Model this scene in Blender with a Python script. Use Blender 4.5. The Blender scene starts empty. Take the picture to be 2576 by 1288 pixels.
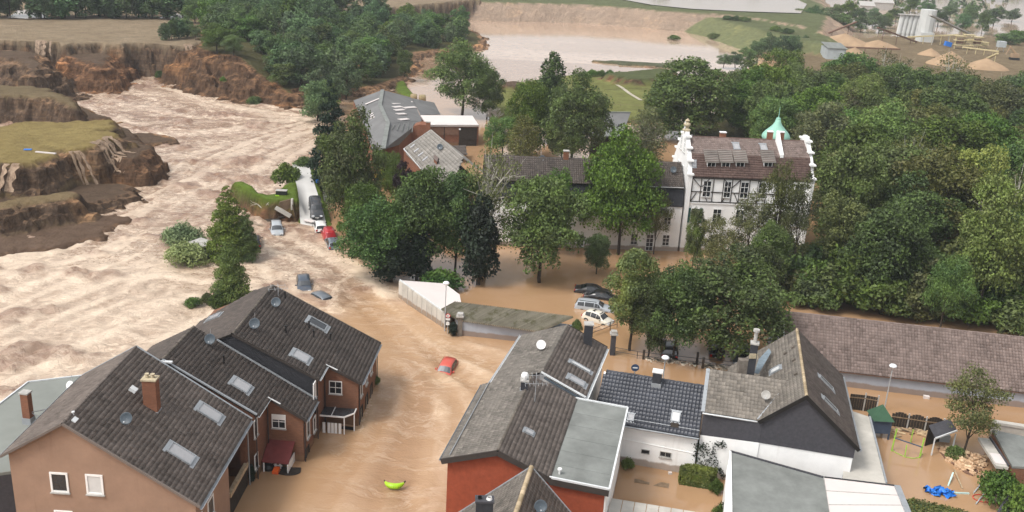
import bpy, math, random
import numpy as np
from mathutils import Matrix, Vector
random.seed(11)
RNG = np.random.default_rng(7)
SC = bpy.context.scene
COL = SC.collection
rad = math.radians

# ------------------------------------------------------------------ camera
F, PITCH, ROLL, CAMZ = 2450.0, rad(19.5), rad(3.2), 43.5      # focal length in pixels of a 2576 px wide frame
cp, sp, cr, sr = math.cos(PITCH), math.sin(PITCH), math.cos(ROLL), math.sin(ROLL)
cam_data = bpy.data.cameras.new('camera')
cam = bpy.data.objects.new('camera', cam_data)
COL.objects.link(cam)
_f = Vector((0, cp, -sp)); _r0 = Vector((1, 0, 0)); _d0 = Vector((0, -sp, -cp))
_r = cr * _r0 - sr * _d0; _d = sr * _r0 + cr * _d0
cam.matrix_world = Matrix(((_r.x, -_d.x, -_f.x, 0), (_r.y, -_d.y, -_f.y, 0), (_r.z, -_d.z, -_f.z, CAMZ), (0, 0, 0, 1)))
cam_data.sensor_width = 36.0
cam_data.lens = F / 2576 * 36.0
cam_data.clip_start = 1.0
cam_data.clip_end = 9000.0
SC.camera = cam

# ------------------------------------------------------------------ sky, sun, exposure (bright overcast)
SUN_EL, SUN_AZ = rad(55), rad(-125)       # azimuth from +Y towards +X
world = bpy.data.worlds.new('World'); SC.world = world; world.use_nodes = True
nt = world.node_tree; nt.nodes.clear()
sky = nt.nodes.new('ShaderNodeTexSky'); sky.sky_type = 'NISHITA'; sky.sun_disc = False
sky.sun_elevation = SUN_EL; sky.sun_rotation = SUN_AZ
sky.air_density = 1.0; sky.dust_density = 4.0; sky.ozone_density = 1.0
hs = nt.nodes.new('ShaderNodeHueSaturation'); hs.inputs['Saturation'].default_value = 0.15
bg = nt.nodes.new('ShaderNodeBackground'); bg.inputs['Strength'].default_value = 0.15
wo = nt.nodes.new('ShaderNodeOutputWorld')
nt.links.new(sky.outputs[0], hs.inputs['Color']); nt.links.new(hs.outputs[0], bg.inputs[0]); nt.links.new(bg.outputs[0], wo.inputs[0])
sun_d = bpy.data.lights.new('sun', 'SUN'); sun_d.energy = 1.15; sun_d.angle = rad(14); sun_d.color = (1.0, 0.93, 0.84)
sun = bpy.data.objects.new('sun', sun_d); COL.objects.link(sun)
_sv = Vector((math.sin(SUN_AZ) * math.cos(SUN_EL), math.cos(SUN_AZ) * math.cos(SUN_EL), math.sin(SUN_EL)))
sun.rotation_euler = _sv.to_track_quat('Z', 'Y').to_euler(); sun.location = (0, 0, 120)
SC.view_settings.view_transform = 'Standard'; SC.view_settings.look = 'None'
SC.view_settings.gamma = 1.0; SC.view_settings.use_curve_mapping = False
SC.view_settings.exposure = 0.70
SC.render.engine = 'CYCLES'
SC.cycles.max_bounces = 6; SC.cycles.diffuse_bounces = 3; SC.cycles.glossy_bounces = 3
SC.cycles.transmission_bounces = 4; SC.cycles.volume_bounces = 0; SC.cycles.transparent_max_bounces = 4
SC.cycles.use_denoising = True
SC.cycles.caustics_reflective = False; SC.cycles.caustics_refractive = False

# ------------------------------------------------------------------ surveying: a sight line of the photograph to a point of the site
def ray(px, py):
    x, y = px - 1288, py - 644
    u = (x * cr + y * sr) / F; v = (-x * sr + y * cr) / F
    return np.array([u, cp - v * sp, -(sp + v * cp)])
def G(px, py, z=0.0):
    d = ray(px, py)
    return d * ((z - CAMZ) / d[2]) + np.array([0, 0, CAMZ])
def PL(p, p0, n):
    d = ray(*p); o = np.array([0, 0, CAMZ])
    return o + d * (((np.asarray(p0) - o) @ n) / (d @ n))
def proj(p):
    X, Y, Z = p[0], p[1], p[2] - CAMZ
    dep = Y * cp - Z * sp; v = -(Y * sp + Z * cp); x = F * X / dep; y = F * v / dep
    return 1288 + x * cr - y * sr, 644 + x * sr + y * cr
def depth(p): return p[1] * cp - (p[2] - CAMZ) * sp
def HT(x, y, py):
    lo, hi = -5.0, 42.0
    for _ in range(40):
        m = (lo + hi) / 2
        if proj((x, y, m))[1] > py: lo = m
        else: hi = m
    return lo
def zoom(ox, oy, f): return lambda x, y: ((ox + x / f) * .9908, (oy + y / f) * .9908)
z1 = zoom(0, 850, 2.863); z2 = zoom(400, 700, 2.5767); z3 = zoom(560, 900, 3.22); z4 = zoom(1100, 800, 2.5757)
z5 = zoom(1500, 800, 2.5757); z6 = zoom(2100, 780, 2.476); zM = zoom(1600, 250, 2.862); zW = zoom(1300, 380, 4.026)
zf = zoom(850, 180, 4.2933); zc = zoom(980, 680, 4.0258); zJ = zoom(1100, 1100, 6.44); zR = zoom(600, 500, 6.44)
zN = zoom(2250, 950, 3.68); zT = zoom(1900, 0, 3.68); zP = zoom(1400, 600, 3.68); zQ = zoom(1700, 320, 6.44)
zL = zoom(400, 400, 2.5757); zS = zoom(0, 0, 1.84); zU = zoom(1200, 0, 3.22)

class Plan:                                     # a house's own axes: a along the ridge, b to its right
    def __init__(s, x, y, az, L=0, wl=0, wr=0, zr=0, el=0, er=0):
        s.x, s.y, s.L, s.wl, s.wr, s.zr, s.el, s.er = x, y, L, wl, wr, zr, el, er
        a = rad(az); s.d = np.array([math.sin(a), math.cos(a)]); s.n = np.array([s.d[1], -s.d[0]]); s.az = a
        s.d3 = np.array([s.d[0], s.d[1], 0]); s.n3 = np.array([s.n[0], s.n[1], 0])
    def W(s, a, b, z): return np.array([s.x + a * s.d[0] + b * s.n[0], s.y + a * s.d[1] + b * s.n[1], z])
    def loc(s, w): q = np.asarray(w)[:2] - np.array([s.x, s.y]); return float(q @ s.d), float(q @ s.n), float(w[2])
    def k(s, side): return (s.zr - s.er) / s.wr if side > 0 else (s.zr - s.el) / s.wl
    def nrm(s, side=1): q = s.n * side * s.k(side); v = np.array([q[0], q[1], 1.0]); return v / np.linalg.norm(v)
    def R(s, a, b): return s.W(a, b, s.zr - (s.k(1) * b if b > 0 else -s.k(-1) * b))
    def on(s, p, side=1): return PL(p, s.W(0, 0, s.zr), s.nrm(side))
    def wall(s, p, b): return PL(p, s.W(0, b, 0), s.n3)
    def gab(s, p, a): return PL(p, s.W(a, 0, 0), s.d3)

# ------------------------------------------------------------------ mesh and object helpers
UPV = np.array([0, 0, 1.0])
def unit(v): v = np.asarray(v, float); return v / np.linalg.norm(v)
class MB:
    def __init__(s): s.v = []; s.f = []
    def poly(s, pts):
        n = len(s.v); s.v += [tuple(map(float, p)) for p in pts]; s.f.append(tuple(range(n, n + len(pts)))); return s
    def prism(s, pts, vec):                      # polygon pushed along vec
        pts = [np.asarray(p, float) for p in pts]; vec = np.asarray(vec, float); n = len(s.v); k = len(pts)
        s.v += [tuple(p) for p in pts] + [tuple(p + vec) for p in pts]
        nr = np.zeros(3)
        for i in range(k): nr += np.cross(pts[i] - pts[0], pts[(i + 1) % k] - pts[0])
        fl = nr @ vec > 0
        a = tuple(range(n, n + k)); b = tuple(range(n + k, n + 2 * k))
        s.f.append(a[::-1] if fl else a); s.f.append(b if fl else b[::-1])
        for i in range(k):
            j = (i + 1) % k; q = (a[i], a[j], b[j], b[i]); s.f.append(q if fl else q[::-1])
        return s
    def box(s, c, x, y, z):                      # centre and three full edge vectors
        c = np.asarray(c, float); x = np.asarray(x, float); y = np.asarray(y, float); z = np.asarray(z, float)
        o = c - x / 2 - y / 2 - z / 2
        return s.prism([o, o + x, o + x + y, o + y], z)
    def abox(s, x0, x1, y0, y1, z0, z1): return s.prism([(x0, y0, z0), (x1, y0, z0), (x1, y1, z0), (x0, y1, z0)], (0, 0, z1 - z0))
    def tube(s, p0, p1, r0, r1=None, n=8, cap=True):
        p0 = np.asarray(p0, float); p1 = np.asarray(p1, float); r1 = r0 if r1 is None else r1
        d = unit(p1 - p0); t = unit(np.cross(d, (0, 0, 1) if abs(d[2]) < .9 else (1, 0, 0))); b = np.cross(d, t); m = len(s.v)
        for p, r in ((p0, r0), (p1, r1)):
            for i in range(n):
                w = 2 * math.pi * i / n; s.v.append(tuple(p + r * (math.cos(w) * t + math.sin(w) * b)))
        for i in range(n):
            j = (i + 1) % n; s.f.append((m + i, m + j, m + n + j, m + n + i))
        if cap: s.f.append(tuple(range(m + n - 1, m - 1, -1))); s.f.append(tuple(range(m + n, m + 2 * n)))
        return s
    def path(s, pts, r, n=6):
        for a, b in zip(pts[:-1], pts[1:]): s.tube(a, b, r, r, n)
        return s
    def lathe(s, prof, o, ax=(0, 0, 1), n=16):   # prof: (radius, height)
        o = np.asarray(o, float); d = unit(ax); t = unit(np.cross(d, (0, 0, 1) if abs(d[2]) < .9 else (1, 0, 0))); b = np.cross(d, t); m = len(s.v)
        for r, h in prof:
            for i in range(n):
                w = 2 * math.pi * i / n; s.v.append(tuple(o + d * h + r * (math.cos(w) * t + math.sin(w) * b)))
        for k in range(len(prof) - 1):
            for i in range(n):
                j = (i + 1) % n; s.f.append((m + k * n + i, m + k * n + j, m + (k + 1) * n + j, m + (k + 1) * n + i))
        return s
    def bar(s, p0, p1, w, h, up=(0, 0, 1)):      # rectangular bar from p0 to p1
        p0 = np.asarray(p0, float); p1 = np.asarray(p1, float); d = p1 - p0; x = unit(np.cross(d, up)); y = unit(np.cross(x, d))
        return s.box((p0 + p1) / 2, d, x * w, y * h)
    def add(s, vs, fs):
        n = len(s.v); s.v += [tuple(p) for p in vs]; s.f += [tuple(i + n for i in q) for q in fs]; return s

def mesh_np(name, V, Q):                        # big meshes: numpy vertices and quads
    me = bpy.data.meshes.new(name); V = np.ascontiguousarray(V, np.float32); Q = np.ascontiguousarray(Q, np.int32)
    me.vertices.add(len(V)); me.vertices.foreach_set('co', V.ravel())
    me.loops.add(Q.size); me.loops.foreach_set('vertex_index', Q.ravel())
    me.polygons.add(len(Q)); me.polygons.foreach_set('loop_start', np.arange(0, Q.size, Q.shape[1], dtype=np.int32))
    me.update(calc_edges=True)
    return me
def mkmesh(name, mb, mat, smooth=False):
    me = bpy.data.meshes.new(name); me.from_pydata(mb.v, [], mb.f); me.update()
    if mat: me.materials.append(mat)
    if smooth: me.shade_smooth()
    return me
def props(o, label=None, cat=None, group=None, kind=None):
    if label: o['label'] = label
    if cat: o['category'] = cat
    if group: o['group'] = group
    if kind: o['kind'] = kind
    return o
def link(name, data, parent=None):
    o = bpy.data.objects.new(name, data); COL.objects.link(o)
    if parent is not None: o.parent = parent
    return o
class Thing:
    """an Empty at the thing's base; its parts are given in site coordinates"""
    def __init__(s, name, label, cat, loc=(0, 0, 0), rotz=0.0, group=None):
        s.o = link(name, None); s.o.empty_display_size = .3
        s.o.location = tuple(map(float, loc)); s.o.rotation_euler = (0, 0, rotz)
        props(s.o, label, cat, group)
        s.M = Matrix.Translation(Vector(tuple(map(float, loc)))) @ Matrix.Rotation(rotz, 4, 'Z'); s.Mi = s.M.inverted(); s.N = np.array(s.Mi)
    def tl(s, v): v = np.asarray(v, float); return v @ s.N[:3, :3].T + s.N[:3, 3]
    def part(s, name, mb, mat, parent=None, smooth=False, label=None, kind=None):
        m2 = MB(); m2.v = [tuple(p) for p in s.tl(mb.v)]; m2.f = mb.f
        o = link(name, mkmesh(name, m2, mat, smooth), parent or s.o)
        if label: o['label'] = label
        if kind: o['kind'] = kind
        return o
    def inst(s, name, me, Mw, parent=None):
        o = link(name, me, parent or s.o); o.matrix_local = s.Mi @ Mw; return o
def structure(name, mb, mat, smooth=False, kind='structure'):
    return props(link(name, mkmesh(name, mb, mat, smooth)), kind=kind)
def single(name, mb, mat, label, cat, group=None, smooth=False):  # a thing that is one mesh: origin at its base
    V = np.array(mb.v); c = np.array([(V[:, 0].min() + V[:, 0].max()) / 2, (V[:, 1].min() + V[:, 1].max()) / 2, V[:, 2].min()])
    m2 = MB(); m2.v = [tuple(p) for p in V - c]; m2.f = mb.f
    o = link(name, mkmesh(name, m2, mat, smooth)); o.location = tuple(c)
    return props(o, label, cat, group)

# ------------------------------------------------------------------ noise on numpy arrays
_H = np.random.default_rng(5).random((256, 256))
def vnoise(x, y, s=0):
    x = np.asarray(x, float) + s * 17.31; y = np.asarray(y, float) + s * 9.77
    i = np.floor(x).astype(int); j = np.floor(y).astype(int); u = x - i; v = y - j
    u = u * u * (3 - 2 * u); v = v * v * (3 - 2 * v); i &= 255; j &= 255; i1 = (i + 1) & 255; j1 = (j + 1) & 255
    return (_H[i, j] * (1 - u) + _H[i1, j] * u) * (1 - v) + (_H[i, j1] * (1 - u) + _H[i1, j1] * u) * v
def fbm(x, y, o=4, s=0):
    t = 0; a = .5; n = 0
    for k in range(o):
        t = t + a * vnoise(x * 2 ** k, y * 2 ** k, s + k); n += a; a *= .5
    return t / n * 2 - 1
def sdist(X, Y, poly):                           # signed distance to polygon, positive inside
    P = np.asarray(poly, float)[:, :2]; d2 = np.full(X.shape, 1e18); ins = np.zeros(X.shape, bool); n = len(P)
    for i in range(n):
        ax, ay = P[i]; bx, by = P[(i + 1) % n]; ex, ey = bx - ax, by - ay; L = ex * ex + ey * ey + 1e-12
        t = np.clip(((X - ax) * ex + (Y - ay) * ey) / L, 0, 1)
        d2 = np.minimum(d2, (X - ax - t * ex) ** 2 + (Y - ay - t * ey) ** 2)
        c = ((ay > Y) != (by > Y)) & (X < (bx - ax) * (Y - ay) / (by - ay + 1e-12) + ax); ins ^= c
    return np.where(ins, 1, -1) * np.sqrt(d2)
def pdist(X, Y, line):
    P = np.asarray(line, float)[:, :2]; d2 = np.full(X.shape, 1e18)
    for (ax, ay), (bx, by) in zip(P[:-1], P[1:]):
        ex, ey = bx - ax, by - ay; L = ex * ex + ey * ey + 1e-12
        t = np.clip(((X - ax) * ex + (Y - ay) * ey) / L, 0, 1)
        d2 = np.minimum(d2, (X - ax - t * ex) ** 2 + (Y - ay - t * ey) ** 2)
    return np.sqrt(d2)
def inside(p, poly):
    x, y = p; r = False; n = len(poly)
    for i in range(n):
        ax, ay = poly[i][:2]; bx, by = poly[(i + 1) % n][:2]
        if (ay > y) != (by > y) and x < (bx - ax) * (y - ay) / (by - ay) + ax: r = not r
    return r
def sstep(x): x = np.clip(x, 0, 1); return x * x * (3 - 2 * x)
# ------------------------------------------------------------------ procedural materials
class NT:
    def __init__(s, name):
        s.m = bpy.data.materials.new(name); s.m.use_nodes = True; s.t = s.m.node_tree; s.t.nodes.clear()
        s.out = s.n('ShaderNodeOutputMaterial'); s.b = s.n('ShaderNodeBsdfPrincipled'); s.l(s.b.outputs[0], s.out.inputs[0])
    def n(s, t, **k):
        o = s.t.nodes.new(t)
        for a, b in k.items(): setattr(o, a, b)
        return o
    def l(s, a, b): s.t.links.new(a, b)
    def set(s, inp, v):
        if hasattr(v, 'is_linked') or hasattr(v, 'links'): s.l(v, inp)
        else:
            if isinstance(v, (tuple, list)) and len(v) == 3 and len(inp.default_value) == 4: v = (*v, 1)
            inp.default_value = v
    def pos(s): return s.n('ShaderNodeNewGeometry').outputs['Position']
    def noise(s, vec, scale, detail=4, rough=.55, dist=0.0, col=False):
        o = s.n('ShaderNodeTexNoise'); s.l(vec, o.inputs['Vector']); o.inputs['Scale'].default_value = scale
        o.inputs['Detail'].default_value = detail; o.inputs['Roughness'].default_value = rough; o.inputs['Distortion'].default_value = dist
        return o.outputs['Color' if col else 'Fac']
    def scale(s, vec, k):
        o = s.n('ShaderNodeVectorMath', operation='MULTIPLY'); s.l(vec, o.inputs[0]); o.inputs[1].default_value = k; return o.outputs[0]
    def ramp(s, fac, *st):
        o = s.n('ShaderNodeValToRGB'); s.set(o.inputs[0], fac); e = o.color_ramp.elements
        while len(e) < len(st): e.new(.5)
        for i, (p, c) in enumerate(st):
            e[i].position = p; e[i].color = (*c, 1) if isinstance(c, (tuple, list)) else (c, c, c, 1)
        return o.outputs[0]
    def mix(s, fac, a, b, mode='MIX'):
        o = s.n('ShaderNodeMix', data_type='RGBA', blend_type=mode); s.set(o.inputs[0], fac); s.set(o.inputs[6], a); s.set(o.inputs[7], b); return o.outputs[2]
    def math(s, op, a, b=0.0, clamp=False):
        o = s.n('ShaderNodeMath', operation=op, use_clamp=clamp); s.set(o.inputs[0], a); s.set(o.inputs[1], b); return o.outputs[0]
    def attr(s, name, what='Fac'): o = s.n('ShaderNodeAttribute', attribute_name=name); return o.outputs[what]
    def rnd(s):                                   # one number per piece, joined or single
        a = s.n('ShaderNodeNewGeometry').outputs['Random Per Island']; b = s.n('ShaderNodeObjectInfo').outputs['Random']
        return s.math('FRACT', s.math('ADD', a, b))
    def bump(s, h, strength=.3, dist=.05):
        o = s.n('ShaderNodeBump'); s.l(h, o.inputs['Height']); o.inputs['Strength'].default_value = strength; o.inputs['Distance'].default_value = dist
        s.l(o.outputs[0], s.b.inputs['Normal'])
    def tide(s, col):                             # silt line left by the flood and rain runs under it
        p = s.pos(); z = s.n('ShaderNodeSeparateXYZ'); s.l(p, z.inputs[0]); n = s.noise(s.scale(p, (1, 1, .25)), .9, 5, .65)
        m = s.math('SUBTRACT', s.math('ADD', .35, s.math('MULTIPLY', n, .55)), z.outputs[2]); m = s.math('MULTIPLY', s.math('ADD', m, .05), 6.0, True)
        col = s.mix(s.math('MULTIPLY', m, .72), col, (.20, .125, .07))
        run = s.ramp(s.noise(s.scale(p, (2.2, 2.2, .12)), 1.0, 5, .7), (.55, 0.0), (.75, .22)); return s.mix(run, col, s.mix(1.0, col, (.55, .50, .45), 'MULTIPLY'))
    def fin(s, color, rough=.8, spec=.3, metal=0.0):
        s.set(s.b.inputs['Base Color'], color); s.set(s.b.inputs['Roughness'], rough); s.b.inputs['Specular IOR Level'].default_value = spec
        s.b.inputs['Metallic'].default_value = metal; return s.m
def plain(name, c, rough=.6, spec=.35, metal=0.0, var=.18, scale=1.3, bump=0.0, tide=False):
    t = NT(name); p = t.pos(); n = t.noise(p, scale, 5, .65)
    lo = tuple(x * (1 - var) for x in c); hi = tuple(min(1, x * (1 + var)) for x in c)
    if bump: t.bump(t.noise(p, scale * 9, 3), bump, .03)
    col = t.ramp(n, (.3, lo), (.7, hi))
    if tide: col = t.tide(col)
    return t.fin(col, rough, spec, metal)
def tile_mat(name, dark, light, lichen=(.35, .33, .28), lich=.62, rough=.75, spec=.3, moss=None, tail=1.18):
    t = NT(name); p = t.pos(); r = t.rnd()
    base = t.ramp(r, (0, dark), (.5, tuple((a + b) / 2 for a, b in zip(dark, light))), (.90, light), (1, tuple(min(.6, x * tail) for x in light)))
    w = t.noise(p, .55, 5, .6); base = t.mix(t.ramp(w, (.35, .0), (.75, .55)), base, tuple(x * 1.5 + .01 for x in light))
    f = t.noise(p, 9, 3, .7); base = t.mix(t.ramp(f, (lich, 0.0), (lich + .08, .8)), base, lichen)
    if moss: base = t.mix(t.ramp(t.noise(p, .9, 6, .7), (.52, 0.0), (.66, .85)), base, moss)
    t.bump(t.noise(p, 22, 2), .25, .02)
    return t.fin(base, rough, spec)
def brick_mat(name, c1, c2, mortar, scale=4.2):
    t = NT(name); p = t.pos(); x = t.n('ShaderNodeSeparateXYZ'); t.l(p, x.inputs[0])
    c = t.n('ShaderNodeCombineXYZ'); t.l(t.math('ADD', x.outputs[0], x.outputs[1]), c.inputs[0]); t.l(x.outputs[2], c.inputs[1])
    b = t.n('ShaderNodeTexBrick'); t.l(c.outputs[0], b.inputs['Vector']); b.inputs['Scale'].default_value = scale
    b.inputs['Color1'].default_value = (*c1, 1); b.inputs['Color2'].default_value = (*c2, 1); b.inputs['Mortar'].default_value = (*mortar, 1)
    b.inputs['Mortar Size'].default_value = .018; b.inputs['Brick Width'].default_value = 1.0; b.inputs['Row Height'].default_value = .33
    w = t.noise(p, .8, 5, .65); col = t.tide(t.mix(t.ramp(w, (.3, .0), (.75, .5)), b.outputs[0], tuple(v * .55 for v in c1)))
    return t.fin(col, .9, .2)
M = {}
def mats():
    M['stucco'] = plain('orange_brown_stucco', (.30, .198, .142), .95, .15, var=.10, scale=.7, bump=.2, tide=True)
    M['white_wall'] = plain('white_render', (.80, .80, .79), .9, .2, var=.07, scale=.6, bump=.1, tide=True)
    M['grey_wall'] = plain('grey_blue_render', (.33, .36, .41), .9, .2, var=.12, scale=.5, tide=True)
    M['red_wall'] = plain('red_clinker', (.27, .065, .032), .9, .2, var=.16, scale=2.2, bump=.3, tide=True)
    M['brick'] = brick_mat('brown_brick', (.215, .10, .058), (.155, .072, .045), (.22, .16, .12))
    M['brick_orange'] = brick_mat('orange_brick', (.25, .10, .055), (.18, .07, .04), (.25, .2, .16))
    M['slate'] = plain('dark_slate_hanging', (.03, .031, .036), .75, .3, var=.3, scale=5, bump=.3)
    M['slate_grey'] = plain('grey_slate_hanging', (.055, .054, .062), .75, .3, var=.2, scale=4, bump=.3)
    M['tile_brown'] = tile_mat('dark_brown_concrete_tile', (.046, .038, .034), (.082, .067, .058), lich=.70)
    M['tile_warm'] = tile_mat('grey_brown_concrete_tile', (.078, .064, .055), (.135, .112, .098), lich=.68)
    M['tile_grey'] = tile_mat('weathered_grey_tile', (.078, .070, .061), (.15, .134, .117), lichen=(.36, .34, .28), lich=.60, tail=1.4)
    M['tile_old'] = tile_mat('mossy_brown_tile', (.095, .085, .074), (.175, .156, .134), lichen=(.10, .085, .06), lich=.58)
    M['tile_navy'] = tile_mat('glazed_blue_black_tile', (.020, .023, .032), (.034, .038, .050), lichen=(.08, .08, .09), lich=.80, rough=.42, spec=.45)
    M['tile_plum'] = tile_mat('plum_brown_pantile', (.108, .081, .071), (.18, .138, .123), lichen=(.34, .27, .23), lich=.66)
    M['tile_manor'] = tile_mat('red_brown_manor_tile', (.085, .052, .045), (.13, .085, .072), lich=.74)
    M['tile_pale'] = tile_mat('pale_grey_tile', (.14, .13, .118), (.22, .205, .185), lich=.66)
    M['ridge_buff'] = tile_mat('buff_ridge_tile', (.22, .17, .10), (.42, .33, .22), lich=.62, lichen=(.16, .12, .05))
    M['ridge_brown'] = tile_mat('brown_ridge_tile', (.06, .05, .042), (.13, .11, .09), lich=.6)
    M['under'] = plain('roof_underlay', (.022, .020, .019), .95, .1)
    M['zinc'] = plain('weathered_zinc', (.33, .35, .37), .45, .4, .35, var=.12, scale=2)
    M['zinc_white'] = plain('white_gutter', (.60, .62, .63), .5, .4, var=.08)
    M['white_frame'] = plain('white_plastic_frame', (.78, .78, .77), .4, .4, var=.04)
    M['dark_metal'] = plain('dark_metal', (.02, .021, .024), .45, .5, var=.2)
    M['dish_grey'] = plain('grey_dish_paint', (.060, .078, .095), .5, .4, var=.08)
    M['dish_white'] = plain('white_dish_paint', (.74, .74, .73), .5, .4, var=.05)
    M['glass_dark'] = plain('dark_window_glass', (.018, .021, .025), .06, .7, var=.3)
    M['glass_pale'] = plain('pale_blind_glass', (.55, .56, .56), .16, .6, var=.06)
    M['glass_sky'] = plain('skylight_glass', (.34, .34, .35), .12, .9, var=.08, scale=3)
    M['flat_grey'] = plain('grey_roof_felt', (.185, .195, .185), .9, .2, var=.22, scale=.6)
    M['flat_green'] = plain('pale_green_roof_felt', (.20, .212, .195), .85, .25, var=.10, scale=.4)
    M['flat_white'] = plain('white_sheet_roof', (.60, .55, .53), .7, .3, var=.05, scale=.4)
    M['concrete'] = plain('concrete', (.44, .42, .38), .9, .2, var=.18, scale=.5, tide=True)
    M['path_wet'] = plain('wet_path', (.40, .36, .28), .5, .3, var=.3, scale=1.5)
    M['asbestos_dark'] = tile_mat('mossy_sheet_grooves', (.17, .155, .115), (.26, .24, .19), lichen=(.09, .09, .04), lich=.60, moss=(.10, .10, .035))
    M['asbestos'] = tile_mat('mossy_corrugated_sheet', (.36, .33, .28), (.52, .49, .42), lichen=(.20, .19, .12), lich=.66, moss=(.20, .19, .09))
    M['shed_sheet'] = plain('grey_fibre_cement', (.15, .15, .15), .9, .2, var=.18, scale=.25)
    M['wood'] = plain('weathered_wood', (.20, .14, .09), .85, .2, var=.3, scale=3)
    M['wood_pale'] = plain('pale_timber', (.38, .29, .19), .8, .2, var=.3, scale=4)
    M['wood_dark'] = plain('dark_timber', (.035, .028, .022), .8, .2, var=.3, scale=3)
    M['red_sheet'] = plain('dark_red_porch_sheet', (.15, .030, .028), .7, .3, var=.2, scale=2)
    M['copper'] = plain('green_copper', (.25, .47, .38), .65, .3, var=.10, scale=1.5)
    M['chimney_brick'] = brick_mat('chimney_brick', (.20, .08, .045), (.26, .11, .06), (.2, .16, .13), 5)
    M['chimney_dark'] = plain('chimney_slate', (.035, .036, .042), .75, .3, var=.25, scale=5)
    M['cap'] = plain('chimney_cap', (.42, .36, .25), .9, .2, var=.25, scale=4)
    M['stone'] = plain('pillar_stone', (.16, .14, .12), .95, .15, var=.3, scale=3)
    M['cap_grey'] = plain('grey_stone_cap', (.38, .37, .35), .95, .15, var=.2, scale=3)
    M['asphalt'] = plain('wet_asphalt', (.50, .49, .47), .42, .5, var=.10, scale=.35)
    M['lamp'] = plain('lamp_head', (.80, .82, .84), .4, .4, var=.03)
    M['steel'] = plain('galvanised_steel', (.45, .47, .49), .4, .5, .3, var=.1)
    M['timber_black'] = plain('half_timber_black', (.045, .038, .034), .8, .2)
    M['green_door'] = plain('green_shutter', (.02, .09, .075), .6, .3)
    M['bark'] = plain('dark_bark', (.055, .043, .033), .95, .1, var=.4, scale=3)
    M['bark_white'] = plain('pale_birch_bark', (.42, .40, .34), .9, .15, var=.25, scale=2)
    M['bark_dead'] = plain('bare_grey_bark', (.27, .25, .22), .9, .15, var=.2, scale=2)
    for n, c in dict(car_black=(.008, .008, .010), car_white=(.70, .70, .68), car_red=(.36, .012, .018), car_grey=(.12, .14, .165), car_silver=(.36, .39, .42),
                     car_cream=(.66, .63, .54), car_coral=(.50, .075, .050), car_navy=(.045, .060, .085), car_anthracite=(.030, .034, .040)).items():
        t = NT(n.replace('car_', '') + '_car_paint'); t.b.inputs['Coat Weight'].default_value = .6; t.b.inputs['Coat Roughness'].default_value = .08
        d = t.noise(t.pos(), 2.5, 4); M[n] = t.fin(t.mix(t.ramp(d, (.5, 0.0), (.8, .25)), c, (.30, .21, .14)), .35, .5)
    M['car_glass'] = plain('car_glass', (.012, .014, .016), .05, .8, var=.2)
    M['car_glass_pale'] = plain('car_glass_reflecting', (.045, .050, .056), .06, .9, var=.2)
    M['car_trim'] = plain('black_car_trim', (.012, .012, .013), .5, .4)
    M['tyre'] = plain('tyre_rubber', (.012, .012, .012), .85, .2)
    M['rim'] = plain('alloy_rim', (.45, .46, .47), .35, .5, .6)
    M['tail'] = plain('red_tail_lamp', (.35, .015, .012), .2, .6)
    M['head'] = plain('clear_head_lamp', (.60, .62, .64), .12, .7)
    M['plate'] = plain('number_plate', (.75, .75, .72), .5, .3)
    M['sign_red'] = plain('sign_red', (.50, .02, .025), .5, .4); M['sign_white'] = plain('sign_white', (.78, .78, .76), .5, .4); M['sign_blue'] = plain('sign_dark_blue', (.035, .065, .13), .5, .4)
    M['black'] = plain('black_plastic', (.012, .012, .013), .5, .4)
    M['orange'] = plain('orange_plastic', (.80, .13, .02), .45, .4, var=.05)
    M['blue'] = plain('blue_tarpaulin', (.02, .17, .60), .5, .4, var=.2, scale=5)
    M['lime'] = plain('lime_plastic', (.35, .62, .02), .35, .5, var=.05)
    M['play_green'] = plain('green_paint', (.28, .48, .06), .5, .4)
    M['roof_green'] = plain('green_roof_cloth', (.045, .10, .06), .8, .2, var=.15)
    M['play_blue'] = plain('blue_grey_post', (.05, .07, .11), .6, .3)
    M['mint'] = plain('mint_post', (.45, .62, .60), .6, .3)
    M['ring_red'] = plain('red_hoop', (.50, .05, .03), .5, .4)
    M['sand'] = plain('gravel_heap', (.33, .23, .145), .95, .1, var=.18, scale=.3)
    M['silo'] = plain('silo_white', (.52, .53, .52), .7, .3, var=.06, scale=.2)
    M['yellow_steel'] = plain('pale_yellow_steel', (.50, .42, .24), .6, .3, var=.2)
    M['rust'] = plain('rust_steel', (.17, .10, .07), .8, .2, var=.3)
    M['grey_sheet'] = plain('grey_sheet_cladding', (.36, .39, .40), .7, .3, var=.15, scale=.5)
    M['stones'] = tile_mat('tumbled_brick_and_stone', (.30, .17, .09), (.55, .40, .26), lichen=(.20, .10, .06), lich=.6)
    M['hay'] = plain('straw_bale', (.30, .24, .14), .95, .1, var=.2, scale=2)

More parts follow.
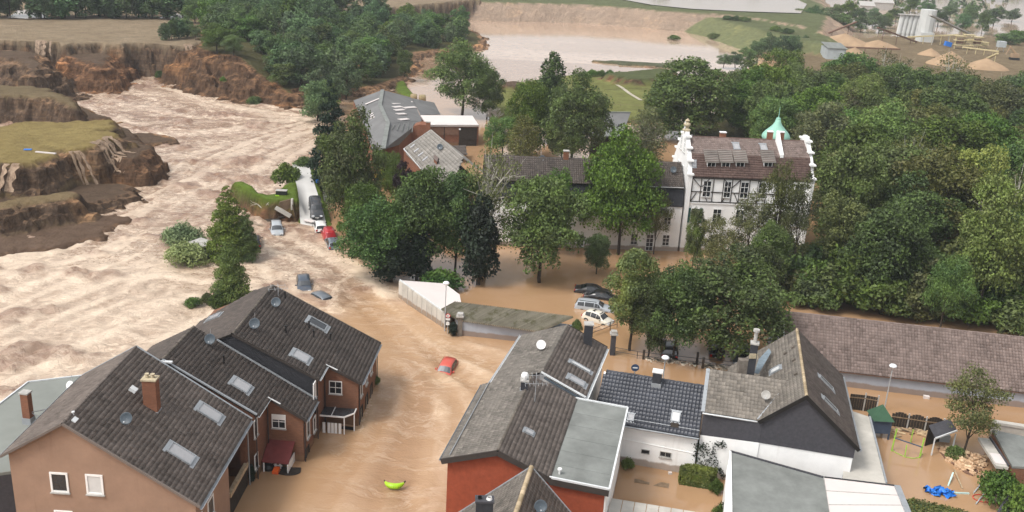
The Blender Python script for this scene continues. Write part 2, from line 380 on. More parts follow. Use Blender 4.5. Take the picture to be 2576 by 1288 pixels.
def leaf_mat(name, dark, light, trans=.22):
    t = NT(name); g = t.n('ShaderNodeNewGeometry'); oi = t.n('ShaderNodeObjectInfo')
    tree = oi.outputs['Random']; isl = g.outputs['Random Per Island']
    mid = tuple((a + b) / 2 for a, b in zip(dark, light))
    col = t.ramp(isl, (0, dark), (.6, mid), (1, light))
    hv = t.n('ShaderNodeHueSaturation'); t.l(col, hv.inputs['Color'])
    t.l(t.math('ADD', t.math('MULTIPLY', tree, .075), .462), hv.inputs['Hue'])
    t.l(t.math('ADD', t.math('MULTIPLY', t.math('FRACT', t.math('MULTIPLY', tree, 7.31)), .75), .62), hv.inputs['Value'])
    t.l(t.math('ADD', t.math('MULTIPLY', t.math('FRACT', t.math('MULTIPLY', tree, 3.77)), .4), .70), hv.inputs['Saturation'])
    n = t.noise(t.pos(), .45, 3); c2 = t.mix(t.ramp(n, (.40, .0), (.72, .5)), hv.outputs[0], tuple(min(1, x * 1.7) for x in light))
    t.b.inputs['Base Color'].default_value = (0, 0, 0, 1); t.l(c2, t.b.inputs['Base Color'])
    t.b.inputs['Roughness'].default_value = .55; t.b.inputs['Specular IOR Level'].default_value = .25
    tr = t.n('ShaderNodeBsdfTranslucent'); t.l(c2, tr.inputs[0]); mx = t.n('ShaderNodeMixShader'); mx.inputs[0].default_value = trans
    t.l(t.b.outputs[0], mx.inputs[1]); t.l(tr.outputs[0], mx.inputs[2]); t.l(mx.outputs[0], t.out.inputs[0])
    return t.m
mats()
LEAF = dict(
    deep=leaf_mat('deep_green_leaves', (0.0264, 0.0512, 0.0112), (0.0973, 0.1536, 0.0307)),
    mid=leaf_mat('mid_green_leaves', (0.0353, 0.0655, 0.0134), (0.1204, 0.1882, 0.0387)),
    fresh=leaf_mat('fresh_green_leaves', (0.0493, 0.0880, 0.0158), (0.1531, 0.2270, 0.0444)),
    fresh2=leaf_mat('hornbeam_leaves', (.055, .085, .018), (.135, .175, .04)),
    lime=leaf_mat('yellow_green_leaves', (.10, .135, .022), (.235, .27, .055)),
    blue=leaf_mat('blue_green_leaves', (0.0387, 0.0774, 0.0299), (0.1235, 0.1986, 0.0730)),
    olive=leaf_mat('olive_leaves', (0.0470, 0.0571, 0.0168), (0.1462, 0.1562, 0.0463)),
    needle=leaf_mat('dark_needles', (.010, .023, .013), (.027, .046, .024)),
    sage=leaf_mat('pale_willow_leaves', (.12, .165, .065), (.24, .29, .13)),
    plum=leaf_mat('purple_leaves', (.022, .012, .016), (.048, .026, .030)),
    gold=leaf_mat('golden_leaves', (.22, .20, .02), (.42, .36, .05)),
    hedge=leaf_mat('clipped_hedge_leaves', (.055, .085, .012), (.145, .17, .026)))
# ------------------------------------------------------------------ the land: banks, shelves, cliffs, meadow, far plain
def wpoly(pts, z): return [tuple(G(*p, z)[:2]) for p in pts]
def plane3(a, b, c):                             # height plane through three (pixel, z) sightings
    A, B, C = [np.array(G(p[0], p[1], z)) for p, z in (a, b, c)]; n = np.cross(B - A, C - A)
    return lambda x, y: A[2] - (n[0] * (x - A[0]) + n[1] * (y - A[1])) / n[2]
SOIL, OCHRE, MUD = (.130, .090, .063), (.24, .145, .075), (.17, .115, .083)
FIELD, GRASSY, GREEN, MEADOW, SANDY, BANKG, FLOOR = (.30, .235, .16), (.30, .235, .095), (.13, .20, .03), (.20, .215, .07), (.335, .255, .195), (.13, .15, .07), (.09, .085, .035)
ZB = -2.5
PLAT = []
def plat(name, pts, z, w, amp, top, side, zp=None, world=None):
    zz = z if not callable(z) else zp
    PLAT.append((name, world or wpoly(pts, zz), z, w, amp, top, side))
zs = lambda *q: [zS(*p) for p in q]
plat('field', zs((-300, 178), (0, 186), (150, 192), (240, 198), (300, 206), (330, 200), (450, 196), (560, 205), (640, 196), (735, 204), (850, 214), (905, 216)) + [(520, 100), (560, 60)], 8.0, 2.2, 1.8, FIELD, SOIL)
PLAT[-1][1].extend([(-20, 420), (-20, 1400), (-2600, 1400), (-2600, 230)])
plat('bank_left', zs((-300, 228), (0, 232), (110, 240), (150, 268), (192, 316), (150, 334), (105, 284), (0, 264), (-300, 264)), 6.6, 9.0, 2.2, SOIL, SOIL)
plat('bank_spit', zs((300, 225), (340, 208), (420, 204), (480, 232), (500, 262), (470, 300), (330, 270)), 5.6, 8.0, 1.4, SOIL, (.15, .085, .05))
plat('ledge', zs((-300, 402), (0, 398), (150, 404), (240, 424), (280, 442), (352, 482), (352, 496), (258, 452), (120, 446), (0, 446), (-300, 450)), 5.2, 4.2, 1.5, (.20, .155, .09), SOIL)
plat('ledge_tip', zs((250, 470), (330, 480), (420, 520), (520, 548), (440, 552), (330, 560), (200, 540)), 1.4, 3.5, .8, SOIL, SOIL)
plat('shelf', zs((-300, 606), (0, 592), (150, 572), (270, 575), (400, 566), (508, 557), (540, 585), (500, 600), (470, 612), (535, 628), (450, 652), (380, 690), (250, 700), (190, 732), (150, 760), (60, 752), (0, 752), (-300, 770)), 6.0, 5.0, 1.8, GRASSY, SOIL)
plat('spur', zs((440, 650), (515, 566), (590, 598), (640, 640), (672, 690), (600, 730), (500, 720)), 4.0, 4.6, 1.5, SOIL, (.13, .078, .048))
plat('spur_foot', zs((600, 625), (650, 618), (770, 640), (820, 654), (760, 662), (660, 672)), .7, 2.5, .6, SOIL, SOIL)
plat('shelf_foot', zs((-300, 905), (0, 880), (200, 850), (400, 860), (540, 870), (560, 900), (420, 935), (300, 900), (0, 960), (-300, 990)), 1.3, 4.5, 1.8, SOIL, SOIL)
plat('lower_block', zs((-300, 978), (0, 948), (150, 920), (300, 900), (330, 905), (318, 918), (150, 940), (0, 968), (-300, 1000)), 3.6, 4.2, 1.3, (.24, .18, .10), SOIL)
plat('mud_flat', zs((-300, 1075), (0, 1080), (200, 1050), (400, 1012), (540, 1002), (575, 1030), (480, 1062), (440, 1098), (270, 1140), (0, 1168), (-300, 1185)), .5, 1.6, 1.6, MUD, MUD)
_ha, _hb = G(600, 134, 8.2)[0], G(735, 225, 3.0)[0]
hz_ = lambda x, y: 8.2 - 5.6 * sstep((x - _ha) / (_hb - _ha))
plat('hill', [], hz_, 12.0, 1.8, FLOOR, (.135, .082, .050), zp=8, world=[tuple(G(x, y, z)[:2]) for x, y, z in ((506, 84, 8.2), (512, 124, 8.2), (548, 132, 8.2), (600, 140, 8.2), (650, 165, 7), (690, 192, 5), (730, 226, 3), (800, 205, 2.6), (900, 150, 2.6), (1000, 60, 2.6), (1040, 5, 2.6), (900, -60, 5), (560, -60, 8))])
plat('hill_apron', [(735, 250), (800, 246), (880, 220), (955, 208), (1005, 190), (1028, 160), (1030, 130), (1125, 120), (1200, 110), (1212, 98), (1150, 58), (1075, 6), (1040, -20), (900, 60), (720, 180)], 1.4, 7.0, 1.5, FLOOR, (.17, .11, .07))
plat('grass_strip', [zf(*p) for p in ((672, 160), (700, 112), (748, 102), (770, 140), (800, 190), (850, 262), (868, 285), (760, 260), (700, 225))], .9, 1.5, .3, GREEN, SOIL)
plat('meadow', [(1235, 222), (1300, 210), (1400, 192), (1500, 182), (1560, 200), (1625, 196), (1700, 210), (1690, 300), (1235, 300)], .8, 1.6, .8, MEADOW, SOIL)
plat('meadow_rim', [(1520, 183), (1580, 178), (1660, 170), (1700, 178), (1690, 196), (1610, 199), (1560, 196)], 2.6, 2.0, .8, (.10, .12, .05), (.085, .045, .032))
plat('mound', [(1262, 206), (1300, 203), (1320, 210), (1300, 216), (1265, 214)], 1.8, 1.5, .7, SOIL, (.10, .05, .035))
_r0, _r1 = G(760, 420, 3.4), G(792, 577, -.3)
def road_s(x, y): e = (_r1 - _r0)[:2]; return ((x - _r0[0]) * e[0] + (y - _r0[1]) * e[1]) / (e @ e)
def road_prof(x, y): return np.interp(road_s(x, y), [0, .40, .60, .80, 1, 1.3], [3.4, 3.0, 2.3, 1.2, -.2, -1.2])
plat('road_block', [zL(*p) for p in ((876, 140), (884, 55), (990, 46), (1012, 60), (1048, 150))], road_prof, .9, .4, GREEN, (.11, .062, .04), zp=3.3)
PLAT[-1][1].extend([tuple(G(*zL(*p), z)[:2]) for p, z in (((1085, 250), 3.1), ((1130, 360), 1.5), ((1160, 440), .2), ((935, 470), -.3), ((928, 380), 1.2), ((920, 300), 2.2), ((905, 240), 2.7))])
plat('torn_rim', [zL(*p) for p in ((496, 160), (560, 154), (616, 190), (664, 230), (745, 240), (818, 196), (872, 150), (906, 150), (912, 276), (880, 274), (780, 274), (700, 268), (645, 244), (570, 206))], 3.1, 1.5, .35, GREEN, (.11, .066, .044))
plat('spit_lake', [(1490, 152), (1560, 152), (1650, 158), (1740, 158), (1740, 170), (1640, 166), (1560, 160)], .5, 1.5, .6, (.11, .12, .07), MUD)
plat('far_plain', [(1040, -8), (1200, 3), (1320, 6), (1440, 9), (1560, 16), (1660, 26), (1740, 30), (1800, 33), (1900, 44), (2010, 62), (2060, 78), (2090, 30)], 7.0, 15.0, 1.6, BANKG, SANDY)
PLAT[-1][1].extend([(190, 700), (60, 1400), (-20, 1400), (-25, 480)])
plat('green_bank', [(1790, 42), (1900, 50), (2010, 70), (2085, 92), (2085, 110), (2000, 98), (1930, 80), (1850, 58)], 6.0, 17.0, 1.5, BANKG, (.15, .165, .08))
plat('plant_yard', [(1940, 128), (2080, 104), (2300, 84), (2600, 96), (2800, 120), (2800, 300), (2300, 230), (2000, 190)], 2.2, 10.0, 2.0, (.215, .165, .10), (.30, .20, .12))
plat('park_floor', [(1700, 320), (2000, 230), (2800, 320), (2900, 560), (2300, 560), (2060, 420)], .35, 4.0, 2.0, FLOOR, FLOOR)

def land(X, Y, full=False):
    X = np.asarray(X, float); Y = np.asarray(Y, float)
    Hh_ = np.full(X.shape, ZB)
    if full: calm_ = np.zeros(X.shape); top = np.zeros(X.shape + (3,)); side = np.zeros(X.shape + (3,)); sl = np.zeros(X.shape); top[:] = MUD; side[:] = MUD
    n1 = fbm(X / 9, Y / 9, 4, 1); n2 = fbm(X / 2.6, Y / 2.6, 4, 2); n3 = fbm(X / 5, Y / 5, 4, 7); n4 = (1 - 2.4 * np.abs(fbm(X / 3.4, Y / 3.4, 4, 17)))
    for name, poly, z, w, amp, ct, cs in PLAT:
        smooth_ = name in ('far_plain', 'green_bank', 'plant_yard')
        P = np.array(poly); mg = w + amp * 2 + 2
        sel = (X > P[:, 0].min() - mg) & (X < P[:, 0].max() + mg) & (Y > P[:, 1].min() - mg) & (Y < P[:, 1].max() + mg)
        if not sel.any(): continue
        x, y = X[sel], Y[sel]; sd = sdist(x, y, P) + n1[sel] * amp + n2[sel] * amp * .45 + (n4[sel] - .3) * (0 if smooth_ else min(1.2, amp * .55))
        zz = z(x, y) if callable(z) else z
        t = np.clip(1 + sd / w, 0, 1); ts = t * 3.2 + n3[sel] * .9; ts = (np.floor(ts) + sstep((ts - np.floor(ts)) * 2.6)) / 3.2; t = np.where(t < 1, t if smooth_ else np.clip(.36 * t + .64 * ts * (t > .03), 0, 1), 1)
        rough = (n2[sel] * 1.0 + n1[sel] * .5 + n4[sel] * .5) * np.clip(4 * t * (1 - t), 0, 1) * (.12 if smooth_ else min(1.0, w * .40))
        h = ZB + (zz - ZB) * t + rough + n1[sel] * .12 * (t >= 1)
        cur = Hh_[sel]; win = h > cur; cur = np.where(win, h, cur); Hh_[sel] = cur
        if full:
            a = top[sel]; a[win] = ct; top[sel] = a; b = side[sel]; b[win] = cs; side[sel] = b; b = calm_[sel]; b[win] = float(smooth_); calm_[sel] = b
            c = sl[sel]; c[win] = (1 - sstep((sd + .5) / .5))[win]; sl[sel] = c
    return (Hh_, top, side, sl, calm_) if full else Hh_
def ground_z(x, y): return float(land(np.array([x]), np.array([y]))[0])

def axis(*seg):
    out = []
    for a, b, s in seg: out.append(np.arange(a, b, s))
    return np.concatenate(out)
def grid_mesh(name, xs, ys, zf_):
    X, Y = np.meshgrid(xs, ys); nx, ny = len(xs), len(ys); r = zf_(X, Y); Z = r[0]
    V = np.stack([X.ravel(), Y.ravel(), Z.ravel()], 1)
    i = (np.arange(ny - 1)[:, None] * nx + np.arange(nx - 1)[None, :]).ravel()
    me = mesh_np(name, V, np.stack([i, i + 1, i + nx + 1, i + nx], 1)); return me, r
gx = axis((-2400, -400, 200), (-400, -170, 10), (-170, -130, 1.2), (-130, -15, .5), (-15, 20, .8), (20, 150, 2.0), (150, 400, 10), (400, 2401, 200))
gy = axis((-60, 95, 5), (95, 245, .52), (245, 300, .9), (300, 480, 2.0), (480, 800, 16), (800, 2600, 150))
me, (Z, top, side, sl, calm_) = grid_mesh('ground', gx, gy, lambda X, Y: land(X, Y, True))
def vcol(me, name, c):
    a = me.attributes.new(name, 'FLOAT_COLOR', 'POINT'); d = np.ones((len(me.vertices), 4), np.float32); d[:, :3] = c.reshape(-1, 3); a.data.foreach_set('color', d.ravel())
def vflt(me, name, f): a = me.attributes.new(name, 'FLOAT', 'POINT'); a.data.foreach_set('value', np.ascontiguousarray(f.ravel(), np.float32))
vcol(me, 'top_colour', top); vcol(me, 'side_colour', side); vflt(me, 'slope', sl); vflt(me, 'sandy', calm_)
t = NT('earth'); p = t.pos()
ct = t.attr('top_colour', 'Color'); cs = t.attr('side_colour', 'Color')
ct = t.mix(t.ramp(t.noise(p, .16, 6, .65), (.32, 0.0), (.68, .55)), ct, t.mix(1.0, ct, (.55, .50, .45), 'MULTIPLY'))
ct = t.mix(t.ramp(t.noise(p, .55, 8, .75), (.45, 0.0), (.62, .6)), ct, t.mix(1.0, ct, (.62, .60, .58), 'MULTIPLY'))
ct = t.mix(t.ramp(t.noise(p, 2.2, 4, .7), (.45, 0.0), (.75, .5)), ct, t.mix(1.0, ct, (1.45, 1.4, 1.2), 'MULTIPLY'))
strata = t.noise(t.scale(p, (.06, .06, 1.3)), 1.0, 6, .65, .5)
cs = t.mix(t.ramp(strata, (.42, 0.0), (.64, .7)), cs, t.mix(1.0, cs, (1.75, 1.65, 1.5), 'MULTIPLY'))
cs = t.mix(t.ramp(t.noise(p, .10, 4, .6), (.55, 0.0), (.66, .75)), cs, t.mix(1.0, cs, (2.2, 1.95, 1.55), 'MULTIPLY'))
cs = t.mix(t.ramp(t.noise(p, .7, 7, .72), (.42, 0.0), (.64, .8)), cs, t.mix(1.0, cs, (.45, .43, .43), 'MULTIPLY'))
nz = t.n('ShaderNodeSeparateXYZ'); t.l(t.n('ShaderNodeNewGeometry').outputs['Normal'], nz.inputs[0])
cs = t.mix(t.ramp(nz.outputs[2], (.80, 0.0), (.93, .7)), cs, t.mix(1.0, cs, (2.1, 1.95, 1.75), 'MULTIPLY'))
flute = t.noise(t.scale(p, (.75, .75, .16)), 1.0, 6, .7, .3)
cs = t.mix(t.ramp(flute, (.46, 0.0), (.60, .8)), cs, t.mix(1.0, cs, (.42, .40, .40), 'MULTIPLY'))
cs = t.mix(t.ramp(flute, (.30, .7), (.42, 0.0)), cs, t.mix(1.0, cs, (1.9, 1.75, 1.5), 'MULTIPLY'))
t.bump(t.noise(p, 1.1, 7, .72), 1.0, .9)
cs = t.mix(t.math('MULTIPLY', t.attr('sandy'), .78), cs, t.mix(t.ramp(t.noise(t.scale(p, (.08, .03, .02)), 1.0, 5, .6), (.35, 0.0), (.65, .4)), t.attr('side_colour', 'Color'), t.mix(1.0, t.attr('side_colour', 'Color'), (.72, .68, .64), 'MULTIPLY')))
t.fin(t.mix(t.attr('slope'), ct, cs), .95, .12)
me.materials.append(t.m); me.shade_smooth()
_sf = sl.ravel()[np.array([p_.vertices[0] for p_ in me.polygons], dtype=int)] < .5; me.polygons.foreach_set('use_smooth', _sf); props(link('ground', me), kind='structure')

# the road that breaks off above the torrent
mb = MB()
def on_road(q):
    d = ray(*q); lo, hi = 60.0, 260.0          # walk the sight line down to the road
    for t_ in np.linspace(60, 300, 2400):
        c = d * t_ + np.array([0, 0, CAMZ])
        if c[2] < road_prof(c[0], c[1]): return np.array([c[0], c[1], float(road_prof(c[0], c[1]))])
L_ = [on_road(zL(*p)) for p in ((882, 52), (897, 140), (910, 210), (920, 290), (928, 380), (938, 470))]
R_ = [on_road(zL(*p)) for p in ((990, 45), (1010, 140), (1035, 210), (1058, 290), (1085, 370), (1105, 450))]
Lf, Rf = [], []
for A_, O_ in ((L_, Lf), (R_, Rf)):
    for a, b in zip(A_[:-1], A_[1:]):
        for k in range(6): O_.append(a + (b - a) * k / 6)
    O_.append(A_[-1])
rows = []
for a, b in zip(Lf, Rf):
    row = []
    for k in range(5):
        q = a + (b - a) * k / 4; row.append((q[0], q[1], max(float(road_prof(q[0], q[1])), ground_z(q[0], q[1])) + .20))
    rows.append(row)
V = [p for r in rows for p in r]; n5 = 5
Fq = [(i * n5 + k, i * n5 + k + 1, (i + 1) * n5 + k + 1, (i + 1) * n5 + k) for i in range(len(rows) - 1) for k in range(4)]
mb.add(V, Fq)
mb.add([V[0], V[4], (V[4][0], V[4][1], V[4][2] - .5), (V[0][0], V[0][1], V[0][2] - .5)], [(0, 1, 2, 3)])
structure('road', mb, M['asphalt'], True)

# ------------------------------------------------------------------ the flood: one sheet, swell and broken water where it races
ledge_line = [G(*zL(*p)) for p in ((650, 560), (760, 640), (1010, 660), (1060, 620), (1190, 622), (1330, 720), (1265, 790), (1180, 830), (1150, 900), (1165, 985))]
ledge2 = [G(*zL(*p)) for p in ((1330, 720), (1290, 770), (1380, 830), (1480, 900), (1580, 920))]
jets = [[G(*p) for p in l] for l in (
    [(450, 170), (420, 215), (520, 245), (640, 275), (760, 285)], [(300, 190), (420, 215)], [(760, 300), (640, 345), (520, 400), (400, 470), (330, 560)],
    [(780, 330), (700, 420), (560, 470), (420, 500)], [(200, 700), (300, 610), (360, 560)], [(60, 760), (240, 690), (420, 700)], [(0, 860), (300, 800), (520, 780)],
    [(480, 690), (420, 760), (200, 820)], [(690, 470), (650, 500)])]
falls = [[G(*p) for p in l] for l in ([(455, 168), (500, 172)], [(285, 480), (305, 500), (330, 470)], [(90, 180), (160, 195)])]
wakes = [([G(*p) for p in l], wd, am) for l, wd, am in (([(900, 1078), (925, 1010), (948, 958)], .8, .6), ([zc(140, 318), zc(400, 480), zc(606, 622)], .7, .65), ([zc(530, 1150), zc(620, 1160), zc(720, 1100)], .6, .75), ([zc(720, 1190), zc(860, 1150), zc(980, 1130)], .5, .5), ([zR(560, 670), zR(790, 660)], .6, .8), ([zR(1400, 620), zR(1450, 760), zR(1500, 900)], .6, .7), ([z2(900, 120), z2(1020, 118)], .7, .8), ([z2(1060, 215), z2(1180, 235)], 1.2, 1.0), ([zc(1940, 280), zc(2030, 460), zc(2000, 520), zc(2200, 590)], .5, .35))]
turb_poly = [tuple(G(*p)[:2]) for p in ((-600, 1500), (-300, 150), (420, 150), (560, 230), (800, 260), (900, 215), (1010, 190), (1040, 215), (900, 240), (790, 430), (770, 560), (860, 640), (930, 690), (1000, 745), (900, 720), (850, 790), (720, 760), (640, 820), (330, 1000), (100, 1300))]
race_poly = [tuple(G(*p)[:2]) for p in ((620, 700), (700, 560), (780, 580), (880, 680), (1000, 740), (1120, 850), (1290, 900), (1220, 990), (1100, 1180), (1100, 1300), (780, 1300), (930, 980), (960, 860), (850, 790))]
# the set of the current: directions read off the streaks, spread smoothly between
_cur = [((450, 190), (1, .6)), ((560, 245), (1, .3)), ((700, 280), (1, .12)), ((300, 230), (1, .25)), ((230, 290), (1, .3)), ((500, 330), (1, -.06)), ((660, 380), (1, -.42)), ((500, 450), (1, -.5)), ((350, 540), (1, -.55)),
    ((200, 650), (1, -.2)), ((40, 660), (1, .05)), ((300, 620), (.8, -.6)), ((100, 750), (1, -.40)), ((300, 760), (1, -.28)), ((500, 700), (1, .22)), ((50, 900), (1, -.45)), ((620, 600), (1, -.5)), ((700, 640), (1, .25)),
    ((820, 680), (.9, .5)), ((740, 720), (.3, 1)), ((900, 800), (.6, 1)), ((1000, 900), (.5, 1)), ((1040, 1060), (-.35, 1)), ((950, 1220), (-.5, 1)), ((1150, 930), (.8, .45)), ((1250, 900), (1, .15)), ((1090, 800), (.8, .6)), ((760, 330), (1, -.25)), ((780, 420), (.6, -.8))]
_cw = []
for q_, d_ in _cur:
    a_ = G(*q_); b_ = G(q_[0] + d_[0] * 6, q_[1] + d_[1] * 6); e_ = unit((b_ - a_)[:2]); _cw.append((a_[0], a_[1], e_[0] ** 2 - e_[1] ** 2, 2 * e_[0] * e_[1]))
def current(x, y):
    c = np.zeros(x.shape); s_ = np.zeros(x.shape)
    for ax, ay, c2, s2 in _cw:
        w = 1 / ((x - ax) ** 2 + (y - ay) ** 2 + 20) ** 1.6; c += w * c2; s_ += w * s2
    th = .5 * np.arctan2(s_, c) + .30 * fbm(x / 11, y / 11, 3, 40); return np.cos(th), np.sin(th)
def streaks(x, y, fn, n, h):                    # average a noise along the stream lines
    acc = fn(x, y); wsum = 1.0
    for sg in (1, -1):
        px, py = x.copy(), y.copy(); ux, uy = None, None
        for k in range(n):
            cx, cy = current(px, py) if k % 3 == 0 else (cx, cy)
            if ux is None: cx, cy = cx * sg, cy * sg
            else:
                f = np.sign(cx * ux + cy * uy); cx, cy = cx * f, cy * f
            ux, uy = cx, cy; px = px + cx * h; py = py + cy * h; w = 1 - (k + 1) / (n + 1); acc = acc + w * fn(px, py); wsum += w
    return acc / wsum
def norm01(a): lo, hi = np.percentile(a, 3), np.percentile(a, 97); return np.clip((a - lo) / (hi - lo), 0, 1)
def waterf(X, Y):
    Z = np.zeros(X.shape); tu = np.zeros(X.shape); fo = np.zeros(X.shape); ti = np.zeros(X.shape); fa = np.full(X.shape, .5); fb_ = np.full(X.shape, .5); bo = np.zeros(X.shape)
    near = (X > -150) & (X < 62) & (Y > 32) & (Y < 305)
    x, y = X[near], Y[near]
    sd = sdist(x, y, turb_poly) + fbm(x / 12, y / 12, 3, 4) * 4; T = sstep(sd / 8 + .5)
    sd2 = sdist(x, y, race_poly) + fbm(x / 7, y / 7, 3, 6) * 3; Rr = sstep(sd2 / 10 + .4)
    f = np.zeros(x.shape)
    for l, wd in ((ledge_line, .9), (ledge2, 1.3)): f = np.maximum(f, np.exp(-(pdist(x, y, l) / wd) ** 2) * .95)
    for l in jets: f = np.maximum(f, np.exp(-(pdist(x, y, l) / 6.0) ** 2) * .55)
    for l in falls: f = np.maximum(f, np.exp(-(pdist(x, y, l) / 4.0) ** 2) * 1.0)
    for l, wd, am in wakes: f = np.maximum(f, np.exp(-(pdist(x, y, l) / wd) ** 2) * am * (.5 + vnoise(x * 1.1, y * 1.1, 9)))
    nearl = np.clip((80 - np.hypot(x + 55, y - 80)) / 50, 0, 1) * T; f = np.maximum(f, nearl * .90)
    act = (T + Rr) > .02
    A1 = np.full(x.shape, .5); A2 = np.full(x.shape, .5)
    A1[act] = norm01(streaks(x[act], y[act], lambda a, b: vnoise(a / .95, b / .95, 2), 9, 1.0)); A2[act] = norm01(streaks(x[act], y[act], lambda a, b: vnoise(a / 3.4, b / 3.4, 5) + .5 * vnoise(a / 1.6, b / 1.6, 6), 12, 2.2))
    patch = fbm(x / 14, y / 10, 3, 27)
    boil = np.clip(fbm(x / 5, y / 3.6, 4, 21) * 2.6 + patch * 1.3 - .50, 0, 1) * T; chop = (1 - np.abs(fbm(x / 1.6, y / 1.2, 3, 3)) * 2.2)
    z = T * (.10 * (A2 - .5) + .16 * (A1 - .5) + .70 * boil * chop + .20 * (1 - 2.4 * np.abs(fbm(x / 2.6, y / 1.7, 4, 33))) + .10 * fbm(x / 1.0, y / .9, 2, 36)) + Rr * (1 - T) * (.42 * (A2 - .5) + .40 * (A1 - .5)) + .02 * fbm(x / 1.6, y / 1.6, 3, 30)
    Z[near] = z + .45 * np.exp(-(pdist(x, y, ledge_line) / 1.1) ** 2) * vnoise(x * 1.3, y * 1.3, 2); tu[near] = np.maximum(T, Rr * .6); fo[near] = f; ti[near] = T; fa[near] = A1; fb_[near] = A2; bo[near] = boil
    lake = sstep((Y - 215) / 60) * sstep((X + 60) / 40); ti = np.maximum(ti, lake * .9); lk = fbm(X / 60, Y / 25, 4, 50); fb_ = np.where(near, fb_, fb_ + lake * (.42 + .35 * lk)); fa = np.where(near, fa, fa + lake * (.25 + .3 * lk))  # sky glare on the pit lake is put into the water colour
    return Z, tu, fo, ti, fa, fb_, bo
wx_ = axis((-2400, -400, 200), (-400, -175, 12), (-175, -120, 1.1), (-120, 30, .52), (30, 75, 1.2), (75, 400, 6), (400, 2401, 200))
wy_ = axis((-60, 26, 4), (26, 36, 2), (36, 215, .52), (215, 305, .85), (305, 480, 3), (480, 800, 16), (800, 2600, 150))
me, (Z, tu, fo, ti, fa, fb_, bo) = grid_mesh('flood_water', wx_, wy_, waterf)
vflt(me, 'turbulence', tu); vflt(me, 'foam', fo); vflt(me, 'silt_glare', ti); vflt(me, 'streak', fa); vflt(me, 'band', fb_); vflt(me, 'boil', bo)
t = NT('silty_flood_water'); p = t.pos()
T_, Fo, Ti = t.attr('turbulence'), t.attr('foam'), t.attr('silt_glare')
wv = t.n('ShaderNodeVectorMath', operation='ADD'); t.l(p, wv.inputs[0])
wn = t.n('ShaderNodeVectorMath', operation='SCALE'); t.l(t.noise(t.scale(p, (.05, .08, 0)), 1.0, 5, .62, 0, True), wn.inputs[0]); wn.inputs[3].default_value = 13.0; t.l(wn.outputs[0], wv.inputs[1])
w = wv.outputs[0]
def bands(vec, sc, det, ro, lo, hi, dist=.4): return t.ramp(t.noise(t.scale(vec, sc), 1.0, det, ro, dist), (lo, 0.0), (hi, 1.0))
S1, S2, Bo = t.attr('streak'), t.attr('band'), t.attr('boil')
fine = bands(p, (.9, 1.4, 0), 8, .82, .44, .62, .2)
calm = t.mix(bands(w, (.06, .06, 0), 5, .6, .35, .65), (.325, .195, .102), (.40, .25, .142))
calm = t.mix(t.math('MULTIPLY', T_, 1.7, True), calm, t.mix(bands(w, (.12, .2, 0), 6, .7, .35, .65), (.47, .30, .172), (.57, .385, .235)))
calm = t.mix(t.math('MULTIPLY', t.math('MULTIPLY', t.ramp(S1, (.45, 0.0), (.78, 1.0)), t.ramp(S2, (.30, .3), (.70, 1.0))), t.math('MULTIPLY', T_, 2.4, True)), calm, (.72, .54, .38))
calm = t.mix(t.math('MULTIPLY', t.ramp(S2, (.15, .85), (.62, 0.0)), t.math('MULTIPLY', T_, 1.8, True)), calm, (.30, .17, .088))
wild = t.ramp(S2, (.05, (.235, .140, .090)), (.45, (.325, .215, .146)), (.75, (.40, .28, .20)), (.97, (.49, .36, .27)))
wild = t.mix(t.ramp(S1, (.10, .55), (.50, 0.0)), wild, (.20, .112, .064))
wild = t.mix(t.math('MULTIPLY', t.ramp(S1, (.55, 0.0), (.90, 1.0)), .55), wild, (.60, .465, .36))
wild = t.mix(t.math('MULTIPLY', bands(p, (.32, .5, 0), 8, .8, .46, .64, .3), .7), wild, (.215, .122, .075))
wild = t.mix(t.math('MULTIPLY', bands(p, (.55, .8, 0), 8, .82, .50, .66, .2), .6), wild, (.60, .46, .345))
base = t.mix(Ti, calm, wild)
fil = t.ramp(t.math('ABSOLUTE', t.math('SUBTRACT', t.noise(t.scale(w, (.16, .26, 0)), 1.0, 8, .68, .6), .5)), (0.0, 1.0), (.022, .55), (.05, 0.0))
fil = t.math('MULTIPLY', fil, t.math('ADD', t.math('MULTIPLY', fine, .7), .3))
base = t.mix(t.math('MULTIPLY', t.math('MULTIPLY', fil, T_), t.math('ADD', t.math('MULTIPLY', S2, 1.0), .6), True), base, (.76, .62, .48))
fm = t.math('MULTIPLY', t.math('ADD', t.math('MULTIPLY', t.ramp(S1, (.25, 0.0), (.75, 1.0)), .55), t.math('MULTIPLY', fine, .45)), t.math('MULTIPLY', Fo, 1.15), True)
fm = t.math('MAXIMUM', fm, t.math('MULTIPLY', t.math('MULTIPLY', t.math('SUBTRACT', Fo, .45), 1.5, True), t.math('ADD', t.math('MULTIPLY', fine, .6), .4)))
col = t.mix(fm, base, t.mix(Ti, (.68, .51, .345), (.68, .555, .425)))
col = t.mix(t.math('MULTIPLY', t.math('MULTIPLY', Bo, 1.6, True), t.math('ADD', t.math('MULTIPLY', fine, .6), .35)), col, (.185, .095, .060))
h = t.math('ADD', t.math('MULTIPLY', t.noise(t.scale(w, (.8, 1.1, 0)), 1.0, 7, .7), t.math('ADD', t.math('MULTIPLY', T_, 1.1), .025)), t.math('MULTIPLY', t.noise(t.scale(p, (3.0, 4.0, 0)), 1.0, 5, .7), t.math('ADD', t.math('MULTIPLY', T_, .30), .006)))
t.bump(h, .55, .6)
t.fin(col, t.math('ADD', t.math('ADD', t.math('MULTIPLY', fm, .5), t.math('MULTIPLY', T_, .10)), .04), .8); t.b.inputs['IOR'].default_value = 1.42
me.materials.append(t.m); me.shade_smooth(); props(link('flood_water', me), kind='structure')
WATER = t.m
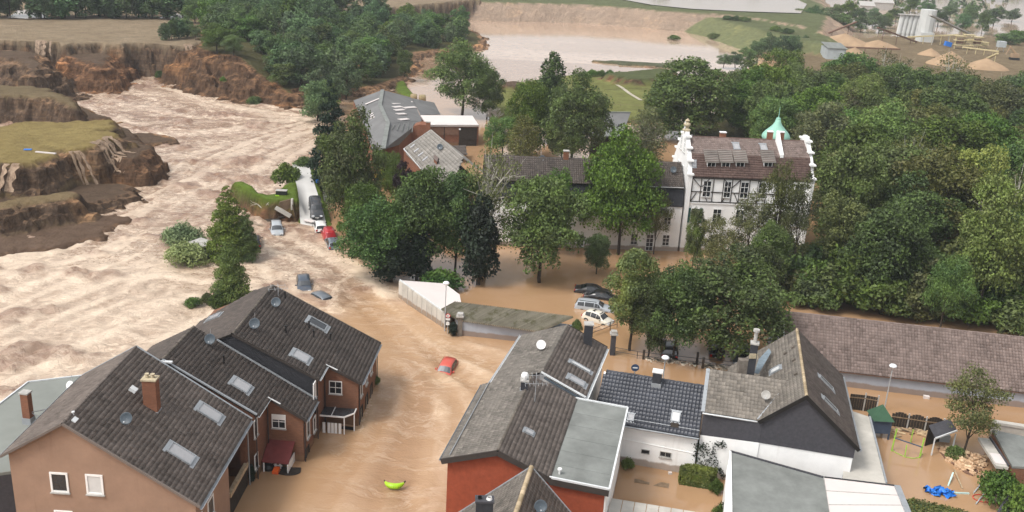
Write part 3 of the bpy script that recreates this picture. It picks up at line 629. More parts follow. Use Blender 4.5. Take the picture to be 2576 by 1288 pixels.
# still floods lying on the higher plain far off
tw = NT('far_flood_water'); tw.bump(tw.noise(tw.scale(tw.pos(), (.05, .3, 0)), 1.0, 3), .12, .4); tw.fin((.40, .33, .27), .12, .5)
def pond(pts, z): structure('flood_water', MB().poly([G(*p, z) for p in pts]), tw.m)
pond([(1552, -4), (1640, 12), (1740, 22), (1860, 28), (2015, 33), (2030, 10), (1990, -8), (1700, -30), (1560, -30)], 7.35)
pond([(20, 44), (45, 26), (110, 22), (120, 44), (70, 47)], 8.35)
pond([(400, 46), (430, 34), (480, 34), (470, 50)], 8.35)

# thin sheets of water pouring over the eroded edges
t = NT('falling_silty_water'); p = t.pos(); n = t.noise(t.scale(p, (2.2, 2.2, .25)), 1.0, 5, .7)
t.bump(n, .8, .3); FALL = t.fin(t.ramp(n, (.35, (.16, .10, .06)), (.65, (.40, .29, .20))), .5, .3)
def fall(l, r, zt, zb, out, label):
    a, b = G(*l, zt), G(*r, zt); rg = np.random.default_rng(int(l[0])); e_ = (b - a)[:2]; d = unit((e_[1], -e_[0], 0)); d = d if d[1] < 0 else -d; W_ = np.linalg.norm(b - a)
    ns = max(3, int(W_ / .45))
    for s_ in range(ns):                         # ragged strands that follow the bank down
        if rg.random() < .18: continue
        c = a + (b - a) * (s_ + .5) / ns + d * rg.uniform(-.6, .2); hw = W_ / ns * rg.uniform(1.0, 1.9); e = unit((b - a) * (1, 1, 0)); vs = []; k = 14; wob = 0; L = out * rg.uniform(.75, 1.1)
        for j in range(k + 1):
            t_ = j / k; wob += rg.normal() * .06; q = c + d * L * t_ + e * wob; arc = zt + .06 + (zb - zt) * t_ ** 1.6; z = max(ground_z(q[0], q[1]) + .08, arc); ww = hw * (1 - .35 * t_ + .25 * math.sin(j * 1.3 + s_))
            vs += [q[:2].tolist() + [z], (q + e * ww)[:2].tolist() + [max(ground_z(*(q + e * ww)[:2]) + .08, arc)]]
        mb = FALLS; mb.add(vs, [(2 * j, 2 * j + 1, 2 * j + 3, 2 * j + 2) for j in range(k)])
    global NF; o = structure('waterfall', FALLS, FALL, True); o['label'] = label; FALLS.v.clear(); FALLS.f.clear()
FALLS = MB(); NF = 0
fall((457, 112), (478, 110), 8.25, -.1, 3.4, 'tall muddy waterfall pouring off the cliff beside the wooded hill')
fall(zS(418, 668), zS(470, 655), 6.2, -.1, 5.0, 'muddy waterfall streaming off the grass shelf')
fall(zS(470, 650), zS(505, 640), 6.2, .8, 4.2, 'narrow muddy waterfall beside the wider one on the grass shelf')
fall(zS(160, 190), zS(240, 192), 8.2, 5.0, 2.2, 'broad low waterfall at the edge of the brown field')
fall(zS(305, 715), zS(360, 705), 6.1, 1.5, 3.4, 'thin muddy trickle down the front of the grass shelf')
fall(zS(10, 765), zS(75, 768), 6.1, 2.6, 3.0, 'pale muddy trickle at the near edge of the grass shelf')
# ------------------------------------------------------------------ building kit
def tile_mesh(name, tw, th, mat, style='flat'):
    if style == 'pan':   prof = [(0, .0), (.18, .045), (.38, .052), (.58, .018), (.8, .0), (1.02, .012)]
    elif style == 'roll': prof = [(0, .030), (.12, .044), (.24, .014), (.62, .008), (.80, .014), (.90, .038), (1.0, .030)]
    else:                prof = [(0, .012), (.10, .030), (.20, .006), (.85, .006), (1.0, .014)]
    v = []; f = []; n = len(prof)
    for (x, z) in prof: v.append((x * tw, -.02, z + .004))
    for (x, z) in prof: v.append((x * tw, th * 1.05, z + .034))
    for (x, z) in prof: v.append((x * tw, th * 1.05, z + .004))
    for i in range(n - 1): f.append((i, i + 1, i + n + 1, i + n)); f.append((i + n, i + n + 1, i + 2 * n + 1, i + 2 * n))
    me = bpy.data.meshes.new(name); me.from_pydata(v, [], f); me.materials.append(mat); me.update(); me.shade_smooth()
    a = np.array(v); return me, a, np.array(f)
TILES = {}
def tile_roof(T, r0, r1, e0, poly, mat, tw=.30, th=.34, style='flat', n_parts=300, under=True, parent=None, name='roof', thick=.10, stagger=0.0):
    """one roof slope: r0-r1 along the ridge, e0 down the slope, poly the slope's outline; tiles laid on it one by one"""
    r0, r1, e0 = map(lambda q: np.asarray(q, float), (r0, r1, e0))
    U = unit(r1 - r0); N = unit(np.cross(U, e0 - r0)); N = N if N[2] > 0 else -N; Vd = unit(np.cross(N, U)); Vd = Vd if Vd[2] < 0 else -Vd
    if np.dot(np.cross(U, Vd), N) < 0: r0, r1 = r1, r0; U = -U
    pts = [np.asarray(p, float) for p in poly]
    pts = [p - N * np.dot(p - r0, N) for p in pts]
    roof = T.part(name, MB().prism([p - N * .005 for p in pts], -N * thick), M['under'], parent)
    uv = [(np.dot(p - r0, U), np.dot(p - r0, Vd)) for p in pts]
    us = [q[0] for q in uv]; vs = [q[1] for q in uv]; u0, u1, v0, v1 = min(us), max(us), min(vs), max(vs)
    key = (mat, tw, th, style)
    if key not in TILES: TILES[key] = tile_mesh('roof_tile', tw, th, M[mat], style)
    me, tv, tf = TILES[key]
    cells = []; nv = max(1, round((v1 - v0) / th)); sv = (v1 - v0) / nv; nu = max(1, round((u1 - u0) / tw)); su = (u1 - u0) / nu
    for j in range(nv):
        for i in range(nu + 1):
            u = u0 + (i - (stagger * (j % 2))) * su; v = v0 + j * sv
            if inside((u + su / 2, v + sv / 2), uv): cells.append((u, v))
    P0 = [r0 + U * u + Vd * v for u, v in cells]
    order = sorted(range(len(cells)), key=lambda i: depth(P0[i]))
    Rb = np.stack([U, Vd, N], 1)
    jv = []; jf = []; cnt = 0
    for r, i in enumerate(order):
        a = random.gauss(0, .012); o = P0[i] + N * (.006 + random.random() * .008) + Vd * random.gauss(0, .006)
        tilt = random.gauss(0, .010); Rt = Rb @ np.array([[math.cos(a), -math.sin(a), 0], [math.sin(a), math.cos(a), 0], [tilt, 0, 1]])
        Rt = Rt * np.array([su / tw, sv / th, 1.0])
        if r < n_parts:
            T.inst('roof_tile', me, Matrix(((*Rt[0], o[0]), (*Rt[1], o[1]), (*Rt[2], o[2]), (0, 0, 0, 1))), roof)
        else:
            jv.append(tv @ Rt.T + o); jf.append(tf + cnt); cnt += len(tv)
    if jv:
        V = T.tl(np.concatenate(jv)); m2 = mesh_np('tile_field', V, np.concatenate(jf)); m2.materials.append(M[mat])
        props(link('tile_field', m2, roof), kind='stuff')
    return roof
def ridge_tiles(T, a, b, parent, mat='ridge_brown', r=.13, step=.40):
    a = np.asarray(a, float); b = np.asarray(b, float); L = np.linalg.norm(b - a); n = max(1, int(L / step)); d = (b - a) / n
    mb = MB().tube((0, 0, 0), (step * 1.08, 0, 0), r * 1.0, r * .84, 9, False); me = mkmesh('ridge_tile', mb, M[mat], True)
    X = unit(d); Y = unit(np.cross(UPV, X)); Zv = np.cross(X, Y)
    for i in range(n):
        o = a + d * i + np.array([0, 0, random.gauss(-.01, .008)])
        T.inst('ridge_tile', me, Matrix(((X[0], Y[0], Zv[0], o[0]), (X[1], Y[1], Zv[1], o[1]), (X[2], Y[2], Zv[2], o[2]), (0, 0, 0, 1))), parent)
def gutter(T, a, b, out, parent=None, mat='zinc', r=.085, drop=.03):
    a = np.asarray(a, float); b = np.asarray(b, float); o = np.asarray(out, float) * r
    mb = MB(); d = unit(b - a); o = unit(np.asarray(out, float)); vs = []
    for p in (a, b):
        for i in range(7):
            w = math.pi * i / 6; vs.append(p + o * (r - r * math.cos(w)) + np.array([0, 0, -r * math.sin(w) - drop]))
    mb.add(vs, [(i, i + 1, i + 8, i + 7) for i in range(6)])
    mb.bar(a + o * 2 * r + (0, 0, -drop), b + o * 2 * r + (0, 0, -drop), .02, .02)
    return T.part('gutter', mb, M[mat], parent, True)
def verge(T, a, b, parent=None, mat='under', w=.06, h=.20, name='verge_board', up=.05):
    a = np.asarray(a, float) + (0, 0, up - h / 2 + .03); b = np.asarray(b, float) + (0, 0, up - h / 2 + .03)
    return T.part(name, MB().bar(a, b, w, h), M[mat], parent)
def window(T, c, right, nrm, w, h, glass='glass_dark', bars=(1, 0), frame='white_frame', fw=.07, sill=True, blind=0.0, parent=None, name='window', arch=False):
    c = np.asarray(c, float); X = unit(right); N = unit(nrm); Zu = UPV
    P = lambda x, z, n=0.0: c + X * x + Zu * z + N * n
    mb = MB()
    for x in (-w / 2 + fw / 2, w / 2 - fw / 2): mb.box(P(x, 0, .03), X * fw, N * .07, Zu * h)
    for z in (-h / 2 + fw / 2, h / 2 - fw / 2): mb.box(P(0, z, .03), X * (w - 2 * fw), N * .07, Zu * fw)
    for i in range(bars[0]): mb.box(P(-w / 2 + w * (i + 1) / (bars[0] + 1), 0, .028), X * fw * .7, N * .06, Zu * (h - 2 * fw))
    for i in range(bars[1]): mb.box(P(0, -h / 2 + h * (i + 1) / (bars[1] + 1), .026), X * (w - 2 * fw), N * .055, Zu * fw * .7)
    o = T.part(name, mb, M[frame], parent)
    T.part('pane', MB().box(P(0, 0, .012), X * (w - fw), N * .02, Zu * (h - fw)), M[glass], o if parent is None else parent)
    if blind: T.part('blind', MB().box(P(0, h / 2 - fw - blind * h / 2, .035), X * (w - 2 * fw), N * .03, Zu * (blind * h)), M['white_frame'], o if parent is None else parent)
    if sill: T.part('sill', MB().box(P(0, -h / 2 - .05, .06), X * (w + .12), N * .16, Zu * .07), M['cap_grey'] if frame == 'white_frame' else M[frame], o if parent is None else parent)
    return o
def skylight(T, c, U, N, w, h, glass='glass_sky', parent=None, open_=0.0):
    """w along U (ridge), h down the slope"""
    U = unit(U); N = unit(N); Vd = np.cross(N, U); Vd = Vd if Vd[2] < 0 else -Vd; c = np.asarray(c, float)
    mb = MB(); t = min(.10, w * .12)
    for s in (-1, 1):
        mb.box(c + U * s * (w / 2 - t / 2) + N * .09, U * t, Vd * h, N * .16); mb.box(c + Vd * s * (h / 2 - t / 2) + N * .09, U * (w - 2 * t), Vd * t, N * .16)
    o = T.part('skylight', mb, M['zinc'], parent)
    T.part('pane', MB().box(c + N * .10, U * (w - 2 * t), Vd * (h - 2 * t), N * .03), M[glass], o)
    fh = min(.28, h * .18)
    T.part('flashing', MB().box(c + Vd * (h / 2 + fh / 2) + N * .05, U * (w + fh * .8), Vd * fh, N * .02), M['zinc'], o)
    T.part('hood', MB().box(c - Vd * (h / 2 + fh * .4) + N * .05, U * (w + fh * .8), Vd * fh * .8, N * .06), M['zinc'], o)
    return o
def skylight_px(T, q, U, N, plane_p, conv, **k):   # from the four corners seen on a known slope
    p = [PL(conv(*c), plane_p, N) for c in q]; c = sum(p) / 4; U = unit(U); Vd = np.cross(N, U)
    us = [np.dot(x - c, U) for x in p]; vs = [np.dot(x - c, Vd) for x in p]
    return skylight(T, c, U, N, max(us) - min(us), max(vs) - min(vs), **k)
def dish(T, base, d=.9, aim=(-.05, -1, .55), mat='dish_grey', mast=.7, parent=None, pole=0.0):
    d *= .86; base = np.asarray(base, float); ax = unit(aim); c = base + (0, 0, mast) + ax * .22
    prof = [(d / 2 * s, .13 * d * s * s) for s in (.02, .3, .55, .8, 1.0)] + [(d / 2 * 1.03, .13 * d - .01), (d / 2 * .8, .05 * d), (.02, -.03)]
    o = T.part('satellite_dish', MB().lathe(prof, c - ax * .05, ax, 20), M[mat], parent, True)
    mb = MB().tube(base - (0, 0, .1), base + (0, 0, mast + .1), .03).tube(c - ax * .05, base + (0, 0, mast), .03)
    dn = unit(np.cross(np.cross(ax, UPV), ax)); f = c + ax * .42 * d - dn * d * .28
    mb.tube(c - dn * d * .48, f, .018).tube(f + ax * .06, f - ax * .10, .05)
    if pole: mb.tube(base, base + (0, 0, mast + pole), .018)
    T.part('dish_arm', mb, M['steel'], o)
    return o
def chimney(T, base, z0, z1, w, d, az, mat='chimney_brick', cap='cap', flash=True, pots=0, parent=None):
    a = rad(az); X = np.array([math.cos(a), -math.sin(a), 0]); Y = np.array([math.sin(a), math.cos(a), 0]); b = np.array([base[0], base[1], 0.0])
    o = T.part('chimney', MB().box(b + (0, 0, (z0 + z1) / 2), X * w, Y * d, UPV * (z1 - z0)), M[mat], parent)
    T.part('cap', MB().box(b + (0, 0, z1 + .05), X * (w + .12), Y * (d + .12), UPV * .12), M[cap], o)
    if flash:
        T.part('flashing', MB().box(b + (0, 0, z0 + .35), X * (w + .10), Y * (d + .10), UPV * .5), M['zinc'], o)
    for i in range(pots):
        x = (i - (pots - 1) / 2) * w * .42
        T.part('chimney_pot', MB().tube(b + X * x + (0, 0, z1 + .1), b + X * x + (0, 0, z1 + .42), .13, .11, 10, False).tube(b + X * x + (0, 0, z1 + .36), b + X * x + (0, 0, z1 + .42), .15, .15, 10), M['cap'], o)
    return o
def antenna(T, base, h, parent=None, n=5, az=0.0):
    b = np.asarray(base, float); a = rad(az); X = np.array([math.cos(a), math.sin(a), 0]); Y = np.array([-X[1], X[0], 0])
    mb = MB().tube(b, b + (0, 0, h), .025)
    for zz, L, m in ((h * .62, 1.7, n), (h * .9, 1.3, n - 1)):
        c = b + (0, 0, zz); mb.tube(c - X * L / 2, c + X * L / 2, .015, n=5)
        for i in range(m):
            q = c + X * (-L / 2 + L * i / (m - 1)); mb.tube(q - Y * (.55 - .05 * i), q + Y * (.55 - .05 * i), .010, n=4)
    return T.part('antenna', mb, M['steel'], parent)
def pipe(T, pts, r=.05, mat='zinc', name='downpipe', parent=None): return T.part(name, MB().path([np.asarray(p, float) for p in pts], r), M[mat], parent)
def gable_body(T, H, a0, a1, bl, br, mat, off=.12, zb=-2.0, name='wall'):
    """house body: a gable section under the roof pushed from a0 to a1"""
    kz = lambda b: H.zr - (H.k(1) * b if b > 0 else -H.k(-1) * b) - off
    sec = [H.W(a0, bl, zb), H.W(a0, br, zb), H.W(a0, br, kz(br)), H.W(a0, 0, kz(0)), H.W(a0, bl, kz(bl))]
    return T.part(name, MB().prism(sec, H.d3 * (a1 - a0)), M[mat])
# ------------------------------------------------------------------ house A: orange gable in the near left corner
A = Plan(-28.05, 54.45, 1.1, 11.71, 4.32, 8.56, 11.18, 8.47, 5.65)
T = Thing('row_house', 'orange-brown rendered end house with brick chimney and two pale skylights', 'house', A.W(0, 0, -2), 0, 'terraced houses beside the torrent')
gable_body(T, A, .3, 7.0, -3.95, 8.15, 'stucco'); gable_body(T, A, 7.02, 11.6, -3.95, 5.9, 'brick', name='rear_wall')
lw = MB(); lw.prism([A.W(7.02, 7.95, -2), A.W(11.5, 7.95, -2), A.W(11.5, 8.15, -2), A.W(7.02, 8.15, -2)], (0, 0, 3.7)); T.part('carport_parapet', lw, M['wood_dark'])
T.part('beam', MB().bar(A.W(7.0, 8.1, 1.86), A.W(11.5, 8.1, 1.86), .32, .34), M['wood_pale'])
T.part('pillar', MB().box(A.W(11.45, 7.9, 1.8), A.d3 * .35, A.n3 * .5, (0, 0, 7.8)), M['brick'])
r1 = tile_roof(T, A.R(0, 0), A.R(A.L, 0), A.R(0, A.wr), [A.R(0, 0), A.R(A.L, 0), A.R(A.L, A.wr), A.R(0, A.wr)], 'tile_warm', .30, .34)
tile_roof(T, A.R(0, 0), A.R(A.L, 0), A.R(0, -A.wl), [A.R(0, 0), A.R(A.L, 0), A.R(A.L, -A.wl), A.R(0, -A.wl)], 'tile_warm', .30, .34, n_parts=0)
ridge_tiles(T, A.R(-.02, 0) + (0, 0, .0), A.R(A.L, 0), r1, 'tile_warm', .12)
for s, w in ((1, A.wr), (-1, -A.wl)):
    verge(T, A.R(-.02, 0), A.R(-.02, w), r1, 'tile_warm', .12, .16, 'verge_tile'); verge(T, A.R(A.L + .03, 0), A.R(A.L + .03, w), r1, 'zinc', .16, .12, 'verge_flashing')
gutter(T, A.R(-.1, A.wr), A.R(A.L, A.wr), A.n3, r1, 'zinc', .11); gutter(T, A.R(-.1, -A.wl), A.R(A.L, -A.wl), -A.n3, r1, 'zinc', .08)
NR, U3 = A.nrm(1), A.d3
skylight_px(T, [(1475, 500), (1610, 590), (1575, 645), (1420, 550)], U3, NR, A.R(0, 1), z1, parent=r1)
skylight_px(T, [(1245, 790), (1420, 885), (1380, 955), (1205, 845)], U3, NR, A.R(0, 1), z1, parent=r1)
q = A.R(6.45, 3.15); chimney(T, q, q[2] - .8, 11.35, .95, .70, A.az, pots=2)
dish(T, A.R(3.3, 2.75), .95, (.0, -1, .55), 'dish_grey', .55)
q = A.R(6.8, 1.65); T.part('vent_hood', MB().box(q + NR * .14, A.d3 * .45, unit(np.cross(NR, A.d3)) * .5, NR * .3), M['zinc_white'], r1)
T.part('ridge_vent', MB().lathe([(.02, .3), (.1, .28), (.11, .2), (.05, .15), (.05, -.1)], A.R(1.3, .12), (0, 0, 1), 10).box(A.R(.9, .35) + NR * .06, A.d3 * .5, NR * .1, np.cross(NR, A.d3) * .3), M['zinc_white'], r1)
window(T, A.W(.3, -.78, 6.62), A.n3, -A.d3, 1.2, 1.5, 'glass_dark', (0, 0), fw=.13)
window(T, A.W(.3, 1.56, 6.64), A.n3, -A.d3, 1.15, 1.5, 'glass_pale', (0, 0), fw=.13)
window(T, A.W(.3, -.75, 3.75), A.n3, -A.d3, 1.25, 1.4, 'glass_dark', (1, 0), fw=.10)
window(T, A.W(3.0, 8.15, 3.6), A.d3, A.n3, 1.2, 1.5, 'glass_dark', (0, 0), fw=.1); window(T, A.W(.9, 8.15, 3.4), A.d3, A.n3, .9, 2.0, 'glass_pale', (0, 0), fw=.1)
pipe(T, [A.W(11.4, 8.3, 5.4), A.W(11.4, 8.3, -1)])

# flat roofed annex on its far side
T = Thing('annex', 'flat annex with pale green-grey felt roof and thin braced chimney', 'annex', (-38, 63, -2))
pts = [G(*z1(-180, 640), 6.3), G(*z1(205, 345), 6.3), G(*z1(600, 298), 6.3), A.W(11.4, -3.95, 6.3), A.W(2.0, -3.95, 6.3), A.W(1.0, -6.3, 6.3), G(*z1(-180, 790), 6.3)]
T.part('wall', MB().prism([p - (0, 0, 8.3) for p in pts], (0, 0, 8.05)), M['slate_grey']); rf = T.part('roof', MB().prism([p - (0, 0, .22) for p in pts], (0, 0, .22)), M['flat_green'])
for a, b in ((pts[5], pts[6]), (pts[0], pts[1]), (pts[1], pts[2])): T.part('roof_edge', MB().bar(a + (0, 0, .03), b + (0, 0, .03), .12, .12), M['zinc_white'], rf)
q = G(*z1(212, 640), 6.3); chimney(T, q, 6.2, 8.75, .58, .5, 8, 'chimney_brick', 'cap_grey')
T.part('brace', MB().tube(q + (.3, 0, .9), G(*z1(490, 512), 6.4), .035).tube(q + (.3, 0, .8), G(*z1(360, 625), 6.4), .03), M['steel'])
dish(T, G(*z1(530, 405), 6.3), .85, (-.35, -1, .4), 'dish_white', .45, pole=.9)

# ------------------------------------------------------------------ houses B and C of the same terrace
def terrace(label, x, y, az, L, zr, k, a1, b1, b2, wl, extra):
    H = Plan(x, y, az, L, wl, b2, zr, zr - k * wl, zr - k * b2)
    T = Thing('row_house', label, 'house', H.W(0, 0, -2), 0, 'terraced houses beside the torrent')
    kz = lambda b: zr - k * abs(b) - .14
    gable_body(T, H, .25, L - .05, -wl + .35, b1 - .35, 'brick')
    A0, B1, B0 = a1 + .25, b2 - .4, b1 - .6
    sec = [H.W(A0, B0, -2), H.W(A0, B1, -2), H.W(A0, B1, kz(B1)), H.W(A0, B0, kz(B0))]
    T.part('bay', MB().prism(sec, H.d3 * (L - .1 - A0)), M['brick'])
    r = tile_roof(T, H.R(0, 0), H.R(L, 0), H.R(0, b2), [H.R(0, 0), H.R(L, 0), H.R(L, b2), H.R(a1, b2), H.R(a1, b1), H.R(0, b1)], 'tile_brown', .30, .34)
    ridge_tiles(T, H.R(0, 0), H.R(L, 0), r, 'ridge_brown', .14)
    gutter(T, H.R(a1, b2), H.R(L, b2), H.n3, r, 'zinc', .09); gutter(T, H.R(0, b1), H.R(a1 - .02, b1), H.n3, r, 'zinc_white', .09)
    verge(T, H.R(a1 - .02, b1), H.R(a1 - .02, b2), r, 'timber_black', .08, .26)
    verge(T, H.R(a1 - .05, b1 - .1), H.R(a1 - .05, b1 + .9) + (0, 0, .06), r, 'zinc_white', .10, .06, 'verge_flashing')
    return H, T, r
B, T, r = terrace('middle house of the brick terrace with dark roof and red porch', -26.17, 66.76, 3.06, 6.40, 9.89, .571, 2.97, 7.27, 10.29, 3.6, 0)
tile_roof(T, B.R(0, 0), B.R(B.L, 0), B.R(0, -3.6), [B.R(0, 0), B.R(B.L, 0), B.R(B.L, -3.6), B.R(0, -3.6)], 'tile_brown', n_parts=0)
NR = B.nrm(1)
skylight_px(T, [(510, 668), (605, 722), (583, 775), (475, 715)], B.d3, NR, B.R(0, 1), z2, parent=r)
verge(T, B.R(B.L - .06, 1.9), B.R(B.L - .06, 10.2), r, 'zinc', .14, .10, 'verge_flashing', .12); verge(T, B.R(.03, 0), B.R(.03, 7.2), r, 'zinc', .16, .10, 'verge_flashing', .10)
p = B.on(z2(435, 575)); T.part('vent_pipe', MB().tube(p - (0, 0, .1), p + (0, 0, .75), .07), M['black'], r)
dish(T, B.on(z2(350, 455)), 1.0, (.05, -1, .5), 'dish_grey', .55, pole=.9)
q = B.on(z2(60, 575)); T.part('ridge_cap', MB().box(q + (0, 0, .15), B.n3 * .9, B.d3 * .25, (0, 0, .12)), M['zinc_white'], r)
bw = lambda c: PL(z2(*c), B.W(3.22, 0, 0), B.d3)
c = (bw((757, 915)) + bw((830, 990))) / 2; window(T, c, B.n3, -B.d3, 1.15, 1.25, 'glass_dark', (1, 1), blind=.32)
wb = lambda c: PL(z3(*c), B.W(0, 6.92, 0), B.n3)
for c, w, h in (((285, 600), .8, 1.5), ((290, 870), .8, 1.3)): window(T, wb(c), B.d3, B.n3, w, h, 'glass_dark', (0, 0))
window(T, B.W(4.6, 9.89, 2.3), B.d3, B.n3, .9, 1.6, 'glass_dark', (0, 0)); window(T, B.W(4.3, 9.89, -.2), B.d3, B.n3, 1.0, 2.0, 'glass_dark', (0, 0), frame='wood_dark')
for a, b in ((.2, 7.05), (2.9, 7.1), (3.3, 10.0)): pipe(T, [B.W(a, b, B.zr - .571 * b - .2), B.W(a, b, -1)], .05, 'dark_metal')
# red lean-to porch and its white panelling
pa = [PL(z3(*q), B.W(3.22, 0, 0), B.d3) for q in ((392, 705), (608, 710))]
pd = -B.d3 * 1.9; zt = (pa[0][2] + pa[1][2]) / 2; lo = zt - .95
e = [pa[0] * 1.0, pa[1] * 1.0]; e[0][2] = e[1][2] = zt; f0, f1 = e[0] + pd, e[1] + pd; f0[2] = f1[2] = lo
T.part('porch_roof', MB().prism([e[0], e[1], f1, f0], (0, 0, .07)), M['red_sheet'])
mb = MB()
for s in (.08, .97): q = f0 + (f1 - f0) * s; mb.box((q[0], q[1], lo / 2 - .7), B.n3 * .10, B.d3 * .10, (0, 0, lo + 1.3))
mb.prism([f1 - B.n3 * .1, f1 - B.n3 * .1 - pd, (f1 - B.n3 * .1 - pd) * (1, 1, 0) + (0, 0, -.5), (f1 - B.n3 * .1) * (1, 1, 0) + (0, 0, -.5)], B.n3 * .06)
T.part('porch_post', mb, M['white_frame'])
for s, w, h in ((.12, .55, .75), (.27, .22, .9), (.45, .16, .9), (.62, .16, .9)):
    q = f0 + (f1 - f0) * s - pd * .25; T.part('porch_panel', MB().box((q[0], q[1], .1), B.n3 * w, B.d3 * .06, (0, 0, h)), M['white_frame'])
q = f0 + (f1 - f0) * .53 - pd * .25; T.part('porch_rail', MB().box((q[0], q[1], .35), B.n3 * .75, B.d3 * .05, (0, 0, .10)), M['white_frame'])

C, T, r = terrace('far house of the brick terrace with the largest dark roof and glazed white porch', -22.73, 73.35, 2.58, 11.22, 9.32, .497, 2.74, 7.23, 10.27, 6.0, 0)
lp = [C.R(0, 0), C.R(C.L, 0), C.R(C.L + .9, -2.0), C.R(8.4, -6.0), C.R(-3.2, -6.0), C.R(0, -2.5)]
tile_roof(T, C.R(0, 0), C.R(C.L, 0), C.R(0, -6), lp, 'tile_brown', n_parts=0)
T.part('slate_gable', MB().prism([C.W(.10, 0, C.zr - .15), C.W(.10, 6.9, C.zr - .497 * 6.9 - .15), C.W(.10, 6.9, 2.5), C.W(.10, -5.6, 2.5), C.W(.10, -5.6, C.zr - .497 * 5.6 - .15)], C.d3 * .14), M['slate'])
verge(T, C.R(-.03, 0), C.R(-.03, 7.23), r, 'timber_black', .08, .24); verge(T, C.R(C.L + .03, 0), C.R(C.L + .03, 10.27), r, 'ridge_brown', .10, .16, 'verge_tile')
NR = C.nrm(1)
skylight_px(T, [(1000, 275), (1110, 330), (1090, 370), (975, 305)], C.d3, NR, C.R(0, 1), z2, parent=r, glass='glass_dark')
skylight_px(T, [(905, 485), (990, 545), (970, 580), (875, 515)], C.d3, NR, C.R(0, 1), z2, parent=r)
NL = C.nrm(-1); skylight(T, PL(z2(370, 275), C.R(0, 0), NL), C.d3, NL, 1.1, 1.3, parent=r)
for q in ((840, 375), (992, 345), (1022, 405), (1132, 425), (835, 150)):
    p = C.on(z2(*q)); T.part('vent_pipe', MB().tube(p - (0, 0, .1), p + (0, 0, .7), .07).tube(p + (0, 0, .62), p + (0, 0, .72), .10), M['black'], r)
dish(T, C.on(z2(780, 208)), 1.0, (.0, -1, .55), 'dish_grey', .5); dish(T, C.on(z2(640, 352)), 1.05, (.05, -1, .5), 'dish_grey', .55, pole=1.0)
antenna(T, C.on(z2(790, 135)), 1.2, r, 4, 20)
bw = lambda c: PL(z2(*c), C.W(2.99, 0, 0), C.d3)
c = (bw((1130, 693)) + bw((1200, 768))) / 2; window(T, c, C.n3, -C.d3, 1.15, 1.25, 'glass_dark', (1, 1))
window(T, PL(z2(1025, 750), C.W(0, 6.88, 0), C.n3), C.d3, C.n3, .8, 1.5, 'glass_pale', (0, 0)); window(T, PL(z2(1025, 970), C.W(0, 6.88, 0), C.n3), C.d3, C.n3, .8, 1.4, 'glass_dark', (0, 0))
for a in (4.2, 6.5, 8.6): window(T, C.W(a, 9.87, .2), C.d3, C.n3, 1.0, 2.0, 'glass_dark', (0, 0), frame='wood_dark'); window(T, C.W(a, 9.87, 2.9), C.d3, C.n3, .9, 1.3, 'glass_dark', (0, 0))
for a, b in ((.2, 7.0), (2.7, 7.0), (3.1, 9.98), (11.0, 9.98)): pipe(T, [C.W(a, b, C.zr - .497 * b - .2), C.W(a, b, -1)], .05, 'dark_metal')
# glazed porch with canted corners
q = bw((1165, 860)); zt = 1.55
pw = lambda x, y, z: np.array([*(C.W(2.99 - y, 0, 0)[:2] + C.n * (C.loc(q)[1] + x)), z])
rim = [(-1.75, .05), (-1.75, .9), (-1.1, 1.7), (1.15, 1.7), (1.85, .9), (1.85, .05)]
T.part('porch_roof', MB().prism([pw(x, y, zt) for x, y in rim], (0, 0, .06)), M['car_glass_pale'])
mb = MB()
for a, b in zip(rim[:-1], rim[1:]): mb.bar(pw(*a, zt + .08), pw(*b, zt + .08), .09, .12)
mb.bar(pw(0, .05, zt + .09), pw(0, 1.7, zt + .09), .06, .06)
for x, y in rim[1:-1]: mb.bar(pw(x, y, zt), pw(x, y, -1), .09, .09, up=(0, 1, 0))
T.part('porch_frame', mb, M['white_frame'])
for x in (-.62, -.18, .12, .42, .78): T.part('porch_panel', MB().box(pw(x, 1.72, .25), C.n3 * .24, C.d3 * .05, (0, 0, 1.5)), M['white_frame'])
T.part('letter_box', MB().box(pw(-1.3, 1.45, .2), C.n3 * .6, C.d3 * .3, (0, 0, .6)), M['white_frame'])

# ------------------------------------------------------------------ houses D and E: one long ridge across the street
D = Plan(-.24, 60.06, 11.3, 12.3, 4.09, 3.87, 7.64, 6.21, 6.16)
T = Thing('house', 'house with red gable wall and flat grey felt roof along one side', 'house', D.W(0, 0, -2))
gable_body(T, D, .35, 12.2, -3.7, 3.8, 'red_wall')
T.part('side_wall', MB().prism([D.W(.30, 3.8, -2), D.W(12.2, 3.8, -2), D.W(12.2, 7.85, -2), D.W(.30, 7.85, -2)], (0, 0, 7.75)), M['white_wall'])
T.part('front_wall', MB().prism([D.W(.26, 3.7, -2), D.W(.26, 7.75, -2), D.W(.26, 7.75, 5.6), D.W(.26, 3.7, 5.75)], D.d3 * .03), M['red_wall'])
r = tile_roof(T, D.R(0, 0), D.R(D.L, 0), D.R(0, 3.87), [D.R(0, 0), D.R(D.L, 0), D.R(D.L, 3.87), D.R(0, 3.87)], 'tile_warm', .30, .34)
tile_roof(T, D.R(0, 0), D.R(D.L, 0), D.R(0, -4.09), [D.R(0, 0), D.R(D.L, 0), D.R(D.L, -4.09), D.R(0, -4.09)], 'tile_grey', .30, .34, n_parts=0)
ridge_tiles(T, D.R(0, 0), D.R(D.L, 0), r, 'ridge_brown', .13)
fp = [D.W(0, 3.80, 6.17), D.W(12.3, 3.75, 6.17), D.W(12.3, 8.05, 6.0), D.W(0, 8.05, 6.0)]
fr = T.part('flat_roof', MB().prism([p - (0, 0, .25) for p in fp], (0, 0, .25)), M['flat_grey'])
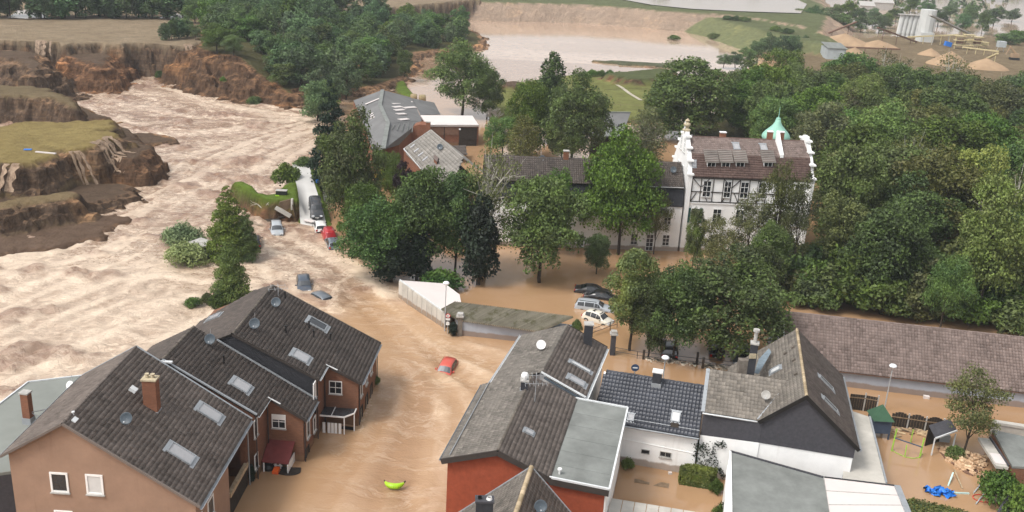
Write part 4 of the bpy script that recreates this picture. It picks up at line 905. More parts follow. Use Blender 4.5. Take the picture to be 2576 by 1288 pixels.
for i, (a, b) in enumerate(((fp[0], fp[3]), (fp[3], fp[2]), (fp[2], fp[1]))): T.part('roof_edge', MB().bar(a + (0, 0, .04), b + (0, 0, .04), .14, .14), M['zinc_white'], fr)
T.part('fascia', MB().bar(fp[0] - D.d3 * .06 - (0, 0, .3), fp[3] - D.d3 * .06 - (0, 0, .3), .06, .45), M['timber_black'], fr)
for w in (3.87, -4.09): verge(T, D.R(-.04, 0), D.R(-.04, w), r, 'timber_black', .10, .42, up=.03)
for a in (1.9, 3.9, 5.9, 7.9, 9.9): T.part('felt_lap', MB().bar(D.W(a, 3.95, 6.175), D.W(a, 7.9, 6.015), .05, .012), M['flat_grey'], fr)
q = D.W(.7, 4.4, 6.15); T.part('vent_pipe', MB().tube(q, q + (0, 0, .35), .07).tube(q + (0, 0, .35), q + (0, 0, .45), .16), M['white_frame'], fr)
pr = T.part('snow_rail', MB().tube(D.R(.3, -3.55) + (0, 0, .12), D.R(D.L, -3.55) + (0, 0, .12), .04), M['zinc'], r)
gutter(T, D.R(-.05, -4.09), D.R(D.L, -4.09), -D.n3, r, 'zinc', .08)
skylight(T, D.R(4.1, 1.42), D.d3, D.nrm(1), .62, .75, parent=r)
q = D.R(9.9, -.15); chimney(T, q, 7.0, 8.35, .55, .55, D.az, 'chimney_dark', 'cap_grey')
T.part('chimney_cowl', MB().lathe([(.02, .75), (.22, .66), (.30, .5), (.30, .3), (.18, .2), (.18, .1)], (q[0], q[1], 8.35), n=8), M['dish_white'])
antenna(T, D.R(8.6, 1.0), 2.6, r, 6, 5)
E_ = Plan(2.94, 72.53, 13.9, 10.47, 4.18, 3.87, 7.77, 6.1, 6.16)
T = Thing('house', 'narrow house with weathered roof, white gutters and a white dish', 'house', E_.W(0, 0, -2))
gable_body(T, E_, .3, 10.3, -3.9, 3.6, 'white_wall')
r = tile_roof(T, E_.R(0, 0), E_.R(E_.L, 0), E_.R(0, 3.87), [E_.R(0, 0), E_.R(E_.L, 0), E_.R(E_.L, 3.87), E_.R(0, 3.87)], 'tile_warm', .32, .36)
tile_roof(T, E_.R(0, 0), E_.R(E_.L, 0), E_.R(0, -4.18), [E_.R(0, 0), E_.R(E_.L, 0), E_.R(E_.L, -4.18), E_.R(-.6, -4.18)], 'tile_grey', .30, .34, n_parts=0)
ridge_tiles(T, E_.R(0, 0), E_.R(E_.L, 0), r, 'tile_grey', .11)
verge(T, E_.R(-.03, 0), E_.R(-.03, 3.87), r, 'zinc_white', .16, .12, 'verge_flashing', .10); verge(T, E_.R(E_.L + .02, 0), E_.R(E_.L + .02, 3.87), r, 'under', .08, .2)
T.part('verge_apron', MB().bar(E_.R(-.16, .3) - (0, 0, .2), E_.R(-.16, 3.9) - (0, 0, .2), .3, .05), M['dish_grey'], r)
gutter(T, E_.R(-.1, 3.87), E_.R(E_.L, 3.87), E_.n3, r, 'zinc_white', .12); gutter(T, E_.R(-.6, -4.18), E_.R(E_.L, -4.18), -E_.n3, r, 'zinc_white', .13)
NR = E_.nrm(1); skylight(T, E_.R(1.7, 2.7), E_.d3, NR, .9, 1.5, parent=r); skylight(T, E_.R(4.3, 2.5), E_.d3, NR, .5, 1.9, glass='glass_pale', parent=r)
q = E_.R(9.2, 2.2); chimney(T, q, q[2] - .8, 8.75, .75, .75, E_.az, 'chimney_dark', 'cap_grey')
dish(T, E_.on(z4(705, 228), -1), .95, (-.15, -1, .5), 'dish_white', .5)

# ------------------------------------------------------------------ house F: glazed navy tiles on a low white building
Fh = Plan(8.81, 76.24, 103.3, 8.41, 3.6, 3.99, 6.48, 4.0, 3.73)
T = Thing('low_house', 'low white house under glossy blue-black pantiles', 'house', Fh.W(0, 0, -2))
gable_body(T, Fh, -.3, 8.35, -3.3, 3.69, 'white_wall')
T.part('plinth_line', MB().bar(Fh.W(2.2, 3.71, 2.25), Fh.W(8.3, 3.71, 2.05), .05, .04), M['white_wall'])
r = tile_roof(T, Fh.R(-.6, 0), Fh.R(8.41, 0), Fh.R(-.6, 3.99), [Fh.R(-.1, 0), Fh.R(8.41, 0), Fh.R(8.41, 3.99), Fh.R(-.6, 3.99)], 'tile_navy', .30, .36, 'pan', stagger=0)
tile_roof(T, Fh.R(-.6, 0), Fh.R(8.41, 0), Fh.R(-.6, -3.6), [Fh.R(-.1, 0), Fh.R(8.41, 0), Fh.R(8.41, -3.6), Fh.R(-.1, -3.6)], 'tile_navy', .30, .36, 'pan', n_parts=0)
ridge_tiles(T, Fh.R(-.1, 0), Fh.R(8.41, 0), r, 'tile_navy', .12)
gutter(T, Fh.R(.5, 4.0), Fh.R(8.45, 4.0), Fh.n3, r, 'zinc', .10); verge(T, Fh.R(8.43, 0), Fh.R(8.43, 4.0), r, 'timber_black', .08, .22)
T.part('snow_rail', MB().tube(Fh.R(2.3, 3.55) + (0, 0, .12), Fh.R(8.4, 3.55) + (0, 0, .12), .025), M['steel'], r)
NR = Fh.nrm(1); skylight(T, Fh.R(6.32, 2.75), Fh.d3, NR, .75, .95, glass='glass_pale', parent=r)
T.part('skylight_shutter', MB().box(Fh.R(6.35, 3.4) + NR * .10, Fh.d3 * .65, unit(np.cross(NR, Fh.d3)) * .4, NR * .05), M['wood_dark'], r)
skylight(T, Fh.R(2.7, 3.35), Fh.d3, NR, .55, .7, glass='glass_sky', parent=r)
q = Fh.R(4.3, .45); chimney(T, q, q[2] - .4, 7.35, .75, .6, 13.3, 'chimney_dark', 'dish_white')
c = Fh.W(4.23, 3.69, 1.42); window(T, c, Fh.d3, Fh.n3, .72, .42, 'glass_dark', (0, 0), frame='cap_grey', fw=.05, sill=False); window(T, Fh.W(5.9, 3.69, 1.5), Fh.d3, Fh.n3, .95, .5, 'glass_dark', (1, 0), frame='cap_grey', fw=.05)

# ------------------------------------------------------------------ house G: tall dark slate gable, with a lower tiled wing
Gp = Plan(23.71, 68.81, 11.3, 13.63, 3.38, 4.61, 8.84, 5.96, 4.87)
T = Thing('house', 'house with tall dark slate gable over a white ground floor', 'house', Gp.W(0, 0, -2))
WZ = 5.1; k1, k2 = Gp.k(1), Gp.k(-1)
# the left slope runs on down past the wing
BL = -3.24
gable_body(T, Gp, .35, 12.9, BL + .2, 4.3, 'white_wall')
_sa = PL(z5(1705, 935), Gp.W(.2, 0, 0), Gp.d3)[2]; _sb = Gp.loc(PL(z5(1100, 835), Gp.W(.2, 0, 0), Gp.d3)); print('slate', _sa, _sb)
sg = [Gp.W(.22, 0, 8.72), Gp.W(.22, 4.35, 8.72 - k1 * 4.35), Gp.W(.22, 4.35, _sa), Gp.W(.22, -3.0, _sb[2]), Gp.W(.22, -3.0, 8.72 - k2 * 3.0)]
T.part('slate_gable', MB().prism(sg, Gp.d3 * .12), M['slate_grey'])
r = tile_roof(T, Gp.R(0, 0), Gp.R(13.63, 0), Gp.R(0, 4.61), [Gp.R(0, 0), Gp.R(13.63, 0), Gp.R(13.63, 4.61), Gp.R(0, 4.61)], 'tile_warm', .30, .34, n_parts=150)
tile_roof(T, Gp.R(0, 0), Gp.R(13.63, 0), Gp.R(0, -5.6), [Gp.R(0, 0), Gp.R(13.63, 0), Gp.R(13.63, -5.6), Gp.R(5.2, -5.6), Gp.R(1.2, -3.3), Gp.R(0, -3.3)], 'tile_old', .30, .34, n_parts=0)
ridge_tiles(T, Gp.R(-.05, 0), Gp.R(13.63, 0), r, 'ridge_buff', .15)
verge(T, Gp.R(-.03, 0), Gp.R(-.03, 4.61), r, 'under', .10, .3); verge(T, Gp.R(-.03, 0), Gp.R(-.03, -3.3), r, 'under', .10, .3)
gutter(T, Gp.R(-.05, 4.61), Gp.R(13.63, 4.61), Gp.n3, r, 'zinc', .10)
NR = Gp.nrm(1)
for q in ((1505, 415), (1530, 555)):
    p = PL(z5(*q), Gp.R(0, 0), NR); skylight(T, p + unit(np.cross(Gp.d3, NR)) * .6, Gp.d3, NR, .6, 1.7, glass='glass_dark', parent=r)
NL = Gp.nrm(-1); skylight(T, PL(z5(1210, 362), Gp.R(0, 0), NL), Gp.d3, NL, .9, 1.0, glass='glass_pale', parent=r)
for q in ((1325, 215), (1330, 300), (1345, 390), (1275, 255)): T.part('vent_tile', MB().box(PL(z5(*q), Gp.R(0, 0), NL) + NL * .12, Gp.d3 * .3, NL * .16, unit(np.cross(NL, Gp.d3)) * .3), M['ridge_brown'], r)
# lower wing: its tiled slope faces the yard
wr0 = G(*z5(775, 355), 7.9); wr1 = G(*z5(1295, 432), 7.9); we0 = G(*z5(770, 640), 5.9); we1 = G(*z5(1082, 697), 5.9)
wd = unit((wr1 - wr0) * (1, 1, 0)); wn = np.array([wd[1], -wd[0], 0])
H2 = Plan(wr0[0], wr0[1], math.degrees(math.atan2(wd[0], wd[1]))); ee = H2.loc(we0)[1]; L2 = H2.loc(wr1)[0]; Le = H2.loc(we1)[0]
zr2, ze2 = 7.9, 5.9; kk = (zr2 - ze2) / ee
S = lambda a, b: H2.W(a, b, zr2 - kk * b)
w2 = tile_roof(T, S(0, 0), S(L2, 0), S(0, ee), [S(-.05, 0), S(L2 + .3, 0), S(Le + .1, ee), S(-.05, ee)], 'tile_old', .30, .36, 'roll', n_parts=150, name='wing_roof')
back = lambda a, b: H2.W(a, -b, zr2 - kk * b)
T.part('wing_back', MB().prism([back(-.05, 0), back(L2, 0), back(L2, 3.6), back(-.05, 3.6)], (0, 0, .08)), M['tile_old'], w2)
T.part('wing_wall', MB().prism([H2.W(.0, ee - .3, -2), H2.W(Le + .5, ee - .3, -2), H2.W(Le + 2.5, -3.4, -2), H2.W(0, -3.4, -2)], (0, 0, 7.7)), M['white_wall'])
b0 = H2.W(-.05, ee - .2, ze2 - .12); b1 = Gp.W(.2, -3.0, ze2 - .12); _z0 = PL(z5(725, 785), b0, wn)[2]
T.part('slate_band', MB().prism([b0, b1, b1 * (1, 1, 0) + (0, 0, _sb[2]), b0 * (1, 1, 0) + (0, 0, _z0)], wn * -.12), M['slate_grey'])
T.part('white_base', MB().prism([b0 * (1, 1, 0) + wn * .02 + (0, 0, -2), b1 * (1, 1, 0) + wn * .02 + (0, 0, -2), b1 * (1, 1, 0) + wn * .02 + (0, 0, _sb[2]), b0 * (1, 1, 0) + wn * .02 + (0, 0, _z0)], wn * -.5), M['white_wall'])
T.part('white_front', MB().prism([Gp.W(.28, -3.2, -2), Gp.W(.28, 4.3, -2), Gp.W(.28, 4.3, _sa + .02), Gp.W(.28, -3.2, _sb[2] + .02)], Gp.d3 * .1), M['white_wall'])
gutter(T, S(-.1, ee), S(Le + .1, ee), wn, w2, 'zinc_white', .10); verge(T, S(-.1, 0), S(-.1, ee), w2, 'zinc', .3, .08, 'verge_flashing')
T.part('valley', MB().bar(S(L2 + .2, 0) + (0, 0, .12), S(Le + .15, ee) + (0, 0, .12), .26, .05), M['zinc'], w2)
dish(T, PL(z5(1140, 560), S(0, 0), unit(np.cross(S(1, 0) - S(0, 0), S(0, 1) - S(0, 0)))), .85, (-.3, -1, .4), 'cap_grey', .55)
q = G(*z5(1045, 372), 7.3); zt = HT(q[0], q[1], z5(1090, 185)[1])
chimney(T, q, 6.0, zt, .62, .62, 13, 'chimney_dark', 'cap_grey', False)
T.part('flue', MB().tube((q[0], q[1], zt + .1), (q[0], q[1], zt + 1.1), .16).tube((q[0], q[1], zt + 1.1), (q[0], q[1], zt + 1.3), .28), M['cap_grey'])
T.part('chimney_plate', MB().box((q[0] - .05, q[1] - .36, 7.3 + (zt - 7.3) * .62), (.75, .1, 0), (0, .06, 0), (0, 0, .45)), M['cap'])
T.part('side_stack', MB().box((q[0] - .75, q[1] + .1, 7.2), (.75, 0, 0), (0, .6, 0), (0, 0, 2.4)), M['stone'])

# ------------------------------------------------------------------ house H: long low tiled range
Hl = Plan(32.49, 93.48, 98.3, 40, 4.6, 4.48, 5.76, 1.9, 1.76)
LA = Hl.loc(Hl.on((1974, 785)))[0]; LA = min(-1.5, max(-6, LA))
T = Thing('long_barn', 'long low grey range under a plum-brown pantile roof', 'barn', Hl.W(0, 0, -2))
gable_body(T, Hl, LA + .2, 39.5, -4.3, 4.2, 'grey_wall')
r = tile_roof(T, Hl.R(LA, 0), Hl.R(40, 0), Hl.R(LA, 4.48), [Hl.R(LA, 0), Hl.R(40, 0), Hl.R(40, 4.48), Hl.R(LA, 4.48)], 'tile_plum', .30, .34, 'pan', n_parts=300)
tile_roof(T, Hl.R(LA, 0), Hl.R(40, 0), Hl.R(LA, -4.6), [Hl.R(LA, 0), Hl.R(40, 0), Hl.R(40, -4.6), Hl.R(LA, -4.6)], 'tile_plum', .60, .68, 'pan', n_parts=0)
ridge_tiles(T, Hl.R(LA, 0), Hl.R(30, 0), r, 'tile_plum', .12)
verge(T, Hl.R(LA - .05, 0), Hl.R(LA - .05, 4.5), r, 'zinc_white', .12, .35, up=.10); gutter(T, Hl.R(LA, 4.48), Hl.R(40, 4.48), Hl.n3, r, 'rust', .07)

# ------------------------------------------------------------------ house J: the nearest roof at the bottom edge
T = Thing('house', 'nearest house with buff mossy ridge tiles and grey dish', 'house', G(1336, 1176, 8.9) * (1, 1, 0) - (0, 4, 2))
a0 = G(*zJ(1600, 568), 8.9); rd = G(*zJ(1355, 1288), 8.9); az = math.degrees(math.atan2(*(rd - a0)[:2])); J = Plan(a0[0], a0[1], az)
eL = [p for p in (np.array(J.loc(G(*zJ(870, 1030), z))) for z in (7.6, 7.0, 6.6, 6.2)) ]
best = lambda c, sgn: min((abs(J.loc(G(*zJ(*c), z))[0]), z) for z in np.arange(3, 8.8, .05))[1]
zl = best((870, 1030), 1); zrr = best((2220, 1288), -1)
pl = J.loc(G(*zJ(870, 1030), zl)); pr_ = J.loc(G(*zJ(2220, 1288), zrr))
kl = (8.9 - zl) / abs(pl[1]); kr = (8.9 - zrr) / abs(pr_[1]); sl_ = 1 if pl[1] > 0 else -1; k = (kl + kr) / 2
JR = lambda a, b: J.W(a, b, 8.9 - (kl if b * sl_ > 0 else kr) * abs(b))
for s in (1, -1):
    rr = tile_roof(T, JR(0, 0), JR(9, 0), JR(0, s * 6), [JR(0, 0), JR(9, 0), JR(9, s * 6), JR(0, s * 6)], 'tile_warm' if s != sl_ else 'tile_grey', .30, .34, 'flat', n_parts=150)
    verge(T, JR(-.04, 0), JR(-.04, s * 6), rr, 'zinc', .10, .14, up=.08); r = rr
ridge_tiles(T, JR(-.1, 0) + (0, 0, .02), JR(9, 0) + (0, 0, .02), r, 'ridge_buff', .17, .42)
T.part('wall', MB().prism([J.W(.35, -5.6, -2), J.W(.35, 5.6, -2), J.W(.35, 5.6, JR(0, 5.6)[2] - .2), J.W(.35, 0, 8.6), J.W(.35, -5.6, JR(0, -5.6)[2] - .2)], J.d3 * 8.4), M['white_wall'])
q = PL(zJ(1745, 1270), JR(0, 0), unit(np.cross(JR(1, 0) - JR(0, 0), JR(0, -sl_ * 2) - JR(0, 0)) * 1.0)); dish(T, q, .95, (.05, -1, .62), 'dish_grey', .35)
cz = 9.6; c0 = (G(*zJ(700, 1020), cz) + G(*zJ(985, 1170), cz)) / 2; chimney(T, c0, 4.0, cz, 1.05, .62, J.az + 180, 'chimney_dark', 'slate_grey', False)
for x, m in ((-.30, 'black'), (.28, 'dish_white')):
    q = np.array([c0[0] + x, c0[1] - .03, cz + .11]); T.part('chimney_pot', MB().tube(q, q + (0, 0, .16), .19 if x > 0 else .12, .15 if x > 0 else .12, 12, False).tube(q, q + (0, 0, .02), .12, .12, 10), M[m])
# ------------------------------------------------------------------ the white manor
Mn = Plan(23.3, 128.75, 86.0)                    # a along the front (to the right), b towards the viewer
MD, ME, MK, MRZ, ML = 9.4, 10.85, 14.6, 16.6, 17.3   # depth, eave, mansard break, ridge, front length
T = Thing('manor', 'white manor with scrolled gables, red-brown mansard roof and three dormers', 'manor', Mn.W(8, 0, -2))
W = Mn.W
T.part('wall', MB().prism([W(.2, 0, -2), W(ML, 0, -2), W(ML, -MD, -2), W(.2, -MD, -2)], (0, 0, ME + 1.9)), M['white_wall'])
bo, ro = 1.5, MD / 2                             # set-backs of mansard break and ridge
MK = HT(*W(8, -bo, 0)[:2], zM(735, 415)[1]); MRZ = HT(*W(8, -ro, 0)[:2], zM(735, 292)[1]) - 1.6
GS_ = (HT(*W(.2, -ro, 0)[:2], zM(352, 235)[1]) - ME) / 9.0
low = [W(.5, .25, ME), W(ML - .3, .25, ME), W(ML - .3, -bo, MK), W(.5, -bo, MK)]
up = [W(.5, -bo, MK), W(ML - .3, -bo, MK), W(ML - .3, -ro, MRZ + 1.6), W(.5, -ro, MRZ + 1.6)]
r = tile_roof(T, low[3], low[2], low[0], [low[3], low[2], low[1], low[0]], 'tile_manor', .34, .32, 'flat', n_parts=0, name='mansard_slope')
r2 = tile_roof(T, up[3], up[2], up[0], [up[3], up[2], up[1], up[0]], 'tile_plum', .30, .42, 'roll', n_parts=0)
T.part('rear_roof', MB().prism([W(.5, -ro, MRZ + 1.6), W(ML - .3, -ro, MRZ + 1.6), W(ML - .3, -MD + bo, MK), W(.5, -MD + bo, MK)], (0, 0, .1)).prism([W(.5, -MD + bo, MK), W(ML - .3, -MD + bo, MK), W(ML - .3, -MD - .2, ME), W(.5, -MD - .2, ME)], (0, 0, .1)), M['tile_manor'])
ridge_tiles(T, W(.5, -ro, MRZ + 1.62), W(ML - .3, -ro, MRZ + 1.62), r2, 'tile_manor', .13)
T.part('eave_board', MB().bar(W(.3, .2, ME - .12), W(ML - .3, .2, ME - .12), .12, .25), M['timber_black'], r)
# scrolled gables: a stepped and curved parapet outline pushed through the wall
def scroll(a, th, name, scale=1.0):
    half = MD / 2 + .15
    prof = [(half, 0), (half + .25, ME - .2), (half + .25, ME + .5), (half - .25, ME + .6), (half - .45, ME + 1.4), (half - .95, ME + 2.6), (half - 1.05, ME + 3.1), (half - .6, ME + 3.5), (half - 1.35, ME + 3.75),
            (half - 1.7, ME + 4.6), (half - 2.3, ME + 5.5), (half - 2.0, ME + 5.9), (half - 2.6, ME + 6.1), (half - 3.1, ME + 6.9), (half - 3.5, ME + 7.7), (half - 3.3, ME + 8.1), (half - 4.1, ME + 8.3), (half - 4.2, ME + 9.0)]
    prof = [(x, ME + (z - ME) * GS_ if z > ME else z) for x, z in prof]
    pts = [W(a, -MD / 2 + x, z - 2 * (z == 0)) for x, z in prof] + [W(a, -MD / 2 - x, z - 2 * (z == 0)) for x, z in prof[::-1]]
    g = T.part(name, MB().prism(pts, Mn.d3 * th), M['white_wall'])
    for x, z in ((half - .9, ME + 3.45), (half - 2.25, ME + 5.95), (half - 3.6, ME + 8.15), (half, ME + .55)):
        for s in (-1, 1): T.part('coping', MB().box(W(a + th / 2, -MD / 2 + s * x, ME + (z - ME) * GS_), Mn.d3 * (th + .3), Mn.n3 * .9, (0, 0, .22)), M['white_wall'], g)
    return g
g = scroll(-.05, .55, 'scrolled_gable'); scroll(ML - .35, .5, 'scrolled_gable')
q = W(.2, -MD / 2, ME + 9.0 * GS_); T.part('finial', MB().lathe([(.55, 0), (.6, .2), (.3, .35), (.28, .6), (.5, .8), (.5, 1.0), (.2, 1.2), (.34, 1.45), (.02, 1.75)], q, n=10), M['cap'], g)
for b, z in ((-3.1, ME - .3), (-6.0, ME - .3), (-3.6, ME + 3.4), (-5.6, ME + 3.4), (-4.7, ME + 6.0)):
    window(T, W(-.06, b, z), Mn.n3, -Mn.d3, 1.0 if z < ME + 5 else .5, 2.0 if z < ME + 5 else .9, 'glass_pale', (1, 2), parent=None)
for b in (-2.0, -4.7, -7.4):
    for z in (3.2, 7.6): window(T, W(-.06, b, z), Mn.n3, -Mn.d3, 1.0, 1.7, 'glass_dark', (1, 2))
# fire wall standing out of the roof, with brick stacks either side
af = Mn.loc(PL(zM(1050, 300), W(0, -ro, 0), Mn.n3))[0]
T.part('fire_wall', MB().prism([W(af, -ro + .3, MRZ - 1), W(af, -ro + .3, MRZ + 3.0), W(af, -ro + 1.0, MRZ + 2.2), W(af, -bo + .1, MK + .35), W(af, -bo + .1, MK - 1), W(af, -ro + .3, MK - 1)], Mn.d3 * .45), M['white_wall'])
for a in (af - .7, af + .9): chimney(T, W(a, -ro - .2, 0), MRZ, MRZ + 2.7, .7, .6, -4, 'chimney_brick', 'dish_white', False)
a_c = Mn.loc(PL(zM(675, 280), W(0, -ro, 0), Mn.n3))[0]; chimney(T, W(a_c, -ro - .3, 0), MRZ, MRZ + 2.3, .8, .6, -4, 'chimney_brick', 'dish_white', False)
# dormers
lowN = unit(np.cross(low[1] - low[0], low[3] - low[0])); upN = unit(np.cross(up[1] - up[0], up[3] - up[0]))
for px_ in (588, 692, 798, 1000):
    p = PL(zM(px_, 487), low[0], lowN); a, b, z = Mn.loc(p); f = b + .05
    d = T.part('dormer', MB().prism([W(a - .62, f, z - .35), W(a + .62, f, z - .35), W(a + .62, f, z + .55), W(a - .62, f, z + .55)], Mn.n3 * -1.6), M['white_wall'])
    T.part('dormer_roof', MB().prism([W(a - .95, f + .45, z + .50), W(a + .95, f + .45, z + .50), W(a + .95, f - 1.5, z + 1.75), W(a - .95, f - 1.5, z + 1.75)], (0, 0, .10)), M['tile_pale'], d)
    mb = MB()
    for k in range(7): q = -1.5 + k * .30; mb.bar(W(a - .95, f + .45 - 1.95 * (k + .5) / 7, z + .62 + 1.25 * (k + .5) / 7), W(a + .95, f + .45 - 1.95 * (k + .5) / 7, z + .62 + 1.25 * (k + .5) / 7), .20, .05)
    T.part('dormer_tiles', mb, M['tile_plum'], d)
    window(T, W(a, f + .02, z + .08), Mn.d3, Mn.n3, 1.15, .78, 'glass_dark', (1, 0), parent=d, sill=False)
for q in ((770, 350), (968, 358)): skylight(T, PL(zM(*q), up[0], upN), Mn.d3, upN, .95, 1.4, parent=r2)
skylight(T, PL(zM(465, 475), low[0], lowN), Mn.d3, lowN, .55, .9, parent=r)
# onion-roofed stair turret behind the ridge
print('manor', MK, MRZ, GS_, Mn.loc(PL(zM(245, 480), W(0, 0, 0), Mn.d3)), Mn.loc(PL(zM(355, 235), W(0, 0, 0), Mn.d3))); tb = PL(zM(1057, 290), W(0, -MD + 1.0, 0), Mn.n3); z0 = tb[2]
zt = HT(tb[0], tb[1], zM(1090, 60)[1])
hT = zt - z0; R0 = 1.95
T.part('turret', MB().tube((tb[0], tb[1], -2), (tb[0], tb[1], z0 + .1), R0 * .86, R0 * .86, 12), M['white_wall'])
on = T.part('onion_roof', MB().lathe([(R0 * .9, -.35), (R0 * 1.02, .0), (R0 * 1.05, .25), (R0 * .98, .6), (R0 * .82, 1.0), (R0 * .58, 1.45), (R0 * .36, 1.9), (R0 * .22, 2.4), (R0 * .14, 3.0), (R0 * .10, hT * .55), (R0 * .16, hT * .60), (R0 * .07, hT * .64), (.06, hT * .7), (.015, hT)], (tb[0], tb[1], z0), n=16), M['copper'], smooth=True)
T.part('onion_collar', MB().lathe([(.05, 0), (.34, .04), (.34, .12), (.05, .2)], (tb[0], tb[1], z0 + hT * .60), n=12), M['copper'], on)
# half-timbered upper storey, windows, door
Fb = .04
mb = MB(); tz0, tz1 = 7.3, ME - .15
for a in (.65, 1.9, 3.6, 5.0, 6.2, 7.3, 8.6, 9.8, 11.0, 12.4, 13.7): mb.bar(W(a, Fb, tz0), W(a, Fb, tz1), .11, .10, up=Mn.d3)
for z in (tz0, 8.7, tz1 - .1): mb.bar(W(.6, Fb + .012, z), W(13.8, Fb + .012, z), .10, .11)
for a, d in ((.65, 1.2), (3.0, -1.0), (5.0, 1.1), (7.3, -1.1), (9.8, 1.1), (13.7, -1.2)): mb.bar(W(a, Fb + .02, tz1 - .1), W(a + d, Fb + .02, tz1 - 1.3), .10, .09, up=Mn.d3); mb.bar(W(a, Fb + .02, tz0), W(a + d * .6, Fb + .02, tz0 + 1.3), .10, .09, up=Mn.d3)
T.part('timber_frame', mb, M['timber_black'])
for a, w in ((2.75, 1.15), (5.6, 1.0), (7.95, 1.15), (10.4, 1.15), (12.9, 1.1), (15.6, 1.3)): window(T, W(a, Fb, 9.15), Mn.d3, Mn.n3, w, 2.3, 'glass_dark', (1, 2))
for a in (1.5, 4.6, 7.8, 10.9, 13.2, 15.6): window(T, W(a, Fb, 5.3), Mn.d3, Mn.n3, 1.2, 2.1, 'glass_dark', (1, 2)); window(T, W(a, Fb, 1.6), Mn.d3, Mn.n3, 1.2, 2.0, 'glass_dark', (1, 2))
for a in (.65, 2.3): T.part('shutter', MB().box(W(a, Fb + .03, 5.3), Mn.d3 * .5, Mn.n3 * .06, (0, 0, 2.1)), M['green_door'])
T.part('cornice', MB().bar(W(14.3, .1, ME - .4), W(ML - .4, .1, ME - .4), .3, .3), M['white_wall']); T.part('string_course', MB().bar(W(.3, .05, 7.1), W(ML, .05, 7.1), .12, .16), M['white_wall'])
pipe(T, [W(.35, .12, ME), W(.35, .12, 0)], .06, 'white_frame')

# long white wing to its left
wv = MB()
Wg = Plan(23.1, 128.7, 86.0)
T = Thing('manor_wing', 'long white two-storey wing with dark tiled roof left of the manor', 'wing', Wg.W(-14, 0, -2))
wl = -27.5; Wz = 6.5
kf = PL(zW(1560, 580), Wg.W(0, .1, 0), Wg.n3)[2]; ez = 9.2
T.part('wall', MB().prism([Wg.W(wl, 0, -2), Wg.W(-.1, 0, -2), Wg.W(-.1, -7, -2), Wg.W(wl, -7, -2)], (0, 0, kf + 2)), M['white_wall'])
T.part('mansard_slope', MB().prism([Wg.W(wl, .15, kf), Wg.W(-.1, .15, kf), Wg.W(-.1, -.6, ez), Wg.W(wl, -.6, ez)], (0, 0, .12)).prism([Wg.W(wl, -.7, kf), Wg.W(-.1, -.7, kf), Wg.W(-.1, -6.4, kf), Wg.W(wl, -6.4, kf)], (0, 0, ez - kf)), M['slate'])
tr = tile_roof(T, Wg.W(wl, -3.5, ez + 2.6), Wg.W(-.1, -3.5, ez + 2.6), Wg.W(wl, -.3, ez), [Wg.W(wl, -3.5, ez + 2.6), Wg.W(-.1, -3.5, ez + 2.6), Wg.W(-.1, -.2, ez - .05), Wg.W(wl, -.2, ez - .05)], 'tile_brown', .30, .36, 'pan', n_parts=0)
T.part('rear_roof', MB().prism([Wg.W(wl, -3.5, ez + 2.6), Wg.W(-.1, -3.5, ez + 2.6), Wg.W(-.1, -7.2, ez - .3), Wg.W(wl, -7.2, ez - .3)], (0, 0, .1)), M['tile_brown'])
gutter(T, Wg.W(-10, -.15, ez), Wg.W(-.2, -.15, ez), Wg.n3, tr, 'zinc_white', .10)
for q in ((1435, 690), (1590, 710), (480, 690), (720, 680), (1260, 690)): window(T, PL(zW(*q), Wg.W(0, .03, 0), Wg.n3), Wg.d3, Wg.n3, 1.0, 1.5, 'glass_dark', (1, 2))
for q in ((1248, 915), (1572, 925), (700, 930)): window(T, PL(zW(*q), Wg.W(0, .03, 0), Wg.n3), Wg.d3, Wg.n3, 1.0, 1.6, 'glass_dark', (1, 2))
window(T, PL(zW(1405, 948), Wg.W(0, .03, 0), Wg.n3), Wg.d3, Wg.n3, 1.05, 2.4, 'glass_dark', (1, 3), name='french_door', sill=False)
q = PL(zW(545, 150), Wg.W(0, -3.5, 0), Wg.n3); chimney(T, q, ez + 1.5, ez + 3.6, .7, .6, -4, 'chimney_brick', 'cap_grey')
dish(T, PL(zW(1645, 230), Wg.W(0, -2.0, 0), Wg.n3), 1.0, (.0, -1, .5), 'dish_grey', .3); dish(T, PL(zW(305, 140), Wg.W(0, -3.6, 0), Wg.n3), 1.1, (.2, -1, .5), 'dish_grey', .6)

# ------------------------------------------------------------------ farmstead behind the trees
T = Thing('farm_shed', 'big grey farm shed with sagging fibre-cement roof and pale rooflights', 'shed', G(985, 260) * (1, 1, 0) - (0, 0, 2))
ZR, ZE = 6.3, 4.0
rdg = [G(*zf(*p), ZR) for p in ((520, 208), (492, 372), (580, 565), (528, 850))]
ler = [G(*zf(*p), ZE) for p in ((205, 322), (262, 448), (330, 640), (420, 880))]
rer = [G(*zf(*p), ZE) for p in ((838, 292), (880, 372), (948, 538), (700, 800))]
for i in range(3):
    T.part('roof_sheet', MB().prism([rdg[i], rdg[i + 1], rer[i + 1], rer[i]], (0, 0, -.12)), M['shed_sheet'])
    T.part('roof_sheet', MB().prism([rdg[i], ler[i], ler[i + 1], rdg[i + 1]], (0, 0, -.12)), M['shed_sheet'])
    T.part('ridge_cap', MB().bar(rdg[i] + (0, 0, .06), rdg[i + 1] + (0, 0, .06), .75, .14), M['flat_grey'])
ex = [G(*zf(*p), z) for p, z in (((845, 298), 3.95), ((1085, 345), 2.4), ((1150, 470), 2.4), ((935, 480), 3.95))]
T.part('lean_to_roof', MB().prism(ex, (0, 0, -.1)), M['shed_sheet'])
